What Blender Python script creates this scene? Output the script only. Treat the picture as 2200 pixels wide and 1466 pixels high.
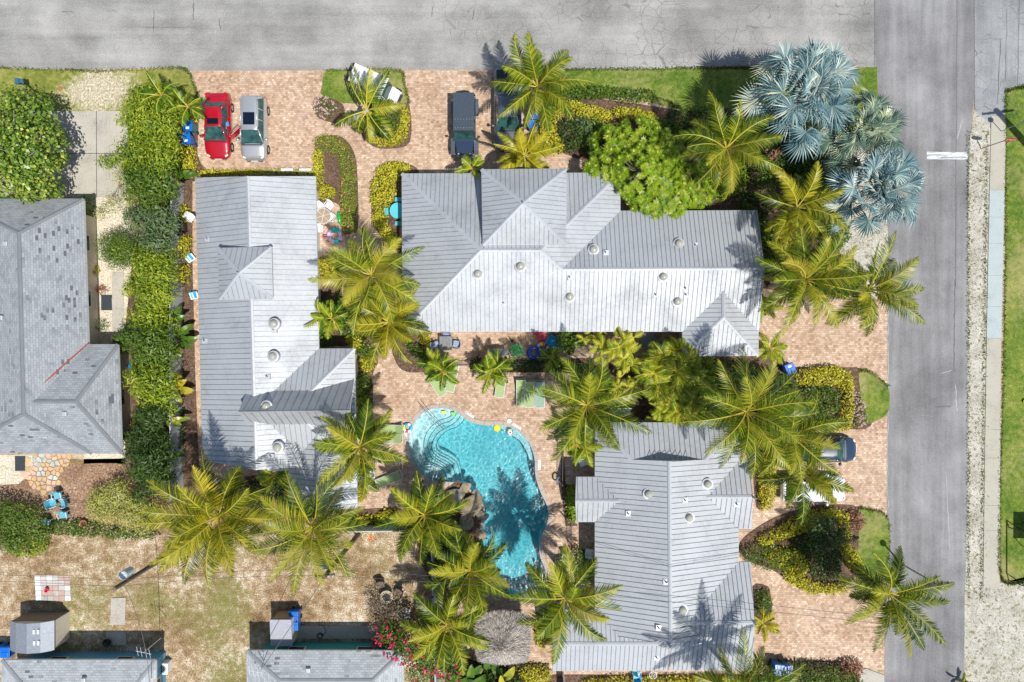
import bpy, bmesh, math, random
import numpy as np
from mathutils import Vector, Matrix
from mathutils.geometry import tessellate_polygon
for o in list(bpy.data.objects): bpy.data.objects.remove(o)
scene = bpy.context.scene
COL = scene.collection
PI = math.pi
H = 49.0      # camera height in metres
K = 30.0      # photograph pixels per metre at ground level
def P(px, py, z=0.0):
    f = (H - z) / H / K
    return ((px - 1100) * f, -(py - 733) * f, z)
# ---------------------------------------------------------------- camera, sky, sun, exposure
cam = bpy.data.objects.new('camera', bpy.data.cameras.new('camera')); COL.objects.link(cam)
cam.location = (0, 0, H); cam.rotation_euler = (0, 0, 0)
cam.data.sensor_width = 36; cam.data.lens = 36 * H / (2200 / K); cam.data.clip_end = 600
scene.camera = cam
SHX, SHY = -0.31, 0.345     # shadow of a one metre post
sun_dir = Vector((-SHX, -SHY, 1)).normalized()
elev = math.asin(sun_dir.z); azim = math.atan2(sun_dir.x, sun_dir.y)
world = bpy.data.worlds.new('World'); scene.world = world; world.use_nodes = True
nt = world.node_tree; sky = nt.nodes.new('ShaderNodeTexSky'); sky.sky_type = 'NISHITA'
sky.sun_disc = False; sky.sun_elevation = elev; sky.sun_rotation = azim
bg = nt.nodes['Background']; bg.inputs[1].default_value = 0.108
nt.links.new(sky.outputs[0], bg.inputs[0])
sl = bpy.data.lights.new('sun', 'SUN'); sl.energy = 4.65; sl.angle = math.radians(0.5); sl.color = (1, 0.965, 0.90)
so = bpy.data.objects.new('sun', sl); COL.objects.link(so)
so.rotation_euler = (-sun_dir).to_track_quat('-Z', 'Y').to_euler(); so.location = (30, -30, 60)
scene.view_settings.view_transform = 'Standard'; scene.view_settings.look = 'None'
scene.view_settings.gamma = 1; scene.view_settings.exposure = 0.0
scene.render.resolution_x = 1024; scene.render.resolution_y = 682
# ---------------------------------------------------------------- materials
M = {}
def lin(c):
    return tuple(((x/255)/12.92 if x <= 10 else (((x/255)+.055)/1.055)**2.4) for x in c)
def newmat(name):
    m = bpy.data.materials.new(name); m.use_nodes = True; t = m.node_tree
    b = t.nodes['Principled BSDF']; M[name] = m
    return m, t, b
def N(t, kind, **kw):
    n = t.nodes.new('ShaderNode' + kind)
    for k, v in kw.items():
        if k in n.inputs: n.inputs[k].default_value = v
        else: setattr(n, k, v)
    return n
def ramp(t, src, stops, interp='LINEAR'):
    r = t.nodes.new('ShaderNodeValToRGB'); r.color_ramp.interpolation = interp
    e = r.color_ramp.elements
    while len(e) < len(stops): e.new(0.5)
    for i, (p, c) in enumerate(stops):
        e[i].position = p; e[i].color = (*c, 1) if len(c) == 3 else c
    t.links.new(src, r.inputs[0]); return r.outputs[0]
def mixc(t, f, a, b, mode='MIX'):
    m = t.nodes.new('ShaderNodeMix'); m.data_type = 'RGBA'; m.blend_type = mode
    for s, v in ((0, f), (6, a), (7, b)):
        if hasattr(v, 'is_output') or isinstance(v, bpy.types.NodeSocket): t.links.new(v, m.inputs[s])
        elif isinstance(v, (int, float)): m.inputs[s].default_value = v
        else: m.inputs[s].default_value = (*v, 1)
    return m.outputs[2]
def mathn(t, op, a, b=None):
    m = t.nodes.new('ShaderNodeMath'); m.operation = op
    for s, v in ((0, a), (1, b)):
        if v is None: continue
        if isinstance(v, bpy.types.NodeSocket): t.links.new(v, m.inputs[s])
        else: m.inputs[s].default_value = v
    return m.outputs[0]
def wpos(t, scale=(1, 1, 1), rot=0):
    g = t.nodes.new('ShaderNodeNewGeometry'); mp = t.nodes.new('ShaderNodeMapping')
    mp.inputs['Scale'].default_value = scale; mp.inputs['Rotation'].default_value = (0, 0, rot)
    t.links.new(g.outputs['Position'], mp.inputs[0]); return mp.outputs[0]
def noise(t, vec, scale, detail=4, rough=.55, dist=0):
    n = N(t, 'TexNoise', Scale=scale, Detail=detail, Roughness=rough, Distortion=dist)
    if vec is not None: t.links.new(vec, n.inputs['Vector'])
    return n.outputs['Fac']
def bump(t, b, h, strength=.3, dist=.02):
    n = N(t, 'Bump', Strength=strength, Distance=dist); t.links.new(h, n.inputs['Height']); t.links.new(n.outputs[0], b.inputs['Normal'])
def plain(name, c, rough=.6, metal=0, var=.12, scale=6, spec=.5, coat=0):
    m, t, b = newmat(name)
    tc = t.nodes.new('ShaderNodeTexCoord')
    f = noise(t, tc.outputs['Object'], scale, 5)
    lo = tuple(x*(1-var) for x in c); hi = tuple(min(1, x*(1+var)) for x in c)
    t.links.new(ramp(t, f, [(.3, lo), (.7, hi)]), b.inputs['Base Color'])
    b.inputs['Roughness'].default_value = rough; b.inputs['Metallic'].default_value = metal
    b.inputs['Specular IOR Level'].default_value = spec
    if coat: b.inputs['Coat Weight'].default_value = coat; b.inputs['Coat Roughness'].default_value = .06
    return m
def noisy(name, stops, scales, rough=.9, bmp=.4, mapscale=(1, 1, 1)):
    """mix of several noises driving one colour ramp"""
    m, t, b = newmat(name); v = wpos(t, mapscale)
    f = None
    for s, w in scales:
        n = mathn(t, 'MULTIPLY', noise(t, v, s, 6, .6), w)
        f = n if f is None else mathn(t, 'ADD', f, n)
    t.links.new(ramp(t, f, stops), b.inputs['Base Color']); b.inputs['Roughness'].default_value = rough
    b.inputs['Specular IOR Level'].default_value = .2
    bump(t, b, f, bmp, .04); return m, t, b, f, v
# ground materials
noisy('soil', [(.3, (.20, .13, .08)), (.45, (.38, .27, .17)), (.55, (.50, .40, .27)), (.68, (.62, .54, .42))], [(.5, .4), (3.5, .6)])
m, t, b, f, v = noisy('dry_lawn', [(.36, (.09, .07, .03)), (.44, (.20, .13, .065)), (.49, (.32, .215, .12)), (.535, (.45, .35, .23)), (.60, (.74, .67, .56))], [(.28, .3), (1.7, .3), (11, .4)])
gg = mathn(t, 'ADD', mathn(t, 'MULTIPLY', noise(t, v, .13, 3), .6), mathn(t, 'MULTIPLY', noise(t, v, 3.2, 5, .7), .4))
t.links.new(mixc(t, ramp(t, gg, [(.53, (0, 0, 0)), (.60, (.7, .7, .7))]), b.inputs['Base Color'].links[0].from_socket, ramp(t, noise(t, v, 12, 4, .7), [(.38, (.08, .10, .02)), (.6, (.25, .26, .06))])), b.inputs['Base Color'])
m, t, b, f, v = noisy('green_lawn', [(.38, (.04, .09, .01)), (.46, (.09, .155, .018)), (.52, (.15, .205, .028)), (.57, (.24, .26, .055)), (.64, (.38, .35, .13))], [(.35, .35), (3, .3), (14, .35)])
t.links.new(mixc(t, ramp(t, mathn(t, 'ADD', mathn(t, 'MULTIPLY', noise(t, v, .14, 3), .65), mathn(t, 'MULTIPLY', noise(t, v, 2.5, 5, .7), .35)), [(.50, (0, 0, 0)), (.60, (.65, .65, .65))]), b.inputs['Base Color'].links[0].from_socket, (.36, .31, .14)), b.inputs['Base Color'])
MAT_OL = noisy('olive_lawn', [(.34, (.07, .12, .015)), (.44, (.15, .18, .03)), (.52, (.26, .26, .06)), (.60, (.38, .34, .13)), (.7, (.58, .50, .32))], [(.22, .4), (3, .35), (14, .25)])
def sand_patch():
    m, t, b, f, v = MAT_OL; g = N(t, 'VectorMath', operation='DISTANCE'); t.links.new(wpos(t, (.55, 1, 0)), g.inputs[0]); g.inputs[1].default_value = (-29.6*.55, 17.8, 0)
    k = mathn(t, 'SUBTRACT', mathn(t, 'MULTIPLY', g.outputs['Value'], .32), mathn(t, 'MULTIPLY', mathn(t, 'SUBTRACT', f, .5), 2.6))
    t.links.new(mixc(t, ramp(t, k, [(.25, (1, 1, 1)), (.55, (0, 0, 0))]), b.inputs['Base Color'].links[0].from_socket, ramp(t, noise(t, v, 7, 5, .7), [(.35, (.26, .2, .1)), (.5, (.50, .43, .30)), (.65, (.74, .70, .58))])), b.inputs['Base Color'])
sand_patch()
noisy('mulch', [(.35, (.05, .03, .022)), (.5, (.13, .08, .055)), (.6, (.20, .13, .09)), (.7, (.34, .24, .17))], [(2, .25), (9, .75)])
noisy('litter', [(.33, (.10, .06, .04)), (.45, (.22, .13, .085)), (.55, (.34, .22, .14)), (.62, (.46, .34, .24)), (.7, (.66, .60, .52))], [(.7, .3), (7, .7)])
noisy('white_gravel', [(.3, (.22, .17, .10)), (.42, (.50, .43, .32)), (.55, (.68, .62, .50)), (.66, (.86, .83, .74))], [(1.5, .2), (9, .8)])
def mk_shell():
    m, t, b, f, v = noisy('shell_verge', [(.34, (.22, .20, .15)), (.48, (.42, .40, .34)), (.62, (.62, .60, .53))], [(.8, .4), (12, .6)])
    d = noise(t, v, 4.2, 3, .6, .6)
    mask = ramp(t, d, [(.56, (0, 0, 0)), (.61, (1, 1, 1))])
    old = b.inputs['Base Color'].links[0].from_socket
    t.links.new(mixc(t, mask, old, (.24, .21, .12)), b.inputs['Base Color'])
mk_shell()
def mk_concrete(name, c, var=.18, rough=.85):
    m, t, b = newmat(name); v = wpos(t)
    f = mathn(t, 'ADD', mathn(t, 'MULTIPLY', noise(t, v, .8, 6), .55), mathn(t, 'MULTIPLY', noise(t, v, 9, 5), .45))
    t.links.new(ramp(t, f, [(.33, tuple(x*(1-2.2*var) for x in c)), (.47, c), (.66, tuple(min(1, x*(1+var)) for x in c))]), b.inputs['Base Color'])
    b.inputs['Roughness'].default_value = rough; bump(t, b, f, .2, .01)
mk_concrete('concrete', (.44, .41, .35)); mk_concrete('sidewalk_new', (.40, .46, .46), .08); mk_concrete('sidewalk_old', (.42, .40, .33), .1)
mk_concrete('coping', (.44, .37, .32), .14); mk_concrete('flag_slab', (.5, .48, .44), .2)
def mk_road(name, c, streak, crack, cracktone=.35, warm=0, rot=0):
    m, t, b = newmat(name); v = wpos(t)
    vs = wpos(t, (1, .06, 1) if rot else (.06, 1, 1))
    f = mathn(t, 'ADD', mathn(t, 'MULTIPLY', noise(t, vs, 1.3, 5, .6), streak), mathn(t, 'MULTIPLY', noise(t, v, .25, 5, .6), .5))
    f = mathn(t, 'ADD', f, mathn(t, 'MULTIPLY', noise(t, v, 11, 6, .8), .9-streak))
    mu = .5*(streak+.5+.9-streak)
    lo = tuple(x*.62 for x in c); hi = tuple(min(1, x*1.35) for x in c)
    col = ramp(t, f, [(mu-.14, lo), (mu, c), (mu+.14, hi)])
    pt = ramp(t, noise(t, v, .16, 5, .65, .4), [(.40, (.86, .85, .84)), (.60, (1.10, 1.09, 1.07))]); col = mixc(t, 1.0, col, pt, 'MULTIPLY')
    # cell cracks, warped
    w = N(t, 'TexNoise', Scale=1.1, Detail=5.0, Roughness=.6); t.links.new(v, w.inputs['Vector'])
    wv = t.nodes.new('ShaderNodeVectorMath'); wv.operation = 'MULTIPLY_ADD'; wv.inputs[1].default_value = (.5, .4, 0)
    t.links.new(w.outputs['Color'], wv.inputs[0]); t.links.new(v, wv.inputs[2])
    vo = N(t, 'TexVoronoi', Scale=1.15, Randomness=.75); vo.feature = 'DISTANCE_TO_EDGE'; t.links.new(wv.outputs[0], vo.inputs['Vector'])
    line = ramp(t, vo.outputs['Distance'], [(.004, (1, 1, 1)), (.024, (0, 0, 0))])
    gate = ramp(t, noise(t, v, .22, 3), [(.40, (0, 0, 0)), (.54, (1, 1, 1))])
    sx = N(t, 'SeparateXYZ'); t.links.new(v, sx.inputs[0])
    side = ramp(t, mathn(t, 'MULTIPLY_ADD', sx.outputs[0], .012), [(.35, (.25, .25, .25)), (.5, (1, 1, 1))])
    k = mathn(t, 'MULTIPLY', mathn(t, 'MULTIPLY', line, gate), crack)
    k = mathn(t, 'MULTIPLY', k, side)
    col = mixc(t, k, col, tuple(x*cracktone for x in c))
    # oil and tar spots
    sp = ramp(t, noise(t, v, 1.7, 4, .7, .3), [(.70, (0, 0, 0)), (.76, (1, 1, 1))])
    col = mixc(t, mathn(t, 'MULTIPLY', sp, .5), col, tuple(x*.45 for x in c))
    t.links.new(col, b.inputs['Base Color']); b.inputs['Roughness'].default_value = .85; b.inputs['Specular IOR Level'].default_value = .25
    bump(t, b, f, .35, .015)
    for n in t.nodes:
        if n.type == 'MATH' and n.operation == 'MULTIPLY_ADD': n.inputs[2].default_value = .5
mk_road('old_asphalt', (.315, .312, .302), .25, .8, .5)
mk_road('new_asphalt', (.245, .245, .252), .4, .06, .5, rot=1)
mk_road('junction_concrete', (.30, .315, .325), .35, .8, .4, rot=1)
def mk_pavers():
    m, t, b = newmat('pavers'); v = wpos(t)
    def br(sc, off):
        n = N(t, 'TexBrick', Scale=sc); n.offset = off; n.inputs['Color1'].default_value = (0, 0, 0, 1); n.inputs['Color2'].default_value = (1, 1, 1, 1)
        n.inputs['Mortar'].default_value = (.5, .5, .5, 1); n.inputs['Mortar Size'].default_value = .012
        n.inputs['Brick Width'].default_value = .19; n.inputs['Row Height'].default_value = .15; t.links.new(v, n.inputs['Vector']); return n
    a = br(1, .5); c2 = br(.55, .37)
    f = mathn(t, 'ADD', mathn(t, 'MULTIPLY', a.outputs['Color'], .44), mathn(t, 'MULTIPLY', c2.outputs['Color'], .26))
    f = mathn(t, 'ADD', f, mathn(t, 'MULTIPLY', noise(t, v, .3, 5, .65), .85))
    f = mathn(t, 'SUBTRACT', f, .25)
    col = ramp(t, f, [(.05, (.27, .16, .095)), (.3, (.42, .275, .18)), (.52, (.54, .38, .27)), (.75, (.66, .50, .37)), (.95, (.84, .71, .57))])
    st = ramp(t, noise(t, v, .7, 5, .6), [(.50, (0, 0, 0)), (.68, (1, 1, 1))])
    col = mixc(t, mathn(t, 'MULTIPLY', st, .3), col, (.30, .22, .17))
    col = mixc(t, mathn(t, 'MULTIPLY', a.outputs['Fac'], .55), col, (.26, .185, .13))
    t.links.new(col, b.inputs['Base Color']); b.inputs['Roughness'].default_value = .85; b.inputs['Specular IOR Level'].default_value = .2
    bump(t, b, mathn(t, 'SUBTRACT', 1, a.outputs['Fac']), .3, .006)
mk_pavers()
def mk_metal(name, c, metal, rough, var=.1):
    m, t, b = newmat(name); v = wpos(t)
    f = mathn(t, 'ADD', mathn(t, 'MULTIPLY', noise(t, v, .55, 6, .65), .6), mathn(t, 'MULTIPLY', noise(t, v, 5, 6, .7), .4))
    t.links.new(ramp(t, f, [(.34, tuple(x*(1-2*var) for x in c)), (.5, c), (.66, tuple(min(1, x*(1+var)) for x in c))]), b.inputs['Base Color'])
    st = mathn(t, 'ADD', mathn(t, 'MULTIPLY', noise(t, v, .22, 4, .7, .5), .55), mathn(t, 'MULTIPLY', noise(t, v, 2.2, 6, .75), .45))
    t.links.new(mixc(t, ramp(t, st, [(.53, (0, 0, 0)), (.64, (.45, .45, .45))]), b.inputs['Base Color'].links[0].from_socket, tuple(x*.55 for x in c)), b.inputs['Base Color'])
    b.inputs['Metallic'].default_value = metal; t.links.new(ramp(t, f, [(.35, (rough+.08,)*3), (.65, (rough-.05,)*3)]), b.inputs['Roughness'])
    bump(t, b, noise(t, v, 2.5, 3), .12, .02)
mk_metal('roof_metal', (.47, .49, .515), .32, .58)
mk_metal('roof_cap', (.50, .52, .55), .3, .5); mk_metal('roof_seam_shaded', (.275, .30, .325), .3, .5)  # seams darker than the roof: their rib shadow is put into the colour
def mk_shingle(name, c):
    m, t, b = newmat(name); uv = t.nodes.new('ShaderNodeUVMap')
    n = N(t, 'TexBrick', Scale=1.0); n.offset = .5
    n.inputs['Color1'].default_value = (0, 0, 0, 1); n.inputs['Color2'].default_value = (1, 1, 1, 1); n.inputs['Mortar'].default_value = (.1, .1, .1, 1)
    n.inputs['Mortar Size'].default_value = .012; n.inputs['Brick Width'].default_value = .33; n.inputs['Row Height'].default_value = .155
    t.links.new(uv.outputs[0], n.inputs['Vector'])
    v = wpos(t)
    f = mathn(t, 'ADD', mathn(t, 'MULTIPLY', n.outputs['Color'], .3), mathn(t, 'MULTIPLY', noise(t, v, 1.2, 6, .7), .7))
    col = ramp(t, f, [(.25, tuple(x*.72 for x in c)), (.5, c), (.78, tuple(min(1, x*1.2) for x in c))])
    col = mixc(t, mathn(t, 'MULTIPLY', n.outputs['Fac'], .6), col, tuple(x*.5 for x in c))
    n2 = N(t, 'TexBrick', Scale=1.0); n2.offset = .5
    for k_, v_ in (('Color1', (0, 0, 0, 1)), ('Color2', (1, 1, 1, 1)), ('Mortar', (0, 0, 0, 1))): n2.inputs[k_].default_value = v_
    n2.inputs['Mortar Size'].default_value = .002; n2.inputs['Brick Width'].default_value = .33; n2.inputs['Row Height'].default_value = .155
    t.links.new(uv.outputs[0], n2.inputs['Vector'])
    gate = ramp(t, noise(t, v, .35, 3), [(.45, (0, 0, 0)), (.6, (1, 1, 1))])
    dark = mathn(t, 'MULTIPLY', ramp(t, n2.outputs['Color'], [(.90, (0, 0, 0)), (.915, (1, 1, 1))]), gate)
    col = mixc(t, mathn(t, 'MULTIPLY', dark, .9), col, tuple(x*.28 for x in c))
    t.links.new(col, b.inputs['Base Color']); b.inputs['Roughness'].default_value = .9; b.inputs['Specular IOR Level'].default_value = .2
    bump(t, b, n.outputs['Fac'], -.3, .01)
mk_shingle('shingle_grey', (.31, .33, .35)); mk_shingle('shingle_pale', (.43, .46, .48))
# foliage: colour from the per-face attribute 'var'
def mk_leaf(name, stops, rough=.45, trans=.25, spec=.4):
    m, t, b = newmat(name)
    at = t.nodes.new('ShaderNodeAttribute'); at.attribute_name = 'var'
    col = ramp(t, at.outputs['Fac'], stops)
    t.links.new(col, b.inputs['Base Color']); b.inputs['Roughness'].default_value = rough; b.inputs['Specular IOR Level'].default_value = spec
    tr = t.nodes.new('ShaderNodeBsdfTranslucent'); t.links.new(mixc(t, 1.0, col, (1.0, 1.0, .35), 'MULTIPLY'), tr.inputs[0])
    mx = t.nodes.new('ShaderNodeMixShader'); mx.inputs[0].default_value = trans
    t.links.new(b.outputs[0], mx.inputs[1]); t.links.new(tr.outputs[0], mx.inputs[2])
    t.links.new(mx.outputs[0], t.nodes['Material Output'].inputs[0])
mk_leaf('leaf_palm', [(0, (.015, .045, .004)), (.3, (.07, .135, .008)), (.55, (.20, .26, .012)), (.8, (.48, .47, .035)), (1, (.50, .32, .07))], .36)
mk_leaf('leaf_palm_gold', [(0, (.02, .05, .004)), (.3, (.12, .16, .01)), (.6, (.36, .34, .015)), (1, (.68, .54, .04))], .36)
mk_leaf('rachis', [(0, (.30, .30, .03)), (1, (.62, .50, .06))], .4, .05)
mk_leaf('leaf_smallpalm', [(0, (.02, .07, .006)), (.4, (.09, .21, .012)), (.75, (.28, .38, .02)), (1, (.52, .46, .05))], .4)
mk_leaf('leaf_areca', [(0, (.03, .09, .006)), (.35, (.14, .26, .012)), (.65, (.34, .42, .02)), (1, (.72, .62, .06))], .38)
mk_leaf('leaf_silver', [(0, (.03, .09, .12)), (.35, (.13, .24, .26)), (.65, (.34, .45, .44)), (.9, (.60, .66, .58)), (1, (.66, .62, .40))], .38, .06)
mk_leaf('leaf_silvergreen', [(0, (.03, .08, .07)), (.35, (.12, .20, .15)), (.65, (.28, .37, .26)), (.9, (.52, .56, .36)), (1, (.62, .55, .25))], .38, .06)
mk_leaf('leaf_yellow', [(0, (.16, .20, .008)), (.35, (.42, .42, .02)), (.8, (.68, .62, .04)), (1, (.78, .72, .15))], .5)
mk_leaf('leaf_green', [(0, (.03, .07, .008)), (.5, (.08, .16, .015)), (.9, (.18, .27, .03)), (1, (.30, .33, .06))], .4)
mk_leaf('leaf_dark', [(0, (.015, .035, .008)), (.5, (.04, .085, .015)), (.9, (.09, .16, .025)), (1, (.16, .20, .04))], .45)
mk_leaf('leaf_conifer', [(0, (.015, .04, .005)), (.3, (.08, .16, .01)), (.65, (.28, .38, .02)), (1, (.58, .58, .05))], .5)
mk_leaf('leaf_bluegreen', [(0, (.04, .08, .03)), (.5, (.10, .17, .06)), (1, (.24, .31, .14))], .5)
mk_leaf('leaf_lime', [(0, (.06, .14, .008)), (.4, (.18, .32, .012)), (.8, (.36, .46, .03)), (1, (.56, .55, .07))], .35)
mk_leaf('leaf_pale', [(0, (.20, .24, .03)), (.5, (.42, .45, .08)), (1, (.66, .62, .22))], .5)
mk_leaf('leaf_seagrape', [(0, (.02, .05, .006)), (.4, (.09, .19, .015)), (.8, (.30, .42, .06)), (1, (.62, .56, .08))], .35)
mk_leaf('leaf_banana', [(0, (.05, .12, .015)), (.5, (.11, .22, .03)), (.85, (.30, .36, .04)), (1, (.62, .50, .05))], .3, .3)
mk_leaf('leaf_red', [(0, (.14, .02, .015)), (.6, (.34, .07, .04)), (1, (.45, .2, .1))], .5)
mk_leaf('leaf_rust', [(0, (.18, .08, .05)), (1, (.55, .30, .20))], .7)
mk_leaf('petal_pink', [(0, (.55, .30, .34)), (1, (.85, .62, .62))], .6)
mk_leaf('petal_coral', [(0, (.75, .22, .10)), (1, (.85, .45, .28))], .6)
mk_leaf('petal_magenta', [(0, (.65, .02, .12)), (1, (.85, .05, .22))], .5)
mk_leaf('twig', [(0, (.08, .05, .03)), (1, (.30, .22, .15))], .8, 0)
mk_leaf('thatch', [(0, (.12, .10, .085)), (.5, (.36, .32, .28)), (1, (.68, .63, .57))], .9, 0)
mk_leaf('grass_blade', [(0, (.05, .10, .012)), (1, (.22, .27, .04))], .6)
plain('bark', (.30, .25, .20), .9, var=.4, scale=12, spec=.1); plain('bark_grey', (.42, .40, .37), .9, var=.3, scale=5, spec=.1)
for n_, c_, kw in [
    ('white_wall', (.72, .70, .64), {}), ('cream_wall', (.62, .55, .45), {}), ('teal_wall', (.05, .38, .38), {}), ('blue_wall', (.12, .36, .52), {}),
    ('trim_white', (.78, .78, .76), {}), ('white_plastic', (.82, .83, .83), dict(rough=.35, var=.04)), ('white_metal', (.75, .77, .78), dict(rough=.35, var=.05)),
    ('black_metal', (.025, .027, .03), dict(rough=.4)), ('grey_metal', (.30, .31, .32), dict(rough=.4, metal=.6)), ('steel', (.32, .35, .37), dict(rough=.5, metal=.7, var=.05)),
    ('fence_grey', (.42, .46, .46), dict(rough=.6, var=.06)), ('dark_window', (.03, .045, .05), dict(rough=.08, var=.1)),
    ('car_red', (.42, .004, .018), dict(rough=.28, coat=1, var=.03)), ('car_silver', (.60, .61, .62), dict(rough=.3, metal=.6, coat=1, var=.03)),
    ('car_navy', (.015, .035, .075), dict(rough=.3, coat=1, var=.05)), ('car_graphite', (.13, .15, .18), dict(rough=.3, metal=.4, coat=1, var=.05)),
    ('jeep_top', (.04, .06, .085), dict(rough=.55, var=.1)), ('car_white', (.80, .82, .83), dict(rough=.25, coat=1, var=.02)), ('car_glass', (.03, .09, .085), dict(rough=.05, var=.5, scale=3)),
    ('sunroof_glass', (.006, .012, .025), dict(rough=.06)), ('tyre', (.02, .02, .02), dict(rough=.8)), ('rim', (.5, .5, .5), dict(rough=.3, metal=.7)), ('lamp_clear', (.72, .72, .66), dict(rough=.1)),
    ('lamp_red', (.55, .01, .01), dict(rough=.15)), ('seat_cream', (.55, .45, .30), dict(rough=.7)), ('towel_blue', (.08, .25, .7), {}),
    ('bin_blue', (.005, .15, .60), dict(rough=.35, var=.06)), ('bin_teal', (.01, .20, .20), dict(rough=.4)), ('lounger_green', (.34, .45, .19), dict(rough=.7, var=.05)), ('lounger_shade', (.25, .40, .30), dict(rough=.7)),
    ('turquoise', (.10, .55, .62), dict(rough=.4, var=.04)), ('table_top', (.40, .31, .22), dict(rough=.2, var=.08)), ('green_float', (.01, .42, .10), dict(rough=.25)), ('green_bright', (.12, .62, .04), dict(rough=.25)),
    ('yellow_float', (.85, .75, .01), dict(rough=.25, var=.03)), ('lime_float', (.70, .80, .12), dict(rough=.3)), ('lilac', (.72, .52, .74), dict(rough=.25, var=.05)), ('aqua', (.01, .58, .60), dict(rough=.25, var=.05)),
    ('hot_pink', (.80, .10, .30), dict(rough=.3)), ('float_blue', (.015, .08, .50), dict(rough=.2)), ('sky_float', (.01, .35, .70), dict(rough=.25)), ('red_float', (.80, .05, .12), dict(rough=.25)),
    ('orange', (.80, .22, .04), dict(rough=.4)), ('chair_green', (.08, .50, .14), dict(rough=.5)), ('cushion_blue', (.30, .36, .52), dict(rough=.9)), ('slate', (.22, .24, .25), dict(rough=.6)),
    ('navy_cloth', (.02, .04, .16), dict(rough=.9)), ('tan_wood', (.40, .28, .18), dict(rough=.7)), ('shed_cream', (.62, .57, .48), dict(rough=.6)), ('shed_brown', (.20, .15, .11), dict(rough=.7)), ('shed_roof', (.24, .27, .31), dict(rough=.55, metal=.2)),
    ('shed_roof_pale', (.36, .37, .42), dict(rough=.6)), ('rock', (.30, .235, .16), dict(rough=.9, var=.45, scale=2.2)), ('rock_grey', (.23, .21, .175), dict(rough=.9, var=.5, scale=3)), ('terracotta', (.40, .14, .07), dict(rough=.8)),
    ('sling_teal', (.12, .42, .52), dict(rough=.7)), ('rust_flash', (.32, .06, .04), dict(rough=.7)), ('rust_orange', (.42, .17, .06), dict(rough=.8)), ('dark_mat', (.035, .045, .055), dict(rough=.8)), ('paint_white', (.74, .76, .77), dict(rough=.8, var=.18, scale=4)),
    ('asphalt_dark', (.10, .10, .11), dict(rough=.9)), ('sign_red', (.55, .02, .03), dict(rough=.4)), ('skylight', (.40, .40, .33), dict(rough=.08, var=.1)), ('wood_post', (.16, .12, .09), dict(rough=.9, var=.3)), ('canvas_blue', (.03, .12, .20), dict(rough=.8)),
    ('ink', (.04, .06, .07), {}), ('crock', (.45, .37, .26), dict(rough=.5)), ('coconut', (.30, .30, .05), dict(rough=.5)), ('hose', (.72, .68, .4), {}), ('wire', (.10, .10, .11), {}), ('insulator', (.55, .66, .72), dict(rough=.3)),
    ('plaster', (.70, .80, .80), dict(rough=.7, var=.05)), ('plaster_wall', (.50, .66, .68), dict(rough=.7, var=.05)), ('step_tile', (.10, .09, .06), {}), ('pink_slab', (.50, .36, .30), {}), ('rose_slab', (.34, .18, .16), {}), ('frost', (.70, .74, .74), {})]:
    plain(n_, c_, **kw)
def worn():
    m, t, b = newmat('worn_paint'); v = wpos(t, (.35, 3.2, 1)); f = noise(t, v, 2.2, 6, .7)
    t.links.new(ramp(t, f, [(.40, (.24, .24, .25)), (.47, (.46, .47, .48)), (.56, (.72, .74, .75))]), b.inputs['Base Color']); b.inputs['Roughness'].default_value = .8
worn()
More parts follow.
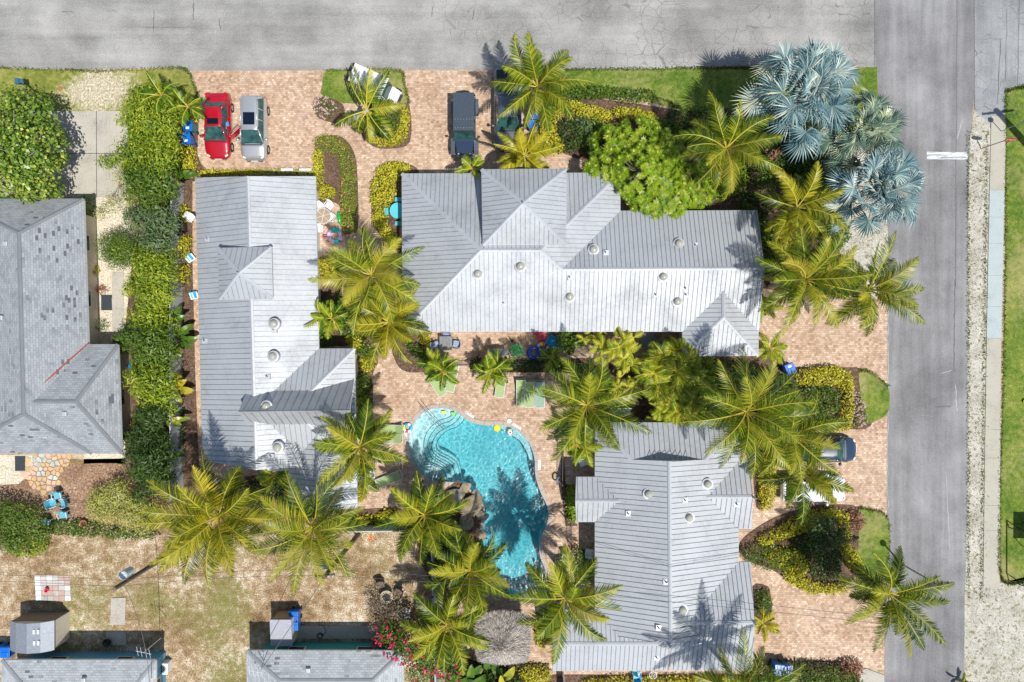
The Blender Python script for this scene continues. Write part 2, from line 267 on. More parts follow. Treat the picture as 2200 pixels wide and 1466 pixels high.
def mk_water():
    m, t, b = newmat('pool_water'); t.nodes.remove(b); v = wpos(t)
    w = N(t, 'TexNoise', Scale=.9, Detail=3.0); t.links.new(v, w.inputs['Vector'])
    wv = t.nodes.new('ShaderNodeVectorMath'); wv.operation = 'MULTIPLY_ADD'; wv.inputs[1].default_value = (.55, .55, 0)
    t.links.new(w.outputs['Color'], wv.inputs[0]); t.links.new(v, wv.inputs[2])
    def vor(s):
        vo = N(t, 'TexVoronoi', Scale=s, Randomness=1.0); vo.feature = 'SMOOTH_F1'; vo.inputs['Smoothness'].default_value = .25
        t.links.new(wv.outputs[0], vo.inputs['Vector']); return vo.outputs['Distance']
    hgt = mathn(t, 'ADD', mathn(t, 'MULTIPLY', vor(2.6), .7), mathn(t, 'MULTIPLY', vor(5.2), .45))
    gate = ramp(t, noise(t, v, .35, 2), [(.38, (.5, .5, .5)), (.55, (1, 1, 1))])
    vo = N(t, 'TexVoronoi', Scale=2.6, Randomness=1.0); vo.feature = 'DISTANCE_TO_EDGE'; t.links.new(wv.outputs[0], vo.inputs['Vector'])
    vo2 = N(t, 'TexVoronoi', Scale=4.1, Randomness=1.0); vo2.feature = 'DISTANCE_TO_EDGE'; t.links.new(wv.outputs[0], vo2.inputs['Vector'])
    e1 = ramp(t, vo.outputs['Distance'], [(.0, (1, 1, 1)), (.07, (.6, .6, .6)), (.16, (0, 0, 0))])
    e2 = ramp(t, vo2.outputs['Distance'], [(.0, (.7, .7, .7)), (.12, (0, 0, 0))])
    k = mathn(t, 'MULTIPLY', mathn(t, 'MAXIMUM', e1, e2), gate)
    caustic_tint = mixc(t, k, (.50, .68, .72), (1, 1, 1))  # bright caustic lines painted into the water's transmission colour
    tr = t.nodes.new('ShaderNodeBsdfTransparent'); t.links.new(caustic_tint, tr.inputs[0])
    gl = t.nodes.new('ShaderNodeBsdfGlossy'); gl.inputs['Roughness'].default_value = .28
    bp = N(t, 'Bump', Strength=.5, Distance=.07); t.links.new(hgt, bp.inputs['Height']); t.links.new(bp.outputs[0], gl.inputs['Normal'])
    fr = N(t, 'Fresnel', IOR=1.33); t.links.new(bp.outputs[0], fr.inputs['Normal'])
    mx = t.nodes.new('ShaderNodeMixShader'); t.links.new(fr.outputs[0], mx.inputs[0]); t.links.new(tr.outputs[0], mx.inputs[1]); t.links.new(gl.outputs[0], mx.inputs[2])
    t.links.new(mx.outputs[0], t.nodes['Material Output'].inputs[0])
    va = t.nodes.new('ShaderNodeVolumeAbsorption'); va.inputs['Color'].default_value = (.0, .76, .83, 1); va.inputs['Density'].default_value = .44
    t.links.new(va.outputs[0], t.nodes['Material Output'].inputs[1])
mk_water()
# ---------------------------------------------------------------- builders
class MB:
    """collects shapes, then links them as ONE mesh object"""
    def __init__(s): s.v = []; s.f = []; s.m = []; s.uv = {}
    def add(s, vs, fs, m=0):
        o = len(s.v); s.v += [tuple(p) for p in vs]
        for f in fs: s.f.append(tuple(i + o for i in f)); s.m.append(m)
        return s
    def box(s, c, d, m=0, rz=0, tilt=None):
        x, y, z = d[0]/2, d[1]/2, d[2]/2
        R = Matrix.Rotation(rz, 3, 'Z')
        if tilt: R = R @ Matrix.Rotation(tilt[0], 3, 'X') @ Matrix.Rotation(tilt[1], 3, 'Y')
        vs = [Vector(c) + R @ Vector(p) for p in ((-x,-y,-z),(x,-y,-z),(x,y,-z),(-x,y,-z),(-x,-y,z),(x,-y,z),(x,y,z),(-x,y,z))]
        return s.add(vs, [(3,2,1,0),(4,5,6,7),(0,1,5,4),(1,2,6,5),(2,3,7,6),(3,0,4,7)], m)
    def tube(s, pts, r, m=0, n=8, cap=True):
        pts = [Vector(p) for p in pts]; k = len(pts); rr = r if hasattr(r, '__len__') else [r]*k
        vs = []; up = Vector((0, 0, 1))
        for i, p in enumerate(pts):
            d = (pts[min(i+1, k-1)] - pts[max(i-1, 0)]).normalized()
            a = d.cross(up) if abs(d.z) < .95 else d.cross(Vector((1, 0, 0)))
            a.normalize(); b = d.cross(a)
            for j in range(n):
                t = 2*PI*j/n; vs.append(p + (a*math.cos(t) + b*math.sin(t))*rr[i])
        fs = [(i*n+j, i*n+(j+1) % n, (i+1)*n+(j+1) % n, (i+1)*n+j) for i in range(k-1) for j in range(n)]
        if cap: fs += [tuple(range(n))[::-1], tuple((k-1)*n+j for j in range(n))]
        return s.add(vs, fs, m)
    def lathe(s, c, prof, m=0, n=20):
        """prof: (radius, z) from bottom to top"""
        vs = [(c[0]+r*math.cos(2*PI*j/n), c[1]+r*math.sin(2*PI*j/n), c[2]+z) for r, z in prof for j in range(n)]
        k = len(prof); fs = [(i*n+j, i*n+(j+1) % n, (i+1)*n+(j+1) % n, (i+1)*n+j) for i in range(k-1) for j in range(n)]
        fs += [tuple(range(n))[::-1], tuple((k-1)*n+j for j in range(n))]
        return s.add(vs, fs, m)
    def torus(s, c, R, r, m=0, n=28, k=12, sec=None, flat=1):
        """sec: function of angle index -> material"""
        vs = [(c[0]+(R+r*math.cos(2*PI*j/k))*math.cos(2*PI*i/n), c[1]+(R+r*math.cos(2*PI*j/k))*math.sin(2*PI*i/n), c[2]+r*flat*math.sin(2*PI*j/k)) for i in range(n) for j in range(k)]
        o = len(s.v); s.v += vs
        for i in range(n):
            for j in range(k):
                s.f.append((o+i*k+j, o+((i+1) % n)*k+j, o+((i+1) % n)*k+(j+1) % k, o+i*k+(j+1) % k)); s.m.append(sec(i, j) if sec else m)
        return s
    def prism(s, pts, z0, z1, m=0, holes=()):
        """vertical extrusion of an outline"""
        loops = [list(pts)] + [list(h) for h in holes]; flat = [p for l in loops for p in l]
        tri = tessellate_polygon([[Vector((p[0], p[1], 0)) for p in l] for l in loops]); n = len(flat)
        tt = []
        for t in tri:
            a, b, c = (flat[i] for i in t)
            if (b[0]-a[0])*(c[1]-a[1])-(b[1]-a[1])*(c[0]-a[0]) < 0: t = (t[0], t[2], t[1])
            tt.append(tuple(t))
        vs = [(p[0], p[1], z1) for p in flat]; fs = list(tt)
        if z0 is not None:
            vs += [(p[0], p[1], z0) for p in flat]; fs += [tuple(n+i for i in t[::-1]) for t in tt]
            o = 0
            for li, l in enumerate(loops):
                area = sum(l[i][0]*l[(i+1) % len(l)][1]-l[(i+1) % len(l)][0]*l[i][1] for i in range(len(l)))
                fl = (area < 0) != (li > 0)
                for i in range(len(l)):
                    a, b = o+i, o+(i+1) % len(l); q = (a, a+n, b+n, b) if not fl else (a, b, b+n, a+n)
                    fs.append(q[::-1])
                o += len(l)
        return s.add(vs, fs, m)
    def build(s, name, mats, parent=None, off=(0, 0, 0), smooth=False, bevel=0, subsurf=0):
        me = bpy.data.meshes.new(name); o_ = off
        me.from_pydata([(p[0]-o_[0], p[1]-o_[1], p[2]-o_[2]) for p in s.v], [], s.f)
        for x in (mats if isinstance(mats, (list, tuple)) else [mats]): me.materials.append(M[x])
        me.polygons.foreach_set('material_index', s.m)
        if smooth: me.polygons.foreach_set('use_smooth', [True]*len(s.f))
        me.update()
        o = bpy.data.objects.new(name, me); COL.objects.link(o)
        if parent is not None: o.parent = parent
        else: o.location = off
        if bevel:
            b = o.modifiers.new('bevel', 'BEVEL'); b.width = bevel; b.segments = 2; b.limit_method = 'ANGLE'
        if subsurf:
            b = o.modifiers.new('sub', 'SUBSURF'); b.levels = b.render_levels = subsurf
        return o
def tag(o, label=None, cat=None, group=None, kind=None):
    if label: o['label'] = label
    if cat: o['category'] = cat
    if group: o['group'] = group
    if kind: o['kind'] = kind
    return o
def thing(name, loc, label, cat, group=None, rz=0):
    o = bpy.data.objects.new(name, None); COL.objects.link(o); o.location = loc; o.rotation_euler.z = rz
    o.empty_display_size = .3; return tag(o, label, cat, group)
def copy_tree(o, parent=None, loc=None, rz=None, label=None):
    c = o.copy(); COL.objects.link(c); c.parent = parent
    for ch in o.children: copy_tree(ch, c)
    if loc is not None: c.location = loc
    if rz is not None: c.rotation_euler.z = rz
    if label: c['label'] = label
    return c
def sheet(name, pts, mat, z, kind='structure', label=None, cat=None, thick=None, holes=(), parent=None):
    o = MB().prism([P(*p) for p in pts], thick, 0, 0, [[P(*p) for p in h] for h in holes]) if thick is None else MB().prism([P(*p) for p in pts], -thick, 0, 0, [[P(*p) for p in h] for h in holes])
    for i, p in enumerate(o.v): o.v[i] = (p[0], p[1], p[2] + z)
    ob = o.build(name, mat, parent)
    if kind: ob['kind'] = kind
    if label: tag(ob, label, cat)
    return ob
def smooth_loop(pts, n=6, closed=True):
    """Catmull-Rom through the given pixel points"""
    out = []; k = len(pts)
    rng_ = range(k) if closed else range(k-1)
    for i in rng_:
        g = (lambda j: pts[j % k]) if closed else (lambda j: pts[min(max(j, 0), k-1)])
        p0, p1, p2, p3 = (np.array(g(i+d), float) for d in (-1, 0, 1, 2))
        for t in np.linspace(0, 1, n, endpoint=False):
            out.append(tuple(.5*((2*p1)+(-p0+p2)*t+(2*p0-5*p1+4*p2-p3)*t*t+(-p0+3*p1-3*p2+p3)*t**3)))
    if not closed: out.append(tuple(pts[-1]))
    return out
def soup(name, verts, quads, var, mat, parent=None, off=(0, 0, 0), mats=None, mi=None):
    """numpy quads -> one mesh with per-face attribute var"""
    me = bpy.data.meshes.new(name); v = np.asarray(verts, np.float32) - np.asarray(off, np.float32)
    q = np.asarray(quads, np.int32); nq = len(q)
    me.vertices.add(len(v)); me.vertices.foreach_set('co', v.ravel())
    me.loops.add(nq*4); me.loops.foreach_set('vertex_index', q.ravel())
    me.polygons.add(nq); me.polygons.foreach_set('loop_start', np.arange(nq, dtype=np.int32)*4); me.polygons.foreach_set('loop_total', np.full(nq, 4, np.int32))
    for x in (mats or [mat]): me.materials.append(M[x])
    if mi is not None: me.polygons.foreach_set('material_index', np.asarray(mi, np.int32))
    me.update(calc_edges=True)
    a = me.attributes.new('var', 'FLOAT', 'FACE'); a.data.foreach_set('value', np.clip(np.asarray(var, np.float32), 0, 1))
    o = bpy.data.objects.new(name, me); COL.objects.link(o)
    if parent is not None: o.parent = parent
    else: o.location = off
    return o
def norm(a): return a / np.maximum(np.linalg.norm(a, axis=-1, keepdims=True), 1e-9)
def leaf_quads(c, d, nrm, L, W):
    """diamond leaves: centre-base c, direction d, normal nrm, length L, width W (arrays)"""
    s = norm(np.cross(d, nrm)); L = L[:, None]; W = W[:, None]
    v = np.stack([c, c + d*L*.45 + s*W*.5 + nrm*W*.12, c + d*L, c + d*L*.45 - s*W*.5 + nrm*W*.12], 1)
    return v.reshape(-1, 3), np.arange(len(c)*4).reshape(-1, 4)
def rand_dirs(n, rng, zmin=-1, zmax=1):
    z = rng.uniform(zmin, zmax, n); a = rng.uniform(0, 2*PI, n); r = np.sqrt(1 - z*z)
    return np.stack([r*np.cos(a), r*np.sin(a), z], 1)
def poly_sample(poly, n, rng):
    p = np.array(poly); lo, hi = p.min(0), p.max(0); out = np.zeros((0, 2))
    while len(out) < n:
        q = rng.uniform(lo, hi, (n*2, 2)); out = np.concatenate([out, q[inside(p, q)]])
    return out[:n]
def inside(p, q):
    r = np.zeros(len(q), bool); k = len(p)
    for i in range(k):
        a, b = p[i], p[(i+1) % k]
        c = ((a[1] > q[:, 1]) != (b[1] > q[:, 1])) & (q[:, 0] < (b[0]-a[0])*(q[:, 1]-a[1])/(b[1]-a[1]+1e-12)+a[0])
        r ^= c
    return r
def edge_dist(p, q):
    d = np.full(len(q), 1e9)
    for i in range(len(p)):
        a, b = p[i], p[(i+1) % len(p)]; e = b-a; t = np.clip(((q-a)@e)/max(e@e, 1e-9), 0, 1)
        d = np.minimum(d, np.linalg.norm(q-(a+t[:, None]*e), axis=1))
    return d
def area(p):
    return abs(sum(p[i][0]*p[(i+1) % len(p)][1]-p[(i+1) % len(p)][0]*p[i][1] for i in range(len(p))))/2
def lump(xy, rng, amp, wl):
    """smooth lumpy field made of a few sine waves"""
    r = np.zeros(len(xy))
    for k in range(7):
        a = rng.uniform(0, 2*PI); w = wl*rng.uniform(.6, 1.6)
        r += np.sin((xy[:, 0]*math.cos(a)+xy[:, 1]*math.sin(a))*2*PI/w + rng.uniform(0, 6))
    return r*amp/4
SEED = [10]
def shrub(poly, h, mat, label, cat='shrub', dens=230, leaf=.17, w=.5, name='shrub', group=None, seed=None, rounded=.45, lumpy=.12, flowers=None, smooth=True, up=.5, spread=1.0, parent=None):
    """leafy mass filling a pixel outline"""
    SEED[0] += 1; rng = np.random.default_rng(seed or SEED[0])
    if smooth: poly = smooth_loop(poly, 4)
    pw = np.array([P(*p)[:2] for p in poly]); n = int(area(pw)*dens)+60
    xy = poly_sample(pw, n, rng); d = edge_dist(pw, xy)
    top = h*np.sqrt(1-(1-np.clip(d/rounded, 0, 1))**2*.92) + lump(xy, rng, lumpy, 1.0)
    z = np.maximum(top*(1-rng.power(2.2, n)*0 - rng.uniform(0, 1, n)**2.2*.65), .02)
    c3 = np.concatenate([xy, z[:, None]], 1)
    c3[:, :2] += rng.normal(0, .05*spread, (n, 2))
    nr = norm(rand_dirs(n, rng, -.2, 1)+np.array([0, 0, up])); dd = norm(np.cross(nr, rand_dirs(n, rng)))
    L = leaf*rng.uniform(.65, 1.3, n)
    v, q = leaf_quads(c3, dd, nr, L, L*w)
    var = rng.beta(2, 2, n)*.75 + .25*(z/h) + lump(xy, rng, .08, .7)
    ctr = pw.mean(0); loc = (ctr[0], ctr[1], 0)
    root = thing(name, loc, label, cat, group) if parent is None else parent
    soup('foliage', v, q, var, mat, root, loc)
    if flowers:
        fm, fd, fs = flowers; k = int(area(pw)*fd)+1; xy = poly_sample(pw, k, rng); d = edge_dist(pw, xy)
        z = h*np.sqrt(1-(1-np.clip(d/rounded, 0, 1))**2*.92)+.03; c = np.concatenate([xy, z[:, None]], 1)
        c = np.repeat(c, 5, 0); nr = norm(rand_dirs(len(c), rng, .4, 1)); dd = norm(np.cross(nr, rand_dirs(len(c), rng)))
        L = np.full(len(c), fs); v, q = leaf_quads(c, dd, nr, L, L*.8); soup('blossom', v, q, rng.uniform(0, 1, len(c)), fm, root, loc)
    st = MB()
    for k in range(min(14, max(3, int(area(pw)*1.2)))):
        p = poly_sample(pw, 1, rng)[0]; st.tube([(p[0], p[1], 0), (p[0]+rng.normal(0, .1), p[1]+rng.normal(0, .1), h*.6)], [.025, .01], n=5)
    st.build('stem', 'bark', root, loc)
    return root
def clump_tree(base, clumps, mat, label, cat='tree', name='tree', leaf=.25, w=.6, dens=60, group=None, trunk_r=.16, bark='bark', seed=None, extra=None, flowers=None, limbs=True, up=.35):
    """tree: trunk with limbs to every clump, leaves spread on and in lumpy clumps. clumps: (px,py,z,r)"""
    SEED[0] += 1; rng = np.random.default_rng(seed or SEED[0]); b = P(*base)
    root = thing(name, b, label, cat, group)
    tr = MB(); hub = Vector((b[0], b[1], 0)); cs = [(Vector(P(c[0], c[1], c[2])), c[3]) for c in clumps]
    zt = min(c[0].z for c in cs)*.45
    mid = hub + Vector((rng.normal(0, .08), rng.normal(0, .08), max(zt, .3)))
    tr.tube([hub, (hub+mid)/2+Vector((.04, .02, 0)), mid], [trunk_r*1.3, trunk_r, trunk_r*.85], n=8)
    for c, r in cs:
        m_ = mid.lerp(c, .5)+Vector((0, 0, .1*r)); tr.tube([mid, m_, c, c+Vector((0, 0, r*.5))], [trunk_r*.6, trunk_r*.4, trunk_r*.22, trunk_r*.1], n=6)
        if limbs:
            for k in range(4):
                d = Vector(rand_dirs(1, rng, .0, .9)[0]); tr.tube([c-d*.2*r, c+d*r*.9], [trunk_r*.2, .012], n=5)
    tr.build('trunk', bark, root, b)
    V, Q, A = [], [], []; off = 0
    for c, r in cs:
        n = int(dens*4*r*r)+20; dirs = rand_dirs(n, rng, -.55, 1)
        rad = r*(rng.uniform(0, 1, n)**.35)*(1+lump(dirs[:, :2]*3+dirs[:, 2:3], rng, .16, 2.0))
        dirs2 = dirs*np.array([1, 1, .8])
        p = np.array(c)+dirs2*rad[:, None]; nr = norm(dirs+rand_dirs(n, rng)*.7+np.array([0, 0, up])); dd = norm(np.cross(nr, rand_dirs(n, rng)))
        L = leaf*rng.uniform(.6, 1.3, n); v, q = leaf_quads(p, dd, nr, L, L*w)
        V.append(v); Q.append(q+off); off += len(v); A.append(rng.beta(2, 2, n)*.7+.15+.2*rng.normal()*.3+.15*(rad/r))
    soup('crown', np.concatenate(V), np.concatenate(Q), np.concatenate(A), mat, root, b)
    if flowers:
        fm, k, fs = flowers; C = []
        for _ in range(k):
            c, r = cs[rng.integers(len(cs))]; d = rand_dirs(1, rng, .1, 1)[0]; C.append(np.array(c)+d*r*1.03)
        c = np.repeat(np.array(C), 6, 0)+rng.normal(0, fs*.25, (len(C)*6, 3)); nr = norm(rand_dirs(len(c), rng, .3, 1)); dd = norm(np.cross(nr, rand_dirs(len(c), rng)))
        L = np.full(len(c), fs); v, q = leaf_quads(c, dd, nr, L, L*.8); soup('blossom', v, q, rng.uniform(0, 1, len(c)), fm, root, b)
    if extra: extra(root, b, rng)
    return root
# ---- pinnate fronds
def frond(L, az, e0, droop, ll, n, rng, tw=0, wid=.05, hang=.35, start=.16, curve=0):
    """returns (leaflet verts, quads), (rachis verts, quads); starts at origin"""
    T = np.linspace(0, 1, 15); e = e0 - droop*T**1.4; a = az + curve*T**1.5
    st = L/14*np.stack([np.cos(e)*np.cos(a), np.cos(e)*np.sin(a), np.sin(e)], 1)
    pts = np.concatenate([[np.zeros(3)], np.cumsum(st[:-1], 0)]); 
    t = np.linspace(start, .995, n); idx = t*14
    def ip(arr): return np.stack([np.interp(idx, np.arange(15), arr[:, k]) for k in range(3)], 1)
    c = ip(pts); d = norm(ip(norm(st))); side = norm(np.cross(d, np.array([0, 0, 1.0]))); up = norm(np.cross(side, d))
    if tw:
        s2 = side*math.cos(tw)+up*math.sin(tw); up = -side*math.sin(tw)+up*math.cos(tw); side = s2
    prof = ll*np.clip(np.sin(PI*(t**.85*.93+.06))**.75, .16, 1)
    V = []; k = 0
    for sg in (1, -1):
        fw = .45+.95*t; dr = norm(side*sg*1.0 + d*fw[:, None] - up*hang*rng.uniform(.5, 1.5, n)[:, None] + rng.normal(0, .05, (n, 3)))
        l = (prof*rng.uniform(.72, 1.12, n))[:, None]; dr2 = norm(dr + np.array([0, 0, -1.0])*(.35+hang*.6))
        wv = d*wid*.5
        m_ = c + dr*l*.5; tip = m_ + dr2*l*.5
        V.append(np.stack([c-wv*.7, c+wv*.7, m_+wv, m_-wv, tip+wv*.15, tip-wv*.15], 1))
    V = np.concatenate(V); nn = len(V); base = np.arange(nn)[:, None]*6
    Q = np.concatenate([base+np.array([0, 1, 2, 3]), base+np.array([3, 2, 4, 5])]); V = V.reshape(-1, 3)
    # rachis as a flat-topped strip with two faces
    sd = norm(np.cross(norm(st), np.array([0, 0, 1.0]))); uu = np.cross(sd, norm(st)); rw = np.linspace(.045, .012, 15)[:, None]
    R = np.concatenate([pts-sd*rw, pts+uu*rw*.9+uu*.012, pts+sd*rw]); RQ = []
    for i in range(14): RQ += [(i, i+1, 16+i, 15+i), (15+i, 16+i, 31+i, 30+i)]
    return (V, Q), (R, np.array(RQ))
def palm(px, py, z, R, label, n=19,  lean=(0, 0), seed=None, leaf='leaf_palm', name='palm_tree', cat='palm tree', group='coconut palms', ll=None, pairs=46, old=.25, tone=0, dead=0, trunk_r=.15, nuts=True, azs=None, hang=.4, wid=.066):
    """palm crown seen at pixel px,py, its heart z metres up, fronds R metres long"""
    SEED[0] += 1; rng = np.random.default_rng(seed or SEED[0]); top = np.array(P(px, py, z)); b = (top[0]+lean[0], top[1]+lean[1], 0)
    root = thing(name, b, label, cat, group); ll = ll or .30*R
    tr = MB(); T = np.linspace(0, 1, 9); pts = [(b[0]+(top[0]-b[0])*t**1.5, b[1]+(top[1]-b[1])*t**1.5, (z-.05)*t) for t in T]
    rr = [trunk_r*(1.5-.55*min(1, t*4)+.0) if t < .25 else trunk_r*(1.0-.18*t) for t in T]; tr.tube(pts, rr, n=10)
    tr.build('trunk', 'bark_grey', root, b, smooth=True)
    V, Q, A, RV, RQ, RA = [], [], [], [], [], []; o = ro = 0; off0 = rng.uniform(0, 2*PI)
    n = len(azs) if azs else (int(n*1.28) if nuts else n); kd = rng.uniform(.75, 1.4); tone += rng.normal(0, .045); wid *= rng.uniform(.85, 1.15)
    for i in range(n):
        u = (i+.5)/n
        az = math.radians(azs[i])+rng.normal(0, .05) if azs else off0+i*2.39996+rng.normal(0, .12)
        if azs: u = rng.uniform(.25, 1)
        e0 = math.radians(72-u*80)+rng.normal(0, .07); L = R*(.72+.38*math.sin(PI*min(1, u+.15)))*rng.uniform(.92, 1.1)
        dr = math.radians((44+30*u)*kd+rng.normal(0, 12))
        (v, q), (rv, rq) = frond(L*1.12, az, e0, dr, ll*rng.uniform(.9, 1.1), pairs, rng, tw=rng.normal(0, .5), wid=wid, hang=hang*(.35+.8*u), curve=rng.normal(0, .4))
        s0 = np.array([math.cos(az)*.06, math.sin(az)*.06, -.25*u]); V.append(v+top+s0); Q.append(q+o); o += len(v)
        base = .385+tone+(.18 if u < .3 else 0)+rng.normal(0, .13)
        isold = u > .88 and rng.uniform() < old
        A.append(np.clip(base+np.tile(rng.normal(0, .19, len(q)//2), 2), 0, .9)+(.35 if isold else 0))
        RV.append(rv+top+s0); RQ.append(rq+ro); ro += len(rv); RA.append(np.clip(.55+rng.normal(0, .2)+np.zeros(len(rq)), 0, 1))
    # leaflets and midribs are one crown mesh with two materials
    nv = o; v = np.concatenate(V+RV); q = np.concatenate(Q+[x+nv for x in RQ]); a = np.concatenate(A+RA); mi = np.concatenate([np.zeros(sum(map(len, Q))), np.ones(sum(map(len, RQ)))])
    soup('crown', v, q, a, None, root, b, [leaf, 'rachis'], mi)
    if dead:
        for k in range(dead):
            (v, q), (rv, rq) = frond(R*.75, rng.uniform(0, 6.28), -.25, 1.1, ll*.7, 30, rng, wid=.05, hang=1)
            soup('dead_frond', v+top-np.array([0, 0, .35]), q, rng.uniform(0, 1, len(q)), 'leaf_red' if seed == 103 else 'leaf_rust', root, b)
    if nuts:
        nb = MB()
        for k in range(7):
            a_ = rng.uniform(0, 6.28); c = top+np.array([math.cos(a_)*.24, math.sin(a_)*.24, -.3-rng.uniform(0, .2)])
            nb.lathe(c, [(.02, -.13), (.09, -.08), (.115, 0), (.09, .08), (.02, .13)], n=8)
        nb.build('coconuts', 'coconut', root, b, smooth=True)
    return root
def fan_palm(px, py, z, R, label, mat, n=30, seed=1, lean=(0, 0)):
    rng = np.random.default_rng(seed); top = np.array(P(px, py, z)); b = (top[0]+lean[0], top[1]+lean[1], 0)
    root = thing('silver_fan_palm', b, label, 'palm tree', 'silver fan palms')
    MB().tube([b, ((b[0]+top[0])/2, (b[1]+top[1])/2, z/2), tuple(top-np.array([0, 0, .1]))], [.3, .24, .22], n=12).build('trunk', 'bark_grey', root, b, smooth=True)
    V, Q, A = [], [], []; o = 0; st = MB()
    for i in range(n):
        u = (i+.5)/n; az = i*2.39996+rng.normal(0, .3); e = math.radians(84-u*96+rng.normal(0, 7)); pl = R*(.36+.34*u)*rng.uniform(.85, 1.12)
        d = np.array([math.cos(e)*math.cos(az), math.cos(e)*math.sin(az), math.sin(e)]); hub = top+d*pl*np.array([1,1,.8]); st.tube([top, hub], [.035, .02], n=5)
        side = norm(np.cross(d, [0, 0, 1.0])); tilt = rng.normal(0, .45); up = np.cross(side, d); side = side*math.cos(tilt)+up*math.sin(tilt); up = np.cross(side, d); pt = rng.normal(-.35, .3); d = d*math.cos(pt)+up*math.sin(pt); up = np.cross(side, d)
        k = 30; fa = np.linspace(-2.5, 2.5, k)+rng.normal(0, .02, k); fr = R*.335*(.75+.25*np.cos(fa/2.0))*rng.uniform(.86, 1.1, k)*rng.uniform(.85, 1.1)
        fdir = d*np.cos(fa)[:, None]+side*np.sin(fa)[:, None]; pr = np.cross(up, fdir)
        w = .05; m1 = hub+fdir*(fr*.55)[:, None]+up*.05; tip = hub+fdir*fr[:, None]-np.array([0, 0, .16])*rng.uniform(.3, 1.6, (k, 1))
        fold = up*.035
        s1 = pr*w; v = np.stack([hub+0*m1, m1-s1, tip, m1+fold], 1); v2 = np.stack([hub+0*m1, m1+fold, tip, m1+s1], 1)
        vv = np.concatenate([v, v2]); V.append(vv.reshape(-1, 3)); Q.append(np.arange(len(vv)*4).reshape(-1, 4)+o); o += len(vv)*4
        A.append(np.clip(.55-.22*u+rng.normal(0, .1)+np.tile(rng.normal(0, .2, k), 2)+np.repeat([-.1, .1], k)+(.35 if u > .9 else 0), 0, 1))
    soup('crown', np.concatenate(V), np.concatenate(Q), np.concatenate(A), mat, root, b)
    st.build('leaf_stalks', 'bark_grey', root, b); return root
def rosette_tree(base, domes, label, nros=200, seed=3, mat='leaf_lime', leaf=.34, group=None):
    rng = np.random.default_rng(seed); b = P(*base); root = thing('rosette_tree', b, label, 'tree', group)
    tr = MB(); cs = [(np.array(P(c[0], c[1], c[2])), c[3]) for c in domes]; mid = np.array([b[0], b[1], .7])
    tr.tube([b, mid], [.2, .15]); V, Q, A = [], [], []; o = 0; tot = sum(r*r for _, r in cs)
    for c, r in cs:
        tr.tube([mid, (mid+c)/2, c], [.12, .09, .05], n=6); m_ = int(nros*r*r/tot)
        dirs = rand_dirs(m_, rng, -.1, 1)
        rad = r*(1+lump(dirs[:, :2]*2, rng, .12, 1.3))*rng.uniform(.78, 1.05, m_)
        pc = c+dirs*np.array([1, 1, .75])*rad[:, None]
        for p in pc[::6]: tr.tube([c, p], [.03, .01], n=4)
        k = 15
        for lay, (le, nk) in enumerate(((.15, 15), (.75, 8))):
            ax = norm(dirs+np.array([0, 0, .9])+rng.normal(0, .15, dirs.shape)); s = norm(np.cross(ax, rand_dirs(m_, rng))); t_ = np.cross(ax, s)
            th = (np.arange(nk)/nk*2*PI)[None, :]+rng.uniform(0, 6, (m_, 1))+rng.normal(0, .1, (m_, nk))
            d = s[:, None]*np.cos(th)[..., None]+t_[:, None]*np.sin(th)[..., None]; d = norm(d+ax[:, None]*le)
            nr = norm(np.cross(np.cross(d, ax[:, None]), d)); nn = m_*nk; L = leaf*(1-.35*lay)*rng.uniform(.75, 1.15, nn)
            v, q = leaf_quads(np.repeat(pc, nk, 0), d.reshape(-1, 3), nr.reshape(-1, 3), L, np.full(nn, .075))
            V.append(v); Q.append(q+o); o += len(v); A.append(np.clip(np.repeat(rng.normal(.5, .14, m_), nk)+rng.normal(0, .1, nn)+lay*.2+.15*np.repeat(dirs[:, 2], nk)-.08, 0, 1))
    tr.build('trunk', 'bark', root, b); soup('crown', np.concatenate(V), np.concatenate(Q), np.concatenate(A), mat, root, b); return root
def banana(px, py, h, label, n=9, seed=None, R=1.3, group='broad-leaved paddle plants', gold=0):
    """upright clump of broad paddle leaves"""
    SEED[0] += 1; rng = np.random.default_rng(seed or SEED[0]); b = P(px, py); root = thing('paddle_leaf_plant', b, label, 'plant', group)
    V, Q, A = [], [], []; o = 0; st = MB()
    for i in range(n):
        az = rng.uniform(0, 2*PI); e0 = rng.uniform(.5, 1.35); bs = np.array([b[0]+rng.normal(0, .15), b[1]+rng.normal(0, .15), 0]); hh = h*rng.uniform(.55, 1)
        s = bs+np.array([math.cos(az)*.2, math.sin(az)*.2, hh*.6]); st.tube([bs, s], [.06, .03], n=6)
        L = R*rng.uniform(.8, 1.2); T = np.linspace(0, 1, 9); e = e0-1.5*T; pts = s+np.concatenate([[np.zeros(3)], np.cumsum(L/8*np.stack([np.cos(e)*math.cos(az), np.cos(e)*math.sin(az), np.sin(e)], 1), 0)[:-1]])
        sd = np.array([-math.sin(az), math.cos(az), 0]); w = .24*np.sin(PI*np.clip(T*.92+.08, 0, 1))**.6*rng.uniform(.8, 1.2)
        g = rng.uniform(0, 1) < gold; c0 = .45+rng.normal(0, .15)+(.4 if g else 0)
        for sg in (1, -1):
            edge = pts+sd*sg*w[:, None]+np.array([0, 0, .07])*(w[:, None]/.24); v = np.concatenate([pts, edge]); q = np.array([(j, j+1, 10+j, 9+j) for j in range(8)])
            V.append(v); Q.append(q+o); o += len(v); A.append(np.clip(c0+rng.normal(0, .08, 8), 0, 1))
    soup('leaves', np.concatenate(V), np.concatenate(Q), np.concatenate(A), 'leaf_banana', root, b); st.build('stem', 'leaf_green', root, b)
    return root
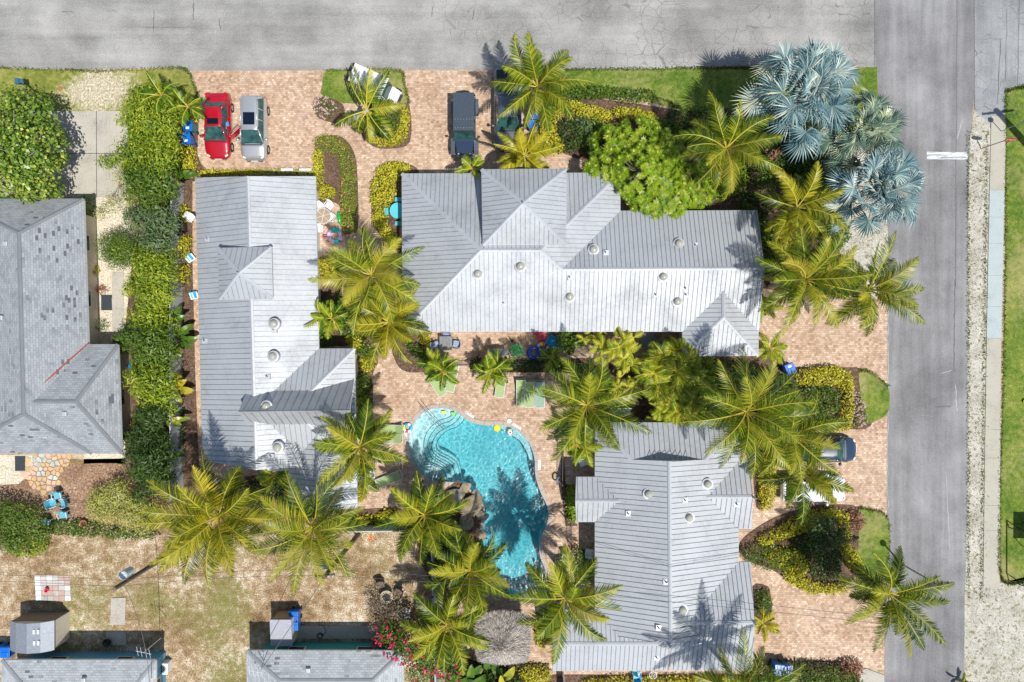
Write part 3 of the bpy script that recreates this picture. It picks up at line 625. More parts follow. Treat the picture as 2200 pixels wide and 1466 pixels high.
# ---- roofs
def roof_mesh(parent, V, F, off, style='metal', pitch=.42, skirt=.16, name='roof', zb=None, capw=.13):
    W = [Vector(P(*v)) for v in V]; mb = MB(); uvs = {}
    cnt = {}
    for fi, f in enumerate(F):
        a = Vector((0, 0, 0))
        for i in range(len(f)): a += W[f[i]].cross(W[f[(i+1) % len(f)]])
        if a.z < 0: F[fi] = f = list(f)[::-1]
        for i in range(len(f)):
            e = (f[i], f[(i+1) % len(f)]); cnt.setdefault(frozenset(e), []).append((e, fi))
    zmin = (min(w.z for w in W)-skirt) if zb is None else zb
    mb.add(W, [tuple(f) for f in F], 0); nrm = []
    for f in F:
        a = Vector((0, 0, 0))
        for i in range(len(f)): a += W[f[i]].cross(W[f[(i+1) % len(f)]])
        nrm.append(a.normalized())
    bd = {}
    for k, l in cnt.items():
        if len(l) == 1:
            (i, j), fi = l[0]; p, q = W[i], W[j]; mb.add([p, q, (q.x, q.y, max(zmin, q.z-.2)), (p.x, p.y, max(zmin, p.z-.2))], [(3, 2, 1, 0)], 1); bd[i] = j
    # soffit
    if bd:
        s = next(iter(bd)); loop = [s]; 
        while bd.get(loop[-1]) not in (None, s) and len(loop) < 60: loop.append(bd[loop[-1]])
        if len(loop) > 2:
            tri = tessellate_polygon([[Vector((W[i].x, W[i].y, 0)) for i in loop]]); mb.add([(W[i].x, W[i].y, max(zmin, W[i].z-.2)) for i in loop], [tuple(t) for t in tri], 1)
    o = mb.build(name, ['roof_metal' if style == 'metal' else style, 'trim_white'], parent, off)
    me = o.data; uvl = me.uv_layers.new(name='UVMap')
    for p in me.polygons:
        n = p.normal; d = Vector((n.x, n.y, 0)); d = d.normalized() if d.length > 1e-4 else Vector((0, 1, 0)); u = Vector((-d.y, d.x, 0))
        for li in p.loop_indices:
            co = me.vertices[me.loops[li].vertex_index].co+Vector(off); uvl.data[li].uv = (co.dot(u), co.dot(d)/max(.3, abs(n.z)))
    # seams
    if style == 'metal':
        sb = MB(); from mathutils.bvhtree import BVHTree; bv = BVHTree.FromPolygons([tuple(w) for w in W], [tuple(f) for f in F])
        for f, n in zip(F, nrm):
            if n.z < .35: continue
            d = Vector((n.x, n.y)).normalized(); u = Vector((-d.y, d.x)); pts = [(Vector((W[i].x, W[i].y)).dot(u), Vector((W[i].x, W[i].y)).dot(d)) for i in f]
            if len(pts) < 3: continue
            p0 = W[f[0]]; us = [p[0] for p in pts]; k = math.ceil(min(us)/pitch)
            while k*pitch < max(us):
                x = k*pitch; ys = []
                for i in range(len(pts)):
                    a, b_ = pts[i], pts[(i+1) % len(pts)]
                    if (a[0] > x) != (b_[0] > x): ys.append(a[1]+(b_[1]-a[1])*(x-a[0])/(b_[0]-a[0]))
                ys.sort()
                for y0, y1 in zip(ys[::2], ys[1::2]):
                    if y1-y0 < .15: continue
                    r = []
                    for y in np.linspace(y0+.03, y1-.03, 5):
                        q = u*x+d*float(y); h_ = bv.ray_cast(Vector((q.x, q.y, 50)), Vector((0, 0, -1)))[0]
                        z = h_.z if h_ else p0.z-(n.x*(q.x-p0.x)+n.y*(q.y-p0.y))/n.z; r.append((q, z))
                    hw = u*.015; vs = []
                    for q, z in r: vs += [(q.x-hw.x, q.y-hw.y, z-.01), (q.x-hw.x, q.y-hw.y, z+.038), (q.x+hw.x, q.y+hw.y, z+.038), (q.x+hw.x, q.y+hw.y, z-.01)]
                    fs = [(3, 2, 1, 0), (16, 17, 18, 19)]
                    for g in range(4): fs += [(g*4+a, g*4+a+1, g*4+a+5, g*4+a+4) for a in (0, 1, 2)]
                    sb.add(vs, fs)
                k += 1
        sb.build('standing_seams', 'roof_seam_shaded', o, off)
    cb = MB()
    for k, l in cnt.items():
        if len(l) != 2: continue
        (i, j), f1 = l[0]; f2 = l[1][1]; p, q = W[i], W[j]; e = (q-p).normalized()
        if nrm[f1].z < .3 or nrm[f2].z < .3: continue
        t1 = nrm[f1].cross(e); t2 = -nrm[f2].cross(e)
        if nrm[f1].dot(t2) > 0: continue        # valley
        up = Vector((0, 0, .05)); w = capw
        for t in (t1, t2):
            a = [p+up, q+up, q+t*w+up*.8, p+t*w+up*.8]; b_ = [x-up for x in a[2:]]
            cb.add(a+b_, [(0, 1, 2, 3), (3, 2, 4, 5)])
    if cb.f: cb.build('ridge_cap', 'roof_cap' if style == 'metal' else style, o, off)
    return o
def walls(parent, rect, off, inset, mat, zt=2.6, doors=True, ze=2.7):
    """rect: pixel corners of the eaves (clockwise or not); builds inset walls with windows"""
    W = [Vector(P(x, y, ze)[:2]) for x, y in rect]; c = sum(W, Vector((0, 0)))/len(W); n = len(W)
    ar = sum(W[i].x*W[(i+1) % n].y-W[(i+1) % n].x*W[i].y for i in range(n))
    if ar < 0: W = W[::-1]
    L = []
    for i in range(n):
        a, b_ = W[i], W[(i+1) % n]; e = (b_-a).normalized(); nr = Vector((-e.y, e.x)); L.append((a+nr*inset, e))
    C = []
    for i in range(n):
        (p, e), (q, g) = L[i-1], L[i]; det = e.x*(-g.y)+g.x*e.y
        t = ((q.x-p.x)*(-g.y)+g.x*(q.y-p.y))/det; C.append(p+e*t)
    w = MB().prism([(p.x, p.y) for p in C], 0, zt).build('wall', mat, parent, off)
    first = True
    for i in range(n):
        a, b_ = C[i], C[(i+1) % n]; ln = (b_-a).length; e = (b_-a).normalized(); o_ = Vector((e.y, -e.x)); k = int(ln/3.4)
        for j in range(k):
            m_ = a.lerp(b_, (j+.5)/k); ang = math.atan2(e.y, e.x); isd = first and doors and k > 1 and j == k//2
            if isd: first = False
            zc, hh, ww = (1.02, 2.0, .95) if isd else (1.45, 1.1, 1.2)
            fr = MB().box((m_.x+o_.x*.02, m_.y+o_.y*.02, zc), (ww, .08, hh), 0, ang).build('door' if isd else 'window', 'trim_white', parent, off)
            MB().box((m_.x+o_.x*.05, m_.y+o_.y*.05, zc+(.3 if isd else 0)), (ww-.16, .05, (hh*.4 if isd else hh-.16)), 0, ang).build('pane', 'dark_window', fr, off)
    return w
# ================================================================ THE SETTING
POOL = smooth_loop([(878,945),(888,912),(912,886),(945,877),(978,884),(1005,904),(1040,914),(1075,914),(1105,922),(1135,950),(1148,985),(1150,1020),(1160,1055),(1176,1090),(1176,1120),(1160,1160),(1160,1195),(1172,1230),(1160,1258),(1125,1277),(1085,1278),(1062,1262),(1048,1225),(1032,1190),(1030,1150),(1042,1120),(1038,1085),(1015,1055),(985,1038),(958,1035),(925,1030),(898,1005),(884,980)], 5)
def offset_loop(pts, d):
    n = len(pts); out = []; ar = sum(pts[i][0]*pts[(i+1) % n][1]-pts[(i+1) % n][0]*pts[i][1] for i in range(n)); sg = 1 if ar > 0 else -1
    for i in range(n):
        a, b_ = np.array(pts[i-1]), np.array(pts[(i+1) % n]); e = b_-a; e = e/(np.linalg.norm(e)+1e-9); out.append((pts[i][0]+e[1]*d*sg, pts[i][1]-e[0]*d*sg))
    return out
POOLO = offset_loop(POOL, 9)
HOLE = offset_loop(POOL, 3)
sheet('ground', [(-6000,-6000),(8000,-6000),(8000,7000),(-6000,7000)], 'soil', 0, holes=[HOLE])
sheet('back_garden', [(-500,995),(290,985),(440,1050),(760,1125),(990,1130),(1010,1300),(960,1700),(-500,1700)], 'dry_lawn', .004)
sheet('mulch_bed', smooth_loop([(60,1010),(130,1000),(280,1000),(330,1060),(300,1110),(180,1120),(90,1090),(20,1110),(-60,1120),(-60,1040)], 4), 'litter', .008)
sheet('side_yard', [(175,425),(270,400),(300,640),(300,1000),(180,1010)], 'white_gravel', .004)
sheet('patio_edge', [(-200,978),(70,978),(70,1015),(40,1040),(-200,1050)], 'white_gravel', .012)
sheet('lawn', [(-800,146),(0,147),(140,151),(220,153),(300,150),(370,148),(402,152),(418,185),(428,215),(428,250),(360,330),(360,420),(270,420),(270,240),(-800,240)], 'olive_lawn', .004)
sheet('driveway', [(60,239),(275,239),(275,425),(60,425)], 'concrete', .008)
for a in ([(206.5,239),(208,239),(208.5,425),(207,425)], [(60,329.5),(275,329.5),(275,331),(60,331)]): sheet('driveway_joint', a, 'asphalt_dark', .012)
sheet('road', [(-4000,-110),(1878,-110),(1878,60),(1885,147),(1500,147),(1300,150),(1110,151),(860,150),(402,152),(360,147),(140,151),(0,147),(-4000,146)], 'old_asphalt', .012)
sheet('road', [(1878,-2500),(2094,-2500),(2093,200),(2084,290),(2080,420),(2078,700),(2078,1080),(2072,1300),(2066,3500),(1895,3500),(1900,1466),(1905,1100),(1907,730),(1905,480),(1886,240),(1878,60)], 'new_asphalt', .016)
sheet('road_junction', [(2094,-110),(4500,-110),(4500,186),(2200,186),(2163,196),(2160,250),(2110,275),(2093,240)], 'junction_concrete', .012)
sheet('verge', [(2093,236),(2120,262),(2140,300),(2128,700),(2117,1050),(2112,1262),(2200,1240),(3800,1240),(3800,3000),(2066,3000),(2072,1300),(2078,1080),(2078,700),(2080,420),(2084,290)], 'shell_verge', .020)
sheet('lawn', [(2160,196),(2200,186),(4500,186),(4500,1250),(2180,1250),(2150,1240),(2147,1100),(2155,800),(2160,500)], 'green_lawn', .020)
yb = [250, 409, 467, 524, 592, 659, 727, 923, 984, 1086, 1140, 1262]
sw = MB(); sw2 = MB()
def swx(y): t = (y-250)/1010; return 2129-17*t-2*math.sin(t*3), 2161-14*t-4*math.sin(t*3)
for i in range(len(yb)-1):
    y0, y1 = yb[i]+.4, yb[i+1]-.4; a, b_ = swx(y0); c, d = swx(y1)
    (sw2 if 1 <= i <= 5 else sw).prism([P(a, y0), P(b_, y0), P(d, y1), P(c, y1)], -.1, .06)
tag(sw.build('sidewalk', 'sidewalk_old', bevel=.01), kind='structure'); tag(sw2.build('sidewalk', 'sidewalk_new', bevel=.01), kind='structure')
sheet('lawn', [(-4000,-1500),(1878,-1500),(1878,-110),(-4000,-110)], 'olive_lawn', .012)
sheet('lawn', [(2094,-1500),(4500,-1500),(4500,-110),(2094,-110)], 'green_lawn', .012)
sheet('lawn', [(960,1560),(1850,1560),(1850,2400),(960,2400)], 'olive_lawn', .012)
sheet('road_marking', [(1991,326),(2080,328),(2080,343),(1991,343)], 'worn_paint', .020)
PAV = [(412,152),(1058,151),(1110,151),(1160,170),(1290,330),(1520,470),(1640,620),(1660,640),(1800,560),(1905,620),(1907,730),(1905,1100),(1900,1440),(1640,1400),(1640,1450),(1180,1450),(1180,1420),(1010,1420),(985,1300),(1000,1140),(760,1125),(760,1100),(420,1100),(390,700),(385,420),(430,378),(424,330),(430,250),(428,205)]
sheet('paved_courtyard', PAV, 'pavers', .008, holes=[HOLE])
beds = [
 ('mulch', [(424,330),(432,352),(445,366),(680,370),(680,382),(415,390),(380,400),(380,250),(428,240)]),
 ('mulch', smooth_loop([(676,318),(682,298),(712,290),(742,300),(763,335),(769,400),(769,490),(752,503),(735,497),(728,440),(678,430),(676,380)], 4)),
 ('green_lawn', smooth_loop([(700,152),(745,150),(850,150),(868,180),(879,220),(860,228),(740,222),(692,205),(692,185)], 3)),
 ('mulch', smooth_loop([(680,210),(720,214),(740,232),(735,262),(705,262),(680,248)], 4)),
 ('mulch', smooth_loop([(800,222),(860,224),(880,228),(881,305),(840,320),(800,314),(775,285),(780,250)], 4)),
 ('mulch', smooth_loop([(805,385),(815,360),(845,348),(885,355),(900,372),(865,378),(862,440),(858,500),(862,545),(845,533),(805,490),(798,440)], 4)),
 ('green_lawn', [(1140,165),(1200,152),(1500,147),(1840,145),(1884,145),(1888,330),(1740,300),(1640,250),(1500,245),(1350,210),(1200,215)]),
 ('mulch', smooth_loop([(1155,250),(1200,205),(1300,215),(1400,228),(1480,240),(1560,235),(1650,225),(1740,300),(1790,420),(1830,520),(1860,600),(1800,610),(1640,620),(1630,470),(1490,460),(1330,380),(1210,330),(1150,320)], 3)),
 ('shell_verge', smooth_loop([(1760,330),(1886,290),(1903,430),(1906,600),(1870,640),(1810,560)], 3)),
 ('mulch', smooth_loop([(683,725),(740,745),(765,735),(812,770),(800,810),(800,900),(780,905),(765,900),(765,750),(690,745)], 3)),
 ('mulch', smooth_loop([(845,700),(880,715),(920,730),(930,790),(905,800),(865,796),(845,765),(840,725)], 4)),
 ('mulch', smooth_loop([(745,810),(798,812),(800,900),(805,960),(780,960),(760,900)], 3)),
 ('mulch', [(684,555),(735,556),(735,640),(800,650),(850,720),(800,740),(690,745),(686,650)]),
 ('mulch', [(384,380),(414,380),(414,560),(420,800),(428,1000),(480,1030),(520,1100),(340,1110),(270,1000),(270,700),(300,420)]),
 ('litter', [(186,1100),(300,1060),(480,1070),(760,1125),(760,1145),(330,1150),(190,1130)]),
 ('mulch', [(480,1030),(620,1012),(620,1095),(765,1095),(850,1090),(935,1120),(935,1135),(760,1130),(560,1110)]),
 ('mulch', [(890,1100),(985,1030),(1040,1090),(1028,1150),(1030,1190),(1045,1250),(990,1290),(940,1280),(900,1200)]),
 ('mulch', [(1010,778),(1250,770),(1360,770),(1520,760),(1640,760),(1700,800),(1700,960),(1540,930),(1440,908),(1260,920),(1250,800),(1010,800)]),
 ('mulch', smooth_loop([(1640,800),(1700,790),(1820,790),(1850,795),(1880,840),(1870,915),(1820,922),(1740,925),(1680,930),(1655,1000),(1650,1080),(1625,1090),(1618,1000),(1620,900)], 3)),
 ('green_lawn', smooth_loop([(1845,796),(1870,800),(1907,830),(1907,885),(1880,905),(1855,908),(1850,860)], 3)),
 ('mulch', smooth_loop([(1590,1165),(1640,1125),(1700,1098),(1760,1085),(1850,1092),(1860,1150),(1850,1220),(1800,1268),(1740,1270),(1700,1255),(1660,1225),(1600,1200)], 4)),
 ('green_lawn', smooth_loop([(1845,1092),(1870,1095),(1907,1115),(1907,1210),(1890,1250),(1850,1270),(1838,1230),(1845,1150)], 3)),
 ('mulch', smooth_loop([(1616,1262),(1645,1258),(1655,1275),(1656,1330),(1620,1345)], 3)),
 ('mulch', [(1180,1450),(1640,1450),(1640,1420),(1800,1420),(1845,1430),(1850,1560),(960,1560),(980,1400),(1020,1420),(1120,1425),(1180,1425)]),
 ('mulch', [(1146,1330),(1188,1330),(1188,1385),(1150,1385)]),
 ('concrete', [(1845,1440),(1860,1436),(1899,1450),(1896,2000),(1850,2000)]),
 ('mulch', [(1208,930),(1215,1040),(1240,1045),(1240,1130),(1215,1130),(1206,1050)]),
]
for i, (m_, p_) in enumerate(beds): sheet({'mulch': 'planting_bed', 'green_lawn': 'lawn', 'white_gravel': 'gravel_bed', 'shell_verge': 'gravel_bed', 'litter': 'planting_bed', 'concrete': 'apron'}[m_], p_, m_, .016+.0022*i)
# ---- footpath, west house side
fp = MB()
for y0, y1 in ((585,607),(608,640),(641,674),(675,712)): fp.prism([P(241, y0), P(266, y0), P(267, y1), P(242, y1)], 0, .05)
tag(fp.build('path', 'concrete'), kind='structure')
# ================================================================ POOL
pool = tag(MB().build('swimming_pool', 'plaster'), 'curving turquoise swimming pool with stone edge between the three metal-roofed houses', 'pool')
WL = -.13
cp = MB().prism([P(*p) for p in POOLO], -.12, .05, 0, [[P(*p) for p in POOL]]); cp.build('coping', 'coping', pool, bevel=.012)
joints = MB(); 
for i in range(0, len(POOL), 3):
    a, b_ = P(*POOL[i]), P(*POOLO[i]); e = Vector((b_[0]-a[0], b_[1]-a[1], 0)); ang = math.atan2(e.y, e.x); joints.box(((a[0]+b_[0])/2, (a[1]+b_[1])/2, .0512), (e.length*.96, .018, .004), 0, ang)
joints.build('coping_joint', 'asphalt_dark', pool)
pw_ = [P(*p) for p in POOL]
wl = MB(); n_ = len(pw_)
wl.add([(p[0], p[1], .045) for p in pw_]+[(p[0], p[1], -1.75) for p in pw_], [(i, (i+1) % n_, n_+(i+1) % n_, n_+i) for i in range(n_)]); wl.build('basin_wall', 'plaster_wall', pool)
MB().prism(pw_, None, -1.7).build('basin_floor', 'plaster', pool)
# shelf and steps: contour curves cut against the pool outline
C1 = smooth_loop([(973,882),(968,894),(958,899),(940,906),(922,922),(912,942),(910,962),(914,980),(925,996),(944,1005),(956,1016),(962,1040)], 4, False)
C2 = smooth_loop([(983,884),(976,897),(966,905),(948,912),(932,926),(921,944),(919,962),(925,980),(938,992),(952,1000),(966,1014),(972,1040)], 4, False)
C3 = smooth_loop([(991,888),(984,902),(972,912),(956,920),(941,931),(930,947),(928,963),(933,975),(946,985),(960,992),(974,1006),(981,1042)], 4, False)
C4 = smooth_loop([(1000,893),(994,906),(981,918),(966,923),(950,934),(940,948),(938,962),(943,970),(955,976),(970,984),(984,1000),(990,1044)], 4, False)
def west_of(curve):
    """pool outline west of a step curve"""
    a = np.array([p for p in POOL]); s = int(np.argmin(np.linalg.norm(a-np.array(curve[0]), axis=1))); e = int(np.argmin(np.linalg.norm(a-np.array(curve[-1]), axis=1)))
    out = []; i = e
    while i != s: out.append(POOL[i]); i = (i+1) % len(POOL)
    return [POOL[s]]+list(curve[1:-1])+out
for i, (c, z) in enumerate(((C4, -1.05), (C3, -.80), (C2, -.55), (C1, -.26))):
    p_ = [P(*q) for q in west_of(c)]; MB().prism(p_, -1.69+.003*i, z).build('pool_step', 'plaster', pool)
    tb = MB(); pts = [P(*q, z+.006) for q in c[1:-1]]; tb.tube(pts, .022, n=4); tb.build('step_edge', 'step_tile', pool)
BN = smooth_loop([(1068,917),(1092,932),(1118,950),(1133,975),(1137,988),(1147,993)], 4, False)
a = np.array(POOL); s_ = int(np.argmin(np.linalg.norm(a-np.array(BN[0]), axis=1))); e_ = int(np.argmin(np.linalg.norm(a-np.array(BN[-1]), axis=1)))
MB().prism([P(*q) for q in BN+POOL[s_+1:e_+1][::-1]], -1.66, -.45).build('bench_ledge', 'plaster', pool); MB().tube([P(*q, -.44) for q in BN], .022, n=4).build('step_edge', 'step_tile', pool)
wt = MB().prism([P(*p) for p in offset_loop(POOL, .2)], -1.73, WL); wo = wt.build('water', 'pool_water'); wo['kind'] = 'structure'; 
# ================================================================ METAL-ROOFED HOUSES
E = 2.7
def house(name, loc, label):
    return thing(name, P(*loc), label, 'house'), P(*loc)
hA, oA = house('guest_house', (560, 733), 'long narrow metal-roofed cottage left of the pool, with a small square cupola')
walls(hA, [(419,382),(678,379),(687,1006),(436,1006)], oA, .5, 'white_wall'); walls(hA, [(600,749),(762,749),(767,1012),(600,1012)], oA, .45, 'white_wall'); walls(hA, [(619,960),(764,960),(768,1088),(619,1088)], oA, .55, 'white_wall')
rA = roof_mesh(hA, [(419,382,E),(678,379,E),(690,1000,E),(435,989,E),(532,379,4.4),(550,1010,4.4)], [(0,4,5,3),(4,1,2,5)], oA, pitch=.34)
roof_mesh(hA, [(560,749,E),(762,749,E),(766,1012,E),(560,1012,E),(560,881,4.42),(629,881,4.42)], [(0,1,5,4),(1,2,5),(2,3,4,5)], oA, pitch=.34)
roof_mesh(hA, [(618,930,E),(765,930,E),(768,1092,E),(619,1092,E),(683,925,3.8),(684,1097,3.8)], [(0,4,5,3),(4,1,2,5)], oA, pitch=.34)
roof_mesh(hA, [(541,815,E),(761,814,E),(758,931,E),(541,931,E),(512,885,5.9),(751,882,5.9)], [(0,1,5,4),(4,5,2,3)], oA, pitch=.5, skirt=.05, capw=.07)
MB().prism([P(478,542,4.4)[:2], P(576,542,4.4)[:2], P(577,634,4.4)[:2], P(479,634,4.4)[:2]], 2.8, 4.4).build('cupola_wall', 'white_wall', hA, oA)
roof_mesh(hA, [(468,533,4.5),(583,530,4.5),(586,643,4.5),(471,644,4.5),(513,587,5.5)], [(0,1,4),(1,2,4),(2,3,4),(3,0,4)], oA, pitch=.34, skirt=.12)
hB, oB = house('guest_house', (1250, 560), 'large metal-roofed house top centre with a square tower roof')
walls(hB, [(863,373),(1333,371),(1333,713),(865,713)], oB, .5, 'white_wall'); walls(hB, [(1330,452),(1627,452),(1630,713),(1330,713)], oB, .56, 'white_wall'); walls(hB, [(1466,680),(1630,680),(1630,766),(1466,766)], oB, .46, 'white_wall', doors=False)
roof_mesh(hB, [(863,373,E),(1333,371,E),(1333,453,E),(1627,452,E),(1643,577,4.24),(1630,713,E),(865,713,E),(1033,538,4.7),(1162,538,4.7),(1207,579,4.24)],
    [(0,6,7),(0,7,8,1),(1,8,9,2),(2,9,4,3),(6,5,4,9),(6,9,8,7)], oB, pitch=.30)
roof_mesh(hB, [(1466,640,E),(1630,640,E),(1630,765,E),(1466,766,E),(1554,626,3.68),(1555,682,3.68)], [(0,3,5,4),(3,2,5),(2,1,4,5)], oB, pitch=.30)
MB().prism([P(1044,374,4.5)[:2], P(1208,374,4.5)[:2], P(1208,518,4.5)[:2], P(1046,518,4.5)[:2]], 0, 4.45).build('tower_wall', 'white_wall', hB, oB)
roof_mesh(hB, [(1034,364,4.75),(1217,362,4.75),(1217,526,4.75),(1037,527,4.75),(1124,436,6.1)], [(0,1,4),(1,2,4),(2,3,4),(3,0,4)], oB, pitch=.30, skirt=.14)
hC, oC = house('guest_house', (1440, 1180), 'broad metal-roofed house right of the pool with four side gables')
walls(hC, [(1278,908),(1590,908),(1585,1358),(1278,1358)], oC, .5, 'white_wall')
for r_, i_ in (([(1238,1025),(1420,1025),(1420,1122),(1238,1122)], .45), ([(1440,985),(1612,985),(1615,1137),(1440,1137)], .47), ([(1438,1208),(1613,1208),(1617,1441),(1438,1441)], .52), ([(1187,1311),(1436,1311),(1436,1441),(1187,1441)], .49)): walls(hC, r_, oC, i_, 'white_wall', doors=False)
roof_mesh(hC, [(1278,908,E),(1590,908,E),(1585,1358,E),(1278,1360,E),(1358,988,3.65),(1515,988,3.65),(1438,991,4.6),(1441,1385,4.6)], [(0,1,5,4),(4,5,6),(0,4,6,7,3),(5,1,2,7,6)], oC, pitch=.34)
roof_mesh(hC, [(1238,1025,E),(1400,1025,E),(1400,1122,E),(1238,1122,E),(1236,1077,3.33),(1400,1077,3.33)], [(0,1,5,4),(4,5,2,3)], oC, pitch=.34)
roof_mesh(hC, [(1440,990,E),(1610,990,E),(1615,1137,E),(1440,1137,E),(1440,1068,3.6),(1618,1068,3.6)], [(0,1,5,4),(4,5,2,3)], oC, pitch=.34)
roof_mesh(hC, [(1438,1208,E),(1613,1208,E),(1617,1441,E),(1438,1441,E),(1438,1340,4.15),(1621,1338,4.15)], [(0,1,5,4),(4,5,2,3)], oC, pitch=.30)
roof_mesh(hC, [(1187,1311,E),(1436,1311,E),(1436,1441,E),(1187,1442,E),(1187,1384,3.5),(1436,1384,3.5)], [(0,1,5,4),(4,5,2,3)], oC, pitch=.30)
# tubular skylights, vents: parts of their house, set on the slopes
def dome(h, off, x, y, z, r=.26):
    b = P(x, y, z); f = MB(); f.lathe((b[0], b[1], z-.3), [(r*1.45, 0), (r*1.45, .34), (r*1.1, .36), (r*1.05, .42)], n=20); o = f.build('skylight', 'roof_cap', h, off, smooth=False)
    MB().lathe((b[0], b[1], z+.1), [(r, 0), (r*.97, .08), (r*.8, .17), (r*.45, .23), (.02, .25)], n=20).build('dome', 'skylight', o, off, smooth=True)
def pipe(h, off, x, y, z):
    b = P(x, y, z); f = MB(); f.box((b[0], b[1], z-.08), (.34, .34, .2)); f.lathe((b[0], b[1], z), [(.05, 0), (.05, .32)], n=8); f.build('vent_pipe', 'roof_cap', h, off)
def finial(h, off, x, y, z):
    b = P(x, y, z); f = MB(); f.lathe((b[0], b[1], z-.05), [(.09, 0), (.1, .12), (.04, .18), (.07, .28), (.02, .5)], n=8); f.build('finial', 'roof_cap', h, off)
for x, y, z in ((589,696,4.2),(587,766,4.2),(573,873,5.3),(597,961,4.15)): dome(hA, oA, x, y, z)
for x, y, z in ((1027,589,4.15),(1118,573,4.35),(1224,638,3.55),(1275,537,3.8),(1458,524,3.6),(1425,595,4.05),(1455,648,3.45)): dome(hB, oB, x, y, z)
for x, y, z in ((1393,1061,4.0),(1520,1040,3.75),(1480,1112,4.1),(1466,1310,4.25)): dome(hC, oC, x, y, z)
for x, y, z in ((446,514,3.1),(575,810,4.1),(589,710,4.1),(583,981,4.1),(440,733,3.0)): pipe(hA, oA, x, y, z)
for x, y, z in ((1302,543,3.9),(1494,527,3.6),(1225,597,4.1),(1409,634,3.6),(1473,620,3.75),(1474,634,3.6),(1083,653,3.4)): pipe(hB, oB, x, y, z)
for x, y, z in ((1350,1104,3.6),(1431,1251,4.5),(1415,1349,4.4),(1411,1413,3.1),(1472,1075,4.3),(1583,1084,3.4)): pipe(hC, oC, x, y, z)
finial(hA, oA, 513, 587, 5.45); finial(hB, oB, 1124, 436, 6.05); finial(hC, oC, 1438, 1386, 4.6); finial(hC, oC, 1619, 1069, 3.6); finial(hC, oC, 1621, 1338, 4.15)
# ================================================================ NEIGHBOURS
hD, oD = house('bungalow', (60, 700), 'grey-shingled bungalow at the left edge with rusty red valley flashing')
walls(hD, [(-110,427),(183,427),(196,975),(-110,975)], oD, .85, 'cream_wall', ze=2.6, zt=2.5); walls(hD, [(60,740),(254,740),(262,975),(60,975)], oD, .7, 'cream_wall', ze=2.6, zt=2.5, doors=False)
roof_mesh(hD, [(-110,427,2.6),(180,427,2.6),(198,975,2.6),(-110,975,2.6),(40,500,4.2),(50,890,4.2)], [(0,1,4),(1,2,5,4),(2,3,5),(3,0,4,5)], oD, 'shingle_grey')
roof_mesh(hD, [(20,740,2.6),(254,740,2.6),(262,975,2.6),(20,974,2.6),(20,863,3.95),(163,863,3.95)], [(0,1,5,4),(1,2,5),(2,3,4,5)], oD, 'shingle_grey')
rf = MB(); rf.tube([P(190,738,2.72), P(122,798,3.4), P(58,857,4.02)], .05, n=6); rf.build('valley_flashing', 'rust_flash', hD, oD)
rf = MB(); rf.tube([P(57,869,4.0), P(86,891,3.72)], .05, n=6); rf.build('valley_flashing', 'rust_orange', hD, oD)
for x, y, z in ((13,524,3.9),(98,937,3.15),(140,889,3.7),(3,683,3.9)):
    b = P(x, y, z); MB().box((b[0], b[1], z), (.3, .3, .28)).build('roof_vent', 'roof_cap', hD, oD, bevel=.03)
hE, oE = house('bungalow', (170, 1500), 'pale-shingled blue-walled bungalow at the bottom left corner')
walls(hE, [(3,1418),(335,1418),(335,1700),(3,1700)], oE, .62, 'blue_wall', ze=2.6, zt=2.5)
roof_mesh(hE, [(3,1418,2.6),(335,1418,2.6),(335,1700,2.6),(3,1700,2.6),(130,1570,4.2),(215,1570,4.2)], [(0,1,5,4),(1,2,5),(2,3,4,5),(3,0,4)], oE, 'shingle_pale')
hF, oF = house('bungalow', (700, 1500), 'pale-shingled teal-walled bungalow at the bottom edge beside the pink-flowered bush')
walls(hF, [(530,1398),(868,1398),(868,1620),(530,1620)], oF, .55, 'teal_wall', ze=2.6, zt=2.5)
roof_mesh(hF, [(530,1398,2.6),(868,1398,2.6),(868,1620,2.6),(530,1620,2.6),(600,1463,3.4),(800,1463,3.4)], [(0,1,5,4),(1,2,5),(2,3,4,5),(3,0,4)], oF, 'shingle_pale')
for h_, o_, x, y in ((hE, oE, 181,1460),(hF, oF, 663,1439)):
    b = P(x, y, 3.1); MB().box((b[0], b[1], 3.1), (.28, .28, .35)).build('roof_vent', 'roof_cap', h_, o_, bevel=.03)
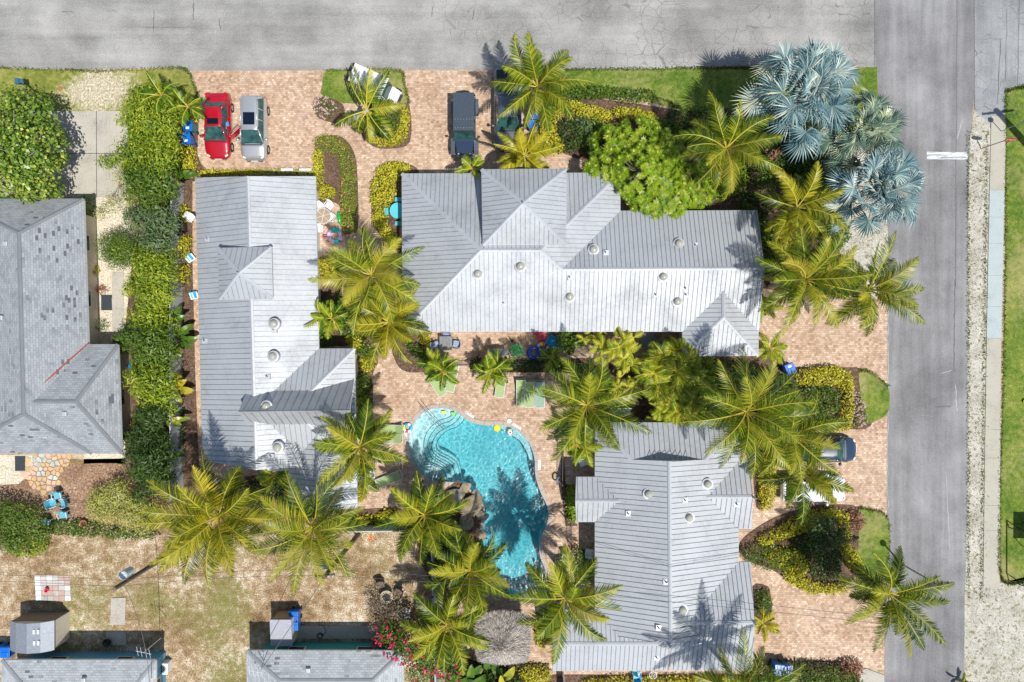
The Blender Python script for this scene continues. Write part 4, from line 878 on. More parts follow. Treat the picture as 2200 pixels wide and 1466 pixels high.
# sheds
def shed(name, x0, y0, x1, y1, he, hr, label, mats, marks=(), slant=False):
    a, b_ = P(x0, y0), P(x1, y1); X0, X1 = a[0], b_[0]; Y1, Y0 = a[1], b_[1]; o = ((X0+X1)/2, (Y0+Y1)/2, 0); xm = (X0+X1)/2
    t = thing(name, o, label, 'shed'); w = MB(); w.box((xm, o[1], he/2), (X1-X0, Y1-Y0, he)); 
    if not slant: w.add([(X0,Y1,he),(X1,Y1,he),(xm,Y1,hr-.03),(X0,Y0,he),(X1,Y0,he),(xm,Y0,hr-.03)], [(0,2,1),(3,4,5)])
    w.build('wall', mats[0], t, o)
    MB().box((xm, Y1+.012, he/2), (X1-X0-.02, .02, he-.03)).build('door', mats[1], t, o)
    r = MB(); e = .06
    if slant: r.add([(X0-e,Y0-e,he),(X1+e,Y0-e,he),(X1+e,Y1+e,hr),(X0-e,Y1+e,hr),(X0-e,Y0-e,he+.06),(X1+e,Y0-e,he+.06),(X1+e,Y1+e,hr+.06),(X0-e,Y1+e,hr+.06)], [(3,2,1,0),(4,5,6,7),(0,1,5,4),(1,2,6,5),(2,3,7,6),(3,0,4,7)])
    else:
        for s, xe in ((1, X1+e), (-1, X0-e)):
            xq = xm+(xe-xm)*.55; zq = he+(hr-he)*.72
            for (xa, za), (xb, zb_) in (((xm, hr), (xq, zq)), ((xq, zq), (xe, he-.04))):
                v = [(xa,Y0-e,za),(xb,Y0-e,zb_),(xb,Y1+e,zb_),(xa,Y1+e,za)]; v2 = [(p[0],p[1],p[2]+.04) for p in v]; r.add(v+v2, [(0,1,2,3),(7,6,5,4),(0,3,7,4),(1,5,6,2),(0,4,5,1),(3,2,6,7)])
    ro = r.build('roof', mats[2], t, o)
    for mx, my in marks:
        v = MB(); b2 = P(mx, my, hr); v.box((b2[0], b2[1], hr-.02), (.12, .3, .12)); v.build('roof_light', 'frost', ro, o)
    return t
shed('garden_shed', 62, 1314, 150, 1372, 1.75, 2.25, 'cream-sided shed with grey ribbed roof and four small white roof lights', ['shed_cream', 'shed_brown', 'shed_roof'], [(73,1358),(82,1358),(74,1382),(83,1382)])
shed('garden_shed', 600, 1312, 641, 1366, 1.5, 1.72, 'small tan storage shed with a lilac-grey roof beside two blue bins', ['shed_cream', 'tan_wood', 'shed_roof_pale'], slant=True)
# tiki hut
tk = P(1080,1368); tiki = thing('thatched_hut', tk, 'square poolside hut under shaggy grey palm thatch', 'hut')
for sx in (-1, 1):
    for sy in (-1, 1): MB().tube([(tk[0]+sx*1.35, tk[1]+sy*1.3, 0), (tk[0]+sx*1.35, tk[1]+sy*1.3, 2.2)], .07).build('post', 'wood_post', tiki, tk)
rng = np.random.default_rng(5); n = 26000; uv = rng.uniform(-1, 1, (n, 2)); ax_ = np.array(P(1078,1392,3.3)); hx, hy = 1.72, 1.62; cen = np.array([P(1080,1374,2.3)[0], P(1080,1374,2.3)[1]])
rr = np.maximum(np.abs(uv[:, 0]), np.abs(uv[:, 1])); rr = np.where(rng.uniform(0, 1, n) < .15, 1, rr); zz = 3.3-1.15*rr+lump(uv*2, rng, .05, .5); xy = cen+uv*np.array([hx, hy])*(1-.13*(np.abs(uv[:, :1]*uv[:, 1:2]))**1.5)
dn = norm(np.concatenate([xy-ax_[:2], np.full((n, 1), -.75)], 1)+rng.normal(0, .22, (n, 3))); nr = norm(np.cross(np.cross(dn, [0, 0, 1.0]), dn))
v, q = leaf_quads(np.concatenate([xy, zz[:, None]], 1), dn, nr, rng.uniform(.2, .42, n), np.full(n, .035)); soup('thatch', v, q, rng.beta(2, 2, n), 'thatch', tiki, tk)
t_ = MB(); ring = [(cen[0]+sx*hx*.97, cen[1]+sy*hy*.97, 2.12) for sx, sy in ((-1,-1),(1,-1),(1,1),(-1,1))]; t_.add(ring+[(cen[0], cen[1], 3.24)], [(0,1,4),(1,2,4),(2,3,4),(3,0,4)]); t_.build('roof_frame', 'wood_post', tiki, tk)

# worn details of the roads
rg = random.Random(12)
def scar(x0, y0, x1, y1, w, mat, z, jit=1.2, n=16, name='road_seam'):
    L_, R_ = [], []; dx, dy = x1-x0, y1-y0; l_ = math.hypot(dx, dy); nx, ny = -dy/l_, dx/l_
    for i in range(n+1):
        t = i/n; j = rg.uniform(-jit, jit); ww = w*rg.uniform(.5, 1.3)*(.35 if i in (0, n) else 1); L_.append((x0+dx*t+nx*(j+ww/2), y0+dy*t+ny*(j+ww/2))); R_.append((x0+dx*t+nx*(j-ww/2), y0+dy*t+ny*(j-ww/2)))
    sheet(name, L_+R_[::-1], mat, z)
plain('tar', (.13, .13, .135), .8, var=.2); plain('scuff', (.40, .39, .37), .85, var=.15)
scar(2056,-50,2052,620,1.6,'tar',.0195,.5,40); scar(2051,600,2049,800,2.2,'tar',.0195,.8,20); scar(2093,-50,2093,235,1.5,'tar',.0195,.4,20); scar(1878,-50,1879,150,1.2,'tar',.0195,.3,16); scar(2008,875,2044,872,3,'tar',.0195,.6,6); scar(2052,826,2056,885,2.6,'scuff',.0215,1.2,10); scar(2032,1010,2040,1180,1.5,'scuff',.0195,.8,12); scar(2020,805,2045,796,1.6,'scuff',.0195,1.5,7); scar(2055,300,2068,255,2.6,'scuff',.0195,1,6)
for a in ((132,25,158,27,1.6),(228,24,252,24,1.2),(331,22,330,70,1.6),(416,5,415,46,2.2),(470,40,475,68,2.2),(305,60,420,58,1.2),(930,14,928,38,1.6),(1018,18,1016,44,2),(2150,85,2142,225,2),(2190,0,2186,186,1.5),(2163,20,2160,180,1.4)): scar(*a, 'tar', .0165, .9, 9)
for a in ((2080,700,2080,1250,2.0),(1907,500,1907,1100,1.6)): scar(*a, 'scuff', .0225, 1.5, 50)
# ================================================================ VEHICLES
def loft(stations, sec, m=0):
    """stations: (y, halfwidth, ztop, zbot); sec: list of (fraction of halfwidth, fraction of height) half section from centre top to bottom"""
    mb = MB(); k = len(sec); full = 2*k-1
    for y, w, zt, zb in stations:
        for i in range(full):
            j = i-(k-1); f, g = sec[abs(j)]; x = w*f*(1 if j >= 0 else -1); mb.v.append((x, y, zb+(zt-zb)*g))
    for s in range(len(stations)-1):
        for i in range(full-1): mb.f.append((s*full+i, s*full+i+1, (s+1)*full+i+1, (s+1)*full+i)[::-1]); mb.m.append(m)
    mb.f.append(tuple(range(full))); mb.f.append(tuple(range((len(stations)-1)*full, len(stations)*full))[::-1]); mb.m += [m, m]
    return mb
def interp_st(st, n=34):
    a = np.array(st, float); y = np.linspace(a[0, 0], a[-1, 0], n); y = np.unique(np.concatenate([y, a[:, 0]]))
    return [(yy, *[float(np.interp(yy, a[:, 0], a[:, c])) for c in (1, 2, 3)]) for yy in y]
SEC = [(0, 1.0), (.45, .992), (.72, .965), (.88, .90), (.965, .78), (1.0, .6), (.99, .35), (.93, .08), (.85, 0)]
def wheel(t, x, y, r=.33, w=.22):
    wh = MB(); s = 1 if x > 0 else -1
    n = 20
    prof = [(r*.62, -w/2), (r*.92, -w/2), (r, -w/3), (r, w/3), (r*.92, w/2), (r*.62, w/2)]
    vs = [(x+z_, y+rad*math.cos(2*PI*j/n), r+rad*math.sin(2*PI*j/n)) for rad, z_ in prof for j in range(n)]
    wh.add(vs, [(i*n+j, i*n+(j+1) % n, (i+1)*n+(j+1) % n, (i+1)*n+j) for i in range(5) for j in range(n)]); o = wh.build('wheel', 'tyre', t)
    ri = MB(); ri.tube([(x+s*w*.05, y, r), (x+s*w*.42, y, r)], [r*.62, r*.6], n=18)
    for k in range(5): a = k*2*PI/5; ri.box((x+s*w*.45, y+math.cos(a)*r*.3, r+math.sin(a)*r*.3), (.03, .07, r*.5), 0, 0, (a-PI/2, 0))
    ri.build('rim', 'rim', o); return o
def car(name, loc, heading, label, paint, L=4.6, W=1.82, body=None, cab=None, roofz=1.45, belt=.95, opened=False, sun=None, bed=False, rails=False, group=None, cat='car'):
    """front of the car looks along +y locally"""
    t = thing(name, P(*loc), label, cat, group, heading); h = L/2; w = W/2
    st = body or [(-h, w*.72, .72, .38), (-h+.06, w*.86, .90, .28), (-h+.35, w*.96, 1.03, .22), (-h+.9, w, 1.05, .2), (-.8, w, belt+.03, .2), (.5, w, belt, .2), (1.05, w, belt, .2), (1.3, w*.995, .94, .2), (h-.5, w*.95, .82, .2), (h-.2, w*.86, .70, .24), (h-.06, w*.7, .6, .3), (h, w*.55, .5, .36)]
    b = loft(interp_st(st), SEC); bo = b.build('body', paint, t, smooth=True)
    y0, y1, y2, y3, bw, rw = cab   # rear glass base, roof rear, roof front, windscreen base, base halfwidth, roof halfwidth
    zb, zr = belt-.03, roofz
    def sec_pts(y): 
        if y <= y1: k = (y-y0)/(y1-y0)
        elif y >= y2: k = (y3-y)/(y3-y2)
        else: k = 1
        return k
    g = MB(); ys = [y0, y0+(y1-y0)*.5, y1, (y1+y2)/2, y2, y2+(y3-y2)*.5, y3]; rows = []
    for y in ys:
        k = sec_pts(y); z = zb+(zr-.03-zb)*k; hw = bw+(rw-bw)*k
        rows.append([(-bw, y, zb), (-hw, y, z), (-hw*.5, y, z+.02*k), (0, y, z+.03*k), (hw*.5, y, z+.02*k), (hw, y, z), (bw, y, zb)])
    vs = [p for r in rows for p in r]; g.add(vs, [(i*7+j, (i+1)*7+j, (i+1)*7+j+1, i*7+j+1) for i in range(6) for j in range(6)]); g.build('window_glass', 'car_glass', t)
    r = MB(); pts = []
    for y, ww in ((y1-.1, rw*.88), (y1, rw*1.0), (y1+.3, rw*1.04), (0.5*(y1+y2), rw*1.05), (y2-.2, rw*1.04), (y2, rw*.98), (y2+.06, rw*.9)):
        pts.append([(-ww, y, zr-.05), (-ww*.9, y, zr+.0), (-ww*.5, y, zr+.035), (0, y, zr+.045), (ww*.5, y, zr+.035), (ww*.9, y, zr), (ww, y, zr-.05)])
    r.add([p for q in pts for p in q], [(i*7+j, i*7+j+1, (i+1)*7+j+1, (i+1)*7+j) for i in range(6) for j in range(6)])
    # pillars
    for s in (-1, 1):
        r.tube([(s*bw*.99, y3-.02, zb+.02), (s*rw*1.0, y2, zr-.02)], [.05, .045], n=6); r.tube([(s*bw*.99, y0+.02, zb+.02), (s*rw, y1, zr-.02)], [.075, .055], n=6)
        for yp in ([(y1+y2)/2] if y2-y1 < 1.6 else [y1+(y2-y1)*.33, y1+(y2-y1)*.68]): r.tube([(s*(bw+.01), yp, zb), (s*(rw+.02), yp, zr-.03)], .035, n=6)
        if rails: r.tube([(s*rw*.95, y1+.1, zr+.06), (s*rw*.95, y2-.2, zr+.06)], .022, n=6)
    r.build('roof', paint, t, smooth=True)
    if sun: MB().box((0, sun[0], zr+.05), (sun[2], sun[1], .012)).build('sunroof', 'sunroof_glass', t, bevel=.03)
    for x in (-1, 1):
        for yy in (-h*.60, h*.62): wheel(t, x*(w-.10), yy)
        m_ = MB(); m_.lathe((x*(bw+.2), y3-.30, belt+.04), [(.03, -.06), (.11, -.04), (.12, .04), (.05, .09)], n=10); m_.box((x*(bw+.06), y3-.28, belt+.03), (.18, .05, .04)); m_.build('mirror', paint, t, smooth=True)
        hl = MB(); hl.box((x*w*.70, h-.20, st[-3][2]-.035), (.24, .13, .10), 0, -x*.6, (-.3, 0)); hl.build('headlight', 'lamp_clear', t, bevel=.03)
        tl = MB(); tl.box((x*w*.74, -h+.10, .84), (.32, .12, .16), 0, x*.35); tl.build('tail_light', 'lamp_red', t, bevel=.03)
    MB().box((0, h-.03, .42), (W*.6, .1, .12)).build('grille', 'black_metal', t, bevel=.02); MB().box((0, h+.02, .5), (.5, .03, .13)).build('number_plate', 'white_metal', t)
    ln = MB()
    for yy in (y3+.02,): ln.box((0, yy+.04, belt+.012), (bw*1.8, .07, .02))
    ln.build('wiper_cowl', 'black_metal', t)
    return t
red = car('parked_car', (476,277), PI, 'shiny red sedan with its driver side door swung open', 'car_red', cab=(-1.72, -.98, .22, 1.12, .80, .58), sun=(-.08, .42, .78))
d = MB(); d.box((-.78, 1.0, .62), (.10, 1.05, .72), 0, 0); 
red_loc = red
door = MB(); a_ = math.radians(48); hx_, hy_ = -.92, .82
for k, (zz, hh, th) in enumerate(((.60, .72, .09),)): door.box((hx_-math.sin(a_)*.5, hy_-math.cos(a_)*.5, zz), (th, 1.02, hh), 0, -a_)
dd_ = door.build('door', 'car_red', red, bevel=.03)
fr_ = MB(); p0 = (hx_, hy_, .98); p1 = (hx_-math.sin(a_)*1.0, hy_-math.cos(a_)*1.0, .98); fr_.tube([p0, (hx_-math.sin(a_)*.45, hy_-math.cos(a_)*.45, 1.36), (hx_-math.sin(a_)*.95, hy_-math.cos(a_)*.95, 1.38), p1], .025, n=6); fr_.build('window_frame', 'grey_metal', dd_)
MB().box((-.60, .10, 1.0), (.34, .55, .10), 0).build('seat', 'seat_cream', red, bevel=.05); MB().box((-.86, -.02, 1.02), (.18, .3, .06), 0, .3).build('towel', 'towel_blue', red, bevel=.02)
car('parked_car', (553,283), PI, 'silver estate car with a large dark sunroof, parked beside the red car', 'car_silver', L=4.5, W=1.84, cab=(-2.1, -1.85, .30, 1.18, .80, .60), roofz=1.58, belt=1.0, sun=(-.42, .86, .80), rails=True,
    body=[(-2.25,.7,.95,.4),(-2.18,.84,1.05,.28),(-1.9,.9,1.06,.22),(-1,.92,1.04,.2),(.6,.92,1.0,.2),(1.15,.92,1.0,.2),(1.4,.91,.99,.2),(1.9,.87,.88,.22),(2.1,.78,.78,.26),(2.2,.62,.66,.3),(2.25,.45,.55,.36)])
def jeep():
    t = thing('parked_jeep', P(1000,276), 'boxy navy four-wheel drive with a flat ribbed top and rear spare wheel', 'jeep', None, PI)
    b = MB(); b.box((0, -.35, .78), (1.56, 3.1, .62)); b.build('body', 'car_navy', t, bevel=.06)
    hd = MB(); hd.add([(-.66,1.15,1.08),(.66,1.15,1.08),(.55,2.05,1.02),(-.55,2.05,1.02),(-.66,1.15,.5),(.66,1.15,.5),(.55,2.05,.5),(-.55,2.05,.5)], [(0,1,2,3),(0,4,5,1),(1,5,6,2),(2,6,7,3),(3,7,4,0)][0:5]); hd.build('bonnet', 'car_navy', t, bevel=.04)
    c = MB(); c.add([(-.74,-1.95,1.05),(.74,-1.95,1.05),(.74,1.1,1.05),(-.74,1.1,1.05),(-.66,-1.85,1.78),(.66,-1.85,1.78),(.68,.72,1.78),(-.68,.72,1.78)], [(0,1,5,4),(1,2,6,5),(2,3,7,6),(3,0,4,7),(4,5,6,7)]); c.build('window_glass', 'car_glass', t)
    r = MB(); r.box((0, -.58, 1.83), (1.44, 2.62, .09)); 
    for k in range(7): r.box((-.54+k*.18, -.58, 1.88), (.05, 2.4, .015))
    for s in (-1, 1):
        r.tube([(s*.74,1.1,1.05),(s*.68,.72,1.8)], .045, n=6); r.tube([(s*.74,-1.95,1.05),(s*.68,-1.85,1.8)], .05, n=6)
        for yy in (-.9, -.1): r.tube([(s*.745,yy,1.05),(s*.69,yy,1.8)], .04, n=6)
    r.build('hard_top', 'jeep_top', t, bevel=.02); MB().box((0,.80,1.80),(1.34,.06,.07)).build('top_seal', 'black_metal', t)
    for s in (-1, 1):
        for yy in (-1.25, 1.5):
            wheel(t, s*.82, yy, .40, .26); f = MB(); f.add([(s*.66,yy-.62,.72),(s*.97,yy-.62,.68),(s*.97,yy-.35,.93),(s*.66,yy-.35,.97),(s*.66,yy+.35,.97),(s*.97,yy+.35,.93),(s*.97,yy+.62,.72),(s*.66,yy+.62,.76)], [(0,1,2,3),(3,2,5,4),(4,5,6,7)]); f.build('wheel_arch', 'car_graphite', t)
        m_ = MB(); m_.box((s*1.0,.95,1.15),(.2,.1,.2)); m_.build('mirror', 'black_metal', t, bevel=.02)
        MB().tube([(s*.38,2.04,.85),(s*.38,2.1,.85)], .11, n=14).build('headlight', 'lamp_clear', t)
    MB().box((0, 2.2, .58), (1.5, .2, .2)).build('bumper', 'car_graphite', t, bevel=.04)
    g = MB(); g.box((0, 2.06, .82), (.75, .06, .32)); g.build('grille', 'black_metal', t)
    sp = MB(); n = 22; vs = [(rad*math.cos(2*PI*j/n), -2.12+z_, 1.05+rad*math.sin(2*PI*j/n)) for rad, z_ in ((.22,.1),(.38,.12),(.40,0),(.36,-.1),(.2,-.1)) for j in range(n)]
    sp.add(vs, [(i*n+j, i*n+(j+1) % n, (i+1)*n+(j+1) % n, (i+1)*n+j) for i in range(4) for j in range(n)]+[tuple(4*n+j for j in range(n))]); sp.build('spare_wheel', 'tyre', t)
    bl = MB()
    for x in np.linspace(-.58, .58, 7): bl.lathe((x, -.05, 1.88), [(.018, 0), (.015, .015)], n=6); bl.lathe((x*.98, .55, 1.88), [(.018, 0), (.015, .015)], n=6)
    bl.build('roof_bolt', 'white_metal', t)
jeep()
pk = car('parked_pickup', (1091,245), PI, 'graphite pickup truck half hidden under palm fronds', 'car_graphite', L=5.6, W=1.95, cab=(-1.0, -.55, .75, 1.5, .84, .64), roofz=1.78, belt=1.12, cat='truck',
    body=[(-2.8,.92,1.08,.4),(-2.74,.95,1.12,.3),(-2,.97,1.12,.26),(-1,.97,1.12,.26),(1.4,.97,1.12,.26),(1.7,.96,1.10,.26),(2.3,.93,1.02,.28),(2.6,.86,.92,.3),(2.75,.74,.8,.36),(2.8,.6,.7,.4)])
cv = MB(); cv.box((0, -1.93, 1.15), (1.5, 1.55, .05)); 
for k in (-1.55, -1.93, -2.3): cv.box((0, k, 1.18), (1.5, .02, .015))
cv.build('bed_cover', 'black_metal', pk, bevel=.02)
car('parked_car', (1768,963), -PI/2, 'dark blue hatchback nose-in under palm fronds by the right road', 'car_navy', L=4.2, W=1.78, cab=(-1.95, -1.35, .25, 1.05, .78, .58), roofz=1.48)
car('parked_car', (1738,1046), -PI/2, 'white four-wheel drive partly covered by hanging palm fronds', 'car_white', L=4.5, W=1.85, cab=(-2.1, -1.75, .35, 1.12, .82, .64), roofz=1.66, belt=1.02,
    body=[(-2.25,.8,.95,.4),(-2.18,.88,1.05,.28),(-1.9,.92,1.08,.22),(.6,.92,1.03,.2),(1.15,.92,1.03,.2),(1.4,.91,1.02,.2),(1.95,.89,.95,.22),(2.15,.82,.86,.26),(2.25,.7,.7,.3)])
# golf cart
def golf_cart():
    t = thing('golf_cart', P(813,197), 'white-topped golf cart parked on the grass island', 'golf cart', None, -PI/2-.42)
    b = MB(); b.box((0, -.2, .42), (1.15, 2.9, .18)); b.build('chassis', 'white_plastic', t, bevel=.05)
    c = MB(); c.add([(-.52,1.05,.95),(.52,1.05,.95),(.5,1.55,.72),(-.5,1.55,.72),(-.55,1.0,.4),(.55,1.0,.4),(.52,1.7,.4),(-.52,1.7,.4)], [(0,1,2,3),(0,4,5,1),(1,5,6,2),(2,6,7,3),(3,7,4,0)]); c.build('front_cowl', 'white_plastic', t, bevel=.06)
    for y in (.1, -.85):
        s = MB(); s.box((0, y, .72), (1.0, .48, .16)); s.box((0, y-.27, 1.0), (1.0, .12, .42)); s.build('bench_seat', 'seat_cream', t, bevel=.05)
    r = MB(); r.box((0, -.35, 1.95), (1.30, 2.55, .07)); r.build('canopy', 'white_plastic', t, bevel=.08); MB().box((0, -1.72, 1.93), (1.25, .14, .06)).build('canopy_edge', 'black_metal', t)
    for sx in (-1, 1):
        for y in (.75, -1.5): MB().tube([(sx*.52, y, .5), (sx*.55, y-.05*(y > 0), 1.92)], .022, n=6).build('post', 'black_metal', t)
        for y in (1.35, -1.25): wheel(t, sx*.58, y, .24, .2)
    MB().box((0, .98, 1.35), (1.02, .02, .8), 0, 0, (.15, 0)).build('windscreen', 'car_glass', t); MB().box((0, 1.78, .5), (.7, .16, .2)).build('bumper', 'black_metal', t, bevel=.04)
    MB().torus((.25, .62, 1.02), .17, .015).build('steering_wheel', 'black_metal', t)
golf_cart()
# ================================================================ BINS
def bin_(px, py, rz, label, body='bin_teal', lid='bin_blue', mark=True):
    t = thing('wheelie_bin', P(px, py), label, 'bin', 'wheelie bins', rz)
    b = MB(); b.add([(-.24,-.26,.05),(.24,-.26,.05),(.24,.26,.05),(-.24,.26,.05),(-.30,-.34,1.0),(.30,-.34,1.0),(.30,.34,1.0),(-.30,.34,1.0)], [(3,2,1,0),(0,1,5,4),(1,2,6,5),(2,3,7,6),(3,0,4,7),(4,5,6,7)]); b.build('body', body, t, bevel=.02)
    l = MB(); l.box((0, .02, 1.04), (.66, .74, .07)); l.box((0, -.1, 1.09), (.44, .34, .04)); l.tube([(-.28,.40,1.0),(.28,.40,1.0)], .025, n=6); lo = l.build('lid', lid, t, bevel=.025)
    if mark: MB().box((.0, .2, 1.083), (.24, .16, .01)).build('label_patch', 'white_metal', lo)
    for s in (-1, 1): MB().tube([(s*.27,.28,.12),(s*.33,.28,.12)], .12, n=12).build('wheel', 'tyre', t)
bin_(418,279, PI, 'blue-lidded teal wheelie bin, upper of the two by the red car'); bin_(414,306, PI+.15, 'blue wheelie bin, lower of the two by the red car', 'bin_blue')
bin_(1146,258, 0, 'dark-bodied blue-lidded bin nearer the grass, right of the graphite pickup', 'bin_teal'); bin_(1144,276, .1, 'bright blue bin with a plain lid beside the pickup bonnet', 'bin_blue', mark=False)
bin_(640,1314, 0, 'upper blue bin beside the small tan shed', 'bin_blue', mark=False); bin_(640,1332, .05, 'lower blue bin beside the small tan shed', 'bin_blue', mark=False)
bin_(34,1389, 0, 'blue bin in the shade nearer the cream shed', 'bin_blue', mark=False); bin_(14,1389, .05, 'blue bin in the shade at the left edge of the picture', 'bin_blue', mark=False)
bin_(1686,792, .4, 'blue bin half hidden by foliage at the edge of the right-hand driveway', 'bin_blue'); 
bin_(1682,1428, .2, 'dark blue bin in tree shade at the bottom right driveway', 'bin_blue', mark=False); bin_(1662,1426, -.1, 'dark blue bin tucked behind its neighbour by the bottom right shrubs', 'bin_blue', mark=False)
# ================================================================ LOUNGERS, CHAIRS, TABLES
def lounger(px, py, rz, label, mat='lounger_green', back=.55):
    t = thing('sun_lounger', P(px, py), label, 'lounger', 'green sun loungers', rz)
    s = MB(); s.box((0, -.32, .34), (.58, 1.26, .03)); so_ = s.build('seat_sling', mat, t); ca, sa = math.cos(back), math.sin(back)
    b = MB(); b.box((0, .31+.33*ca, .34+.33*sa), (.58, .68, .03), 0, 0, (back, 0)); b.build('back_sling', mat, t)
    f = MB()
    for x in (-.32, .32): f.tube([(x,-.98,.33),(x,.33,.33),(x,.95,.33)], .022, n=6); f.tube([(x*.97,.31,.36),(x*.97,.31+.68*ca,.36+.68*sa)], .02, n=6)
    f.tube([(-.32,-.98,.33),(.32,-.98,.33)], .022, n=6); f.tube([(-.32,.95,.33),(.32,.95,.33)], .022, n=6); f.build('frame', 'white_metal', t)
    for x in (-.31, .31):
        for y in (-.75, .7): MB().tube([(x,y,.33),(x,y,0)], .02, n=6).build('leg', 'white_metal', t)
    return t
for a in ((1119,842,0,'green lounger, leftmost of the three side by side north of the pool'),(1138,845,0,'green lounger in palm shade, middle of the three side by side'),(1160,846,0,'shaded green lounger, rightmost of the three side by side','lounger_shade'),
          (1076,824,-.12,'green lounger showing its foot end below the right pair of small palms'),(938,824,.55,'green lounger turned askew under the left pair of small palms'),(972,812,-.2,'green lounger mostly hidden behind the left small palms'),
          (842,922,-PI/2,'green lounger pointing at the pool, upper of the two left of the ring float'),(838,941,-PI/2,'green lounger under the palm fronds, lower of the two left of the pool'),(838,1028,-PI/2+.38,'green lounger at a slant beside the iron fence'),
          (1207,1223,.2,'pale green lounger under fronds right of the pool narrow end')): lounger(*a)
def chair(px, py, rz, label, mat='white_plastic', fr=None, group='white plastic chairs', w=.52, name='garden_chair'):
    t = thing(name, P(px, py), label, 'chair', group, rz); fr = fr or mat
    MB().box((0, 0, .43), (w, .48, .035)).build('seat', mat, t, bevel=.015)
    b = MB(); n = 6
    for k in range(n): a = -.9+1.8*k/(n-1); b.box((math.sin(a)*w*.52, .16+math.cos(a)*.12, .65), (w/n*1.15, .03, .44), 0, -a, (-.18, 0))
    b.build('backrest', mat, t)
    for s in (-1, 1):
        MB().tube([(s*w*.5,.2,.66),(s*w*.56,-.05,.66),(s*w*.5,-.24,.6),(s*w*.48,-.24,.43)], .022, n=6).build('armrest', fr, t)
        for y in (-.22, .2): MB().tube([(s*w*.46,y,.42),(s*w*.52,y*1.15,0)], .02, n=6).build('leg', fr, t)
    return t
for a in ((711,444,-.6,'white plastic chair at the glass table, nearest the mulch bed'),(692,447,.7,'white plastic chair at the glass table, half under the long cottage eave'),(716,470,-2.0,'white plastic chair pushed under the right side of the glass table'),(690,494,.1,'white plastic chair left of the ring float by the cottage wall')): chair(*a)
gt = thing('round_table', P(700,468), 'round glass-topped patio table with white rim and spokes', 'table')
tb = MB(); tb.lathe((0,0,.70), [(.52,0),(.52,.02)], n=32); tb.build('table_top', 'table_top', gt); tb = MB(); tb.torus((0,0,.72), .54, .022, n=36, k=6)
for k in range(6): a = k*PI/3+.3; tb.tube([(0,0,.73),(.54*math.cos(a),.54*math.sin(a),.73)], .016, n=5)
tb.build('rim', 'white_metal', gt)
for k in range(4): a = k*PI/2; MB().tube([(.4*math.cos(a),.4*math.sin(a),.7),(.46*math.cos(a),.46*math.sin(a),0)], .018, n=6).build('leg', 'white_metal', gt)
qt = thing('round_table', P(858,457), 'turquoise round picnic table half under the eave of the large house', 'table'); MB().lathe((0,0,.72), [(.55,0),(.56,.04)], n=32).build('table_top', 'turquoise', qt); MB().lathe((0,0,0), [(.25,0),(.08,.1),(.08,.72)], n=12).build('pedestal', 'turquoise', qt)
for k, rz in ((0, PI), (1, PI/2), (2, -PI/2)):
    bq = MB(); 
    for j in (-.1, 0, .1): bq.box((.85+j, 0, .44), (.08, .5, .03))
    bq.box((.85, 0, .22), (.06, .4, .44)); o = bq.build('bench', 'turquoise', qt); o.rotation_euler.z = rz
dt = thing('dining_table', P(960,738), 'grey slatted outdoor dining table below the large house eave', 'table'); tb = MB()
for k in range(9): tb.box((-.4+k*.1, 0, .73), (.085, 1.0, .03))
tb.build('table_top', 'slate', dt)
for sx in (-.38, .38):
    for sy in (-.44, .44): MB().box((sx, sy, .36), (.05, .05, .72)).build('leg', 'black_metal', dt)
for a in ((937,742,PI/2+.3,'blue-cushioned chair left of the grey slatted table'),(982,740,-PI/2-.1,'blue-cushioned chair right of the grey slatted table'),(961,724,0,'blue-cushioned chair tucked behind the grey slatted table')): chair(*a, mat='cushion_blue', fr='black_metal', group='cushioned dining chairs', name='dining_chair')
chair(1408,718,-.5,'tan armchair beside the grey round table under the areca palm','tan_wood','wood_post',group='armchairs')
rt = thing('round_table', P(1388,733), 'grey round patio table half hidden by the golden areca palm', 'table'); MB().lathe((0,0,.7), [(.6,0),(.6,.035)], n=32).build('table_top', 'slate', rt); MB().lathe((0,0,0), [(.3,0),(.05,.06),(.05,.7)], n=12).build('pedestal', 'black_metal', rt)
chair(1252,992,.4,'white plastic chair beside the square of shade west of the right-hand house'); chair(1264,1183,PI-.2,'white plastic chair against the west wall of the right-hand house'); chair(1215,1192,0,'green-webbed chair in palm shade by the pool','lounger_shade','white_metal'); chair(416,470,.9,'white chair peeking from under the west eave of the long cottage')
chair(1364,1432,2.6,'teal chair tipped beside the hedge below the right-hand house', 'sling_teal','white_metal',group='teal sling chairs'); chair(1366,1447,PI,'sky-blue chair facing the hedge at the bottom edge','sky_float',group='teal sling chairs')
wt_ = thing('side_table', P(1400,1444), 'small white wire table with a round top at the bottom edge', 'table'); q = MB(); q.torus((0,0,.5), .26, .02, n=24, k=6); q.torus((0,0,.5), .13, .012, n=20, k=5)
for k in range(4): a = k*PI/2+.4; q.tube([(-.26*math.cos(a),-.26*math.sin(a),.5),(.26*math.cos(a),.26*math.sin(a),.5)], .01, n=5)
q.build('table_top', 'white_metal', wt_)
for k in range(3): a = k*2.1; MB().tube([(.2*math.cos(a),.2*math.sin(a),.5),(.25*math.cos(a),.25*math.sin(a),0)], .014, n=5).build('leg', 'white_metal', wt_)
# teal sling chairs in the left garden
for a in ((145,1103,.1,'teal sling chair standing alone left of the pale bush'),(108,1120,-.1,'teal sling chair half in the green shrubs'),(133,1062,.2,'teal sling chair, topmost of the jumbled pile by the flagstones'),(122,1078,1.9,'teal sling chair lying on the left of the jumbled pile'),(146,1078,-1.4,'teal sling chair on the right of the jumbled pile')): chair(*a, mat='sling_teal', fr='white_metal', group='teal sling chairs', w=.58)
chair(239,1078,.6,'white-framed chair seen through the pale bush, left one','white_metal','white_metal'); chair(268,1062,.9,'white-framed chair with a blue back above the pale bush','white_metal','white_metal')
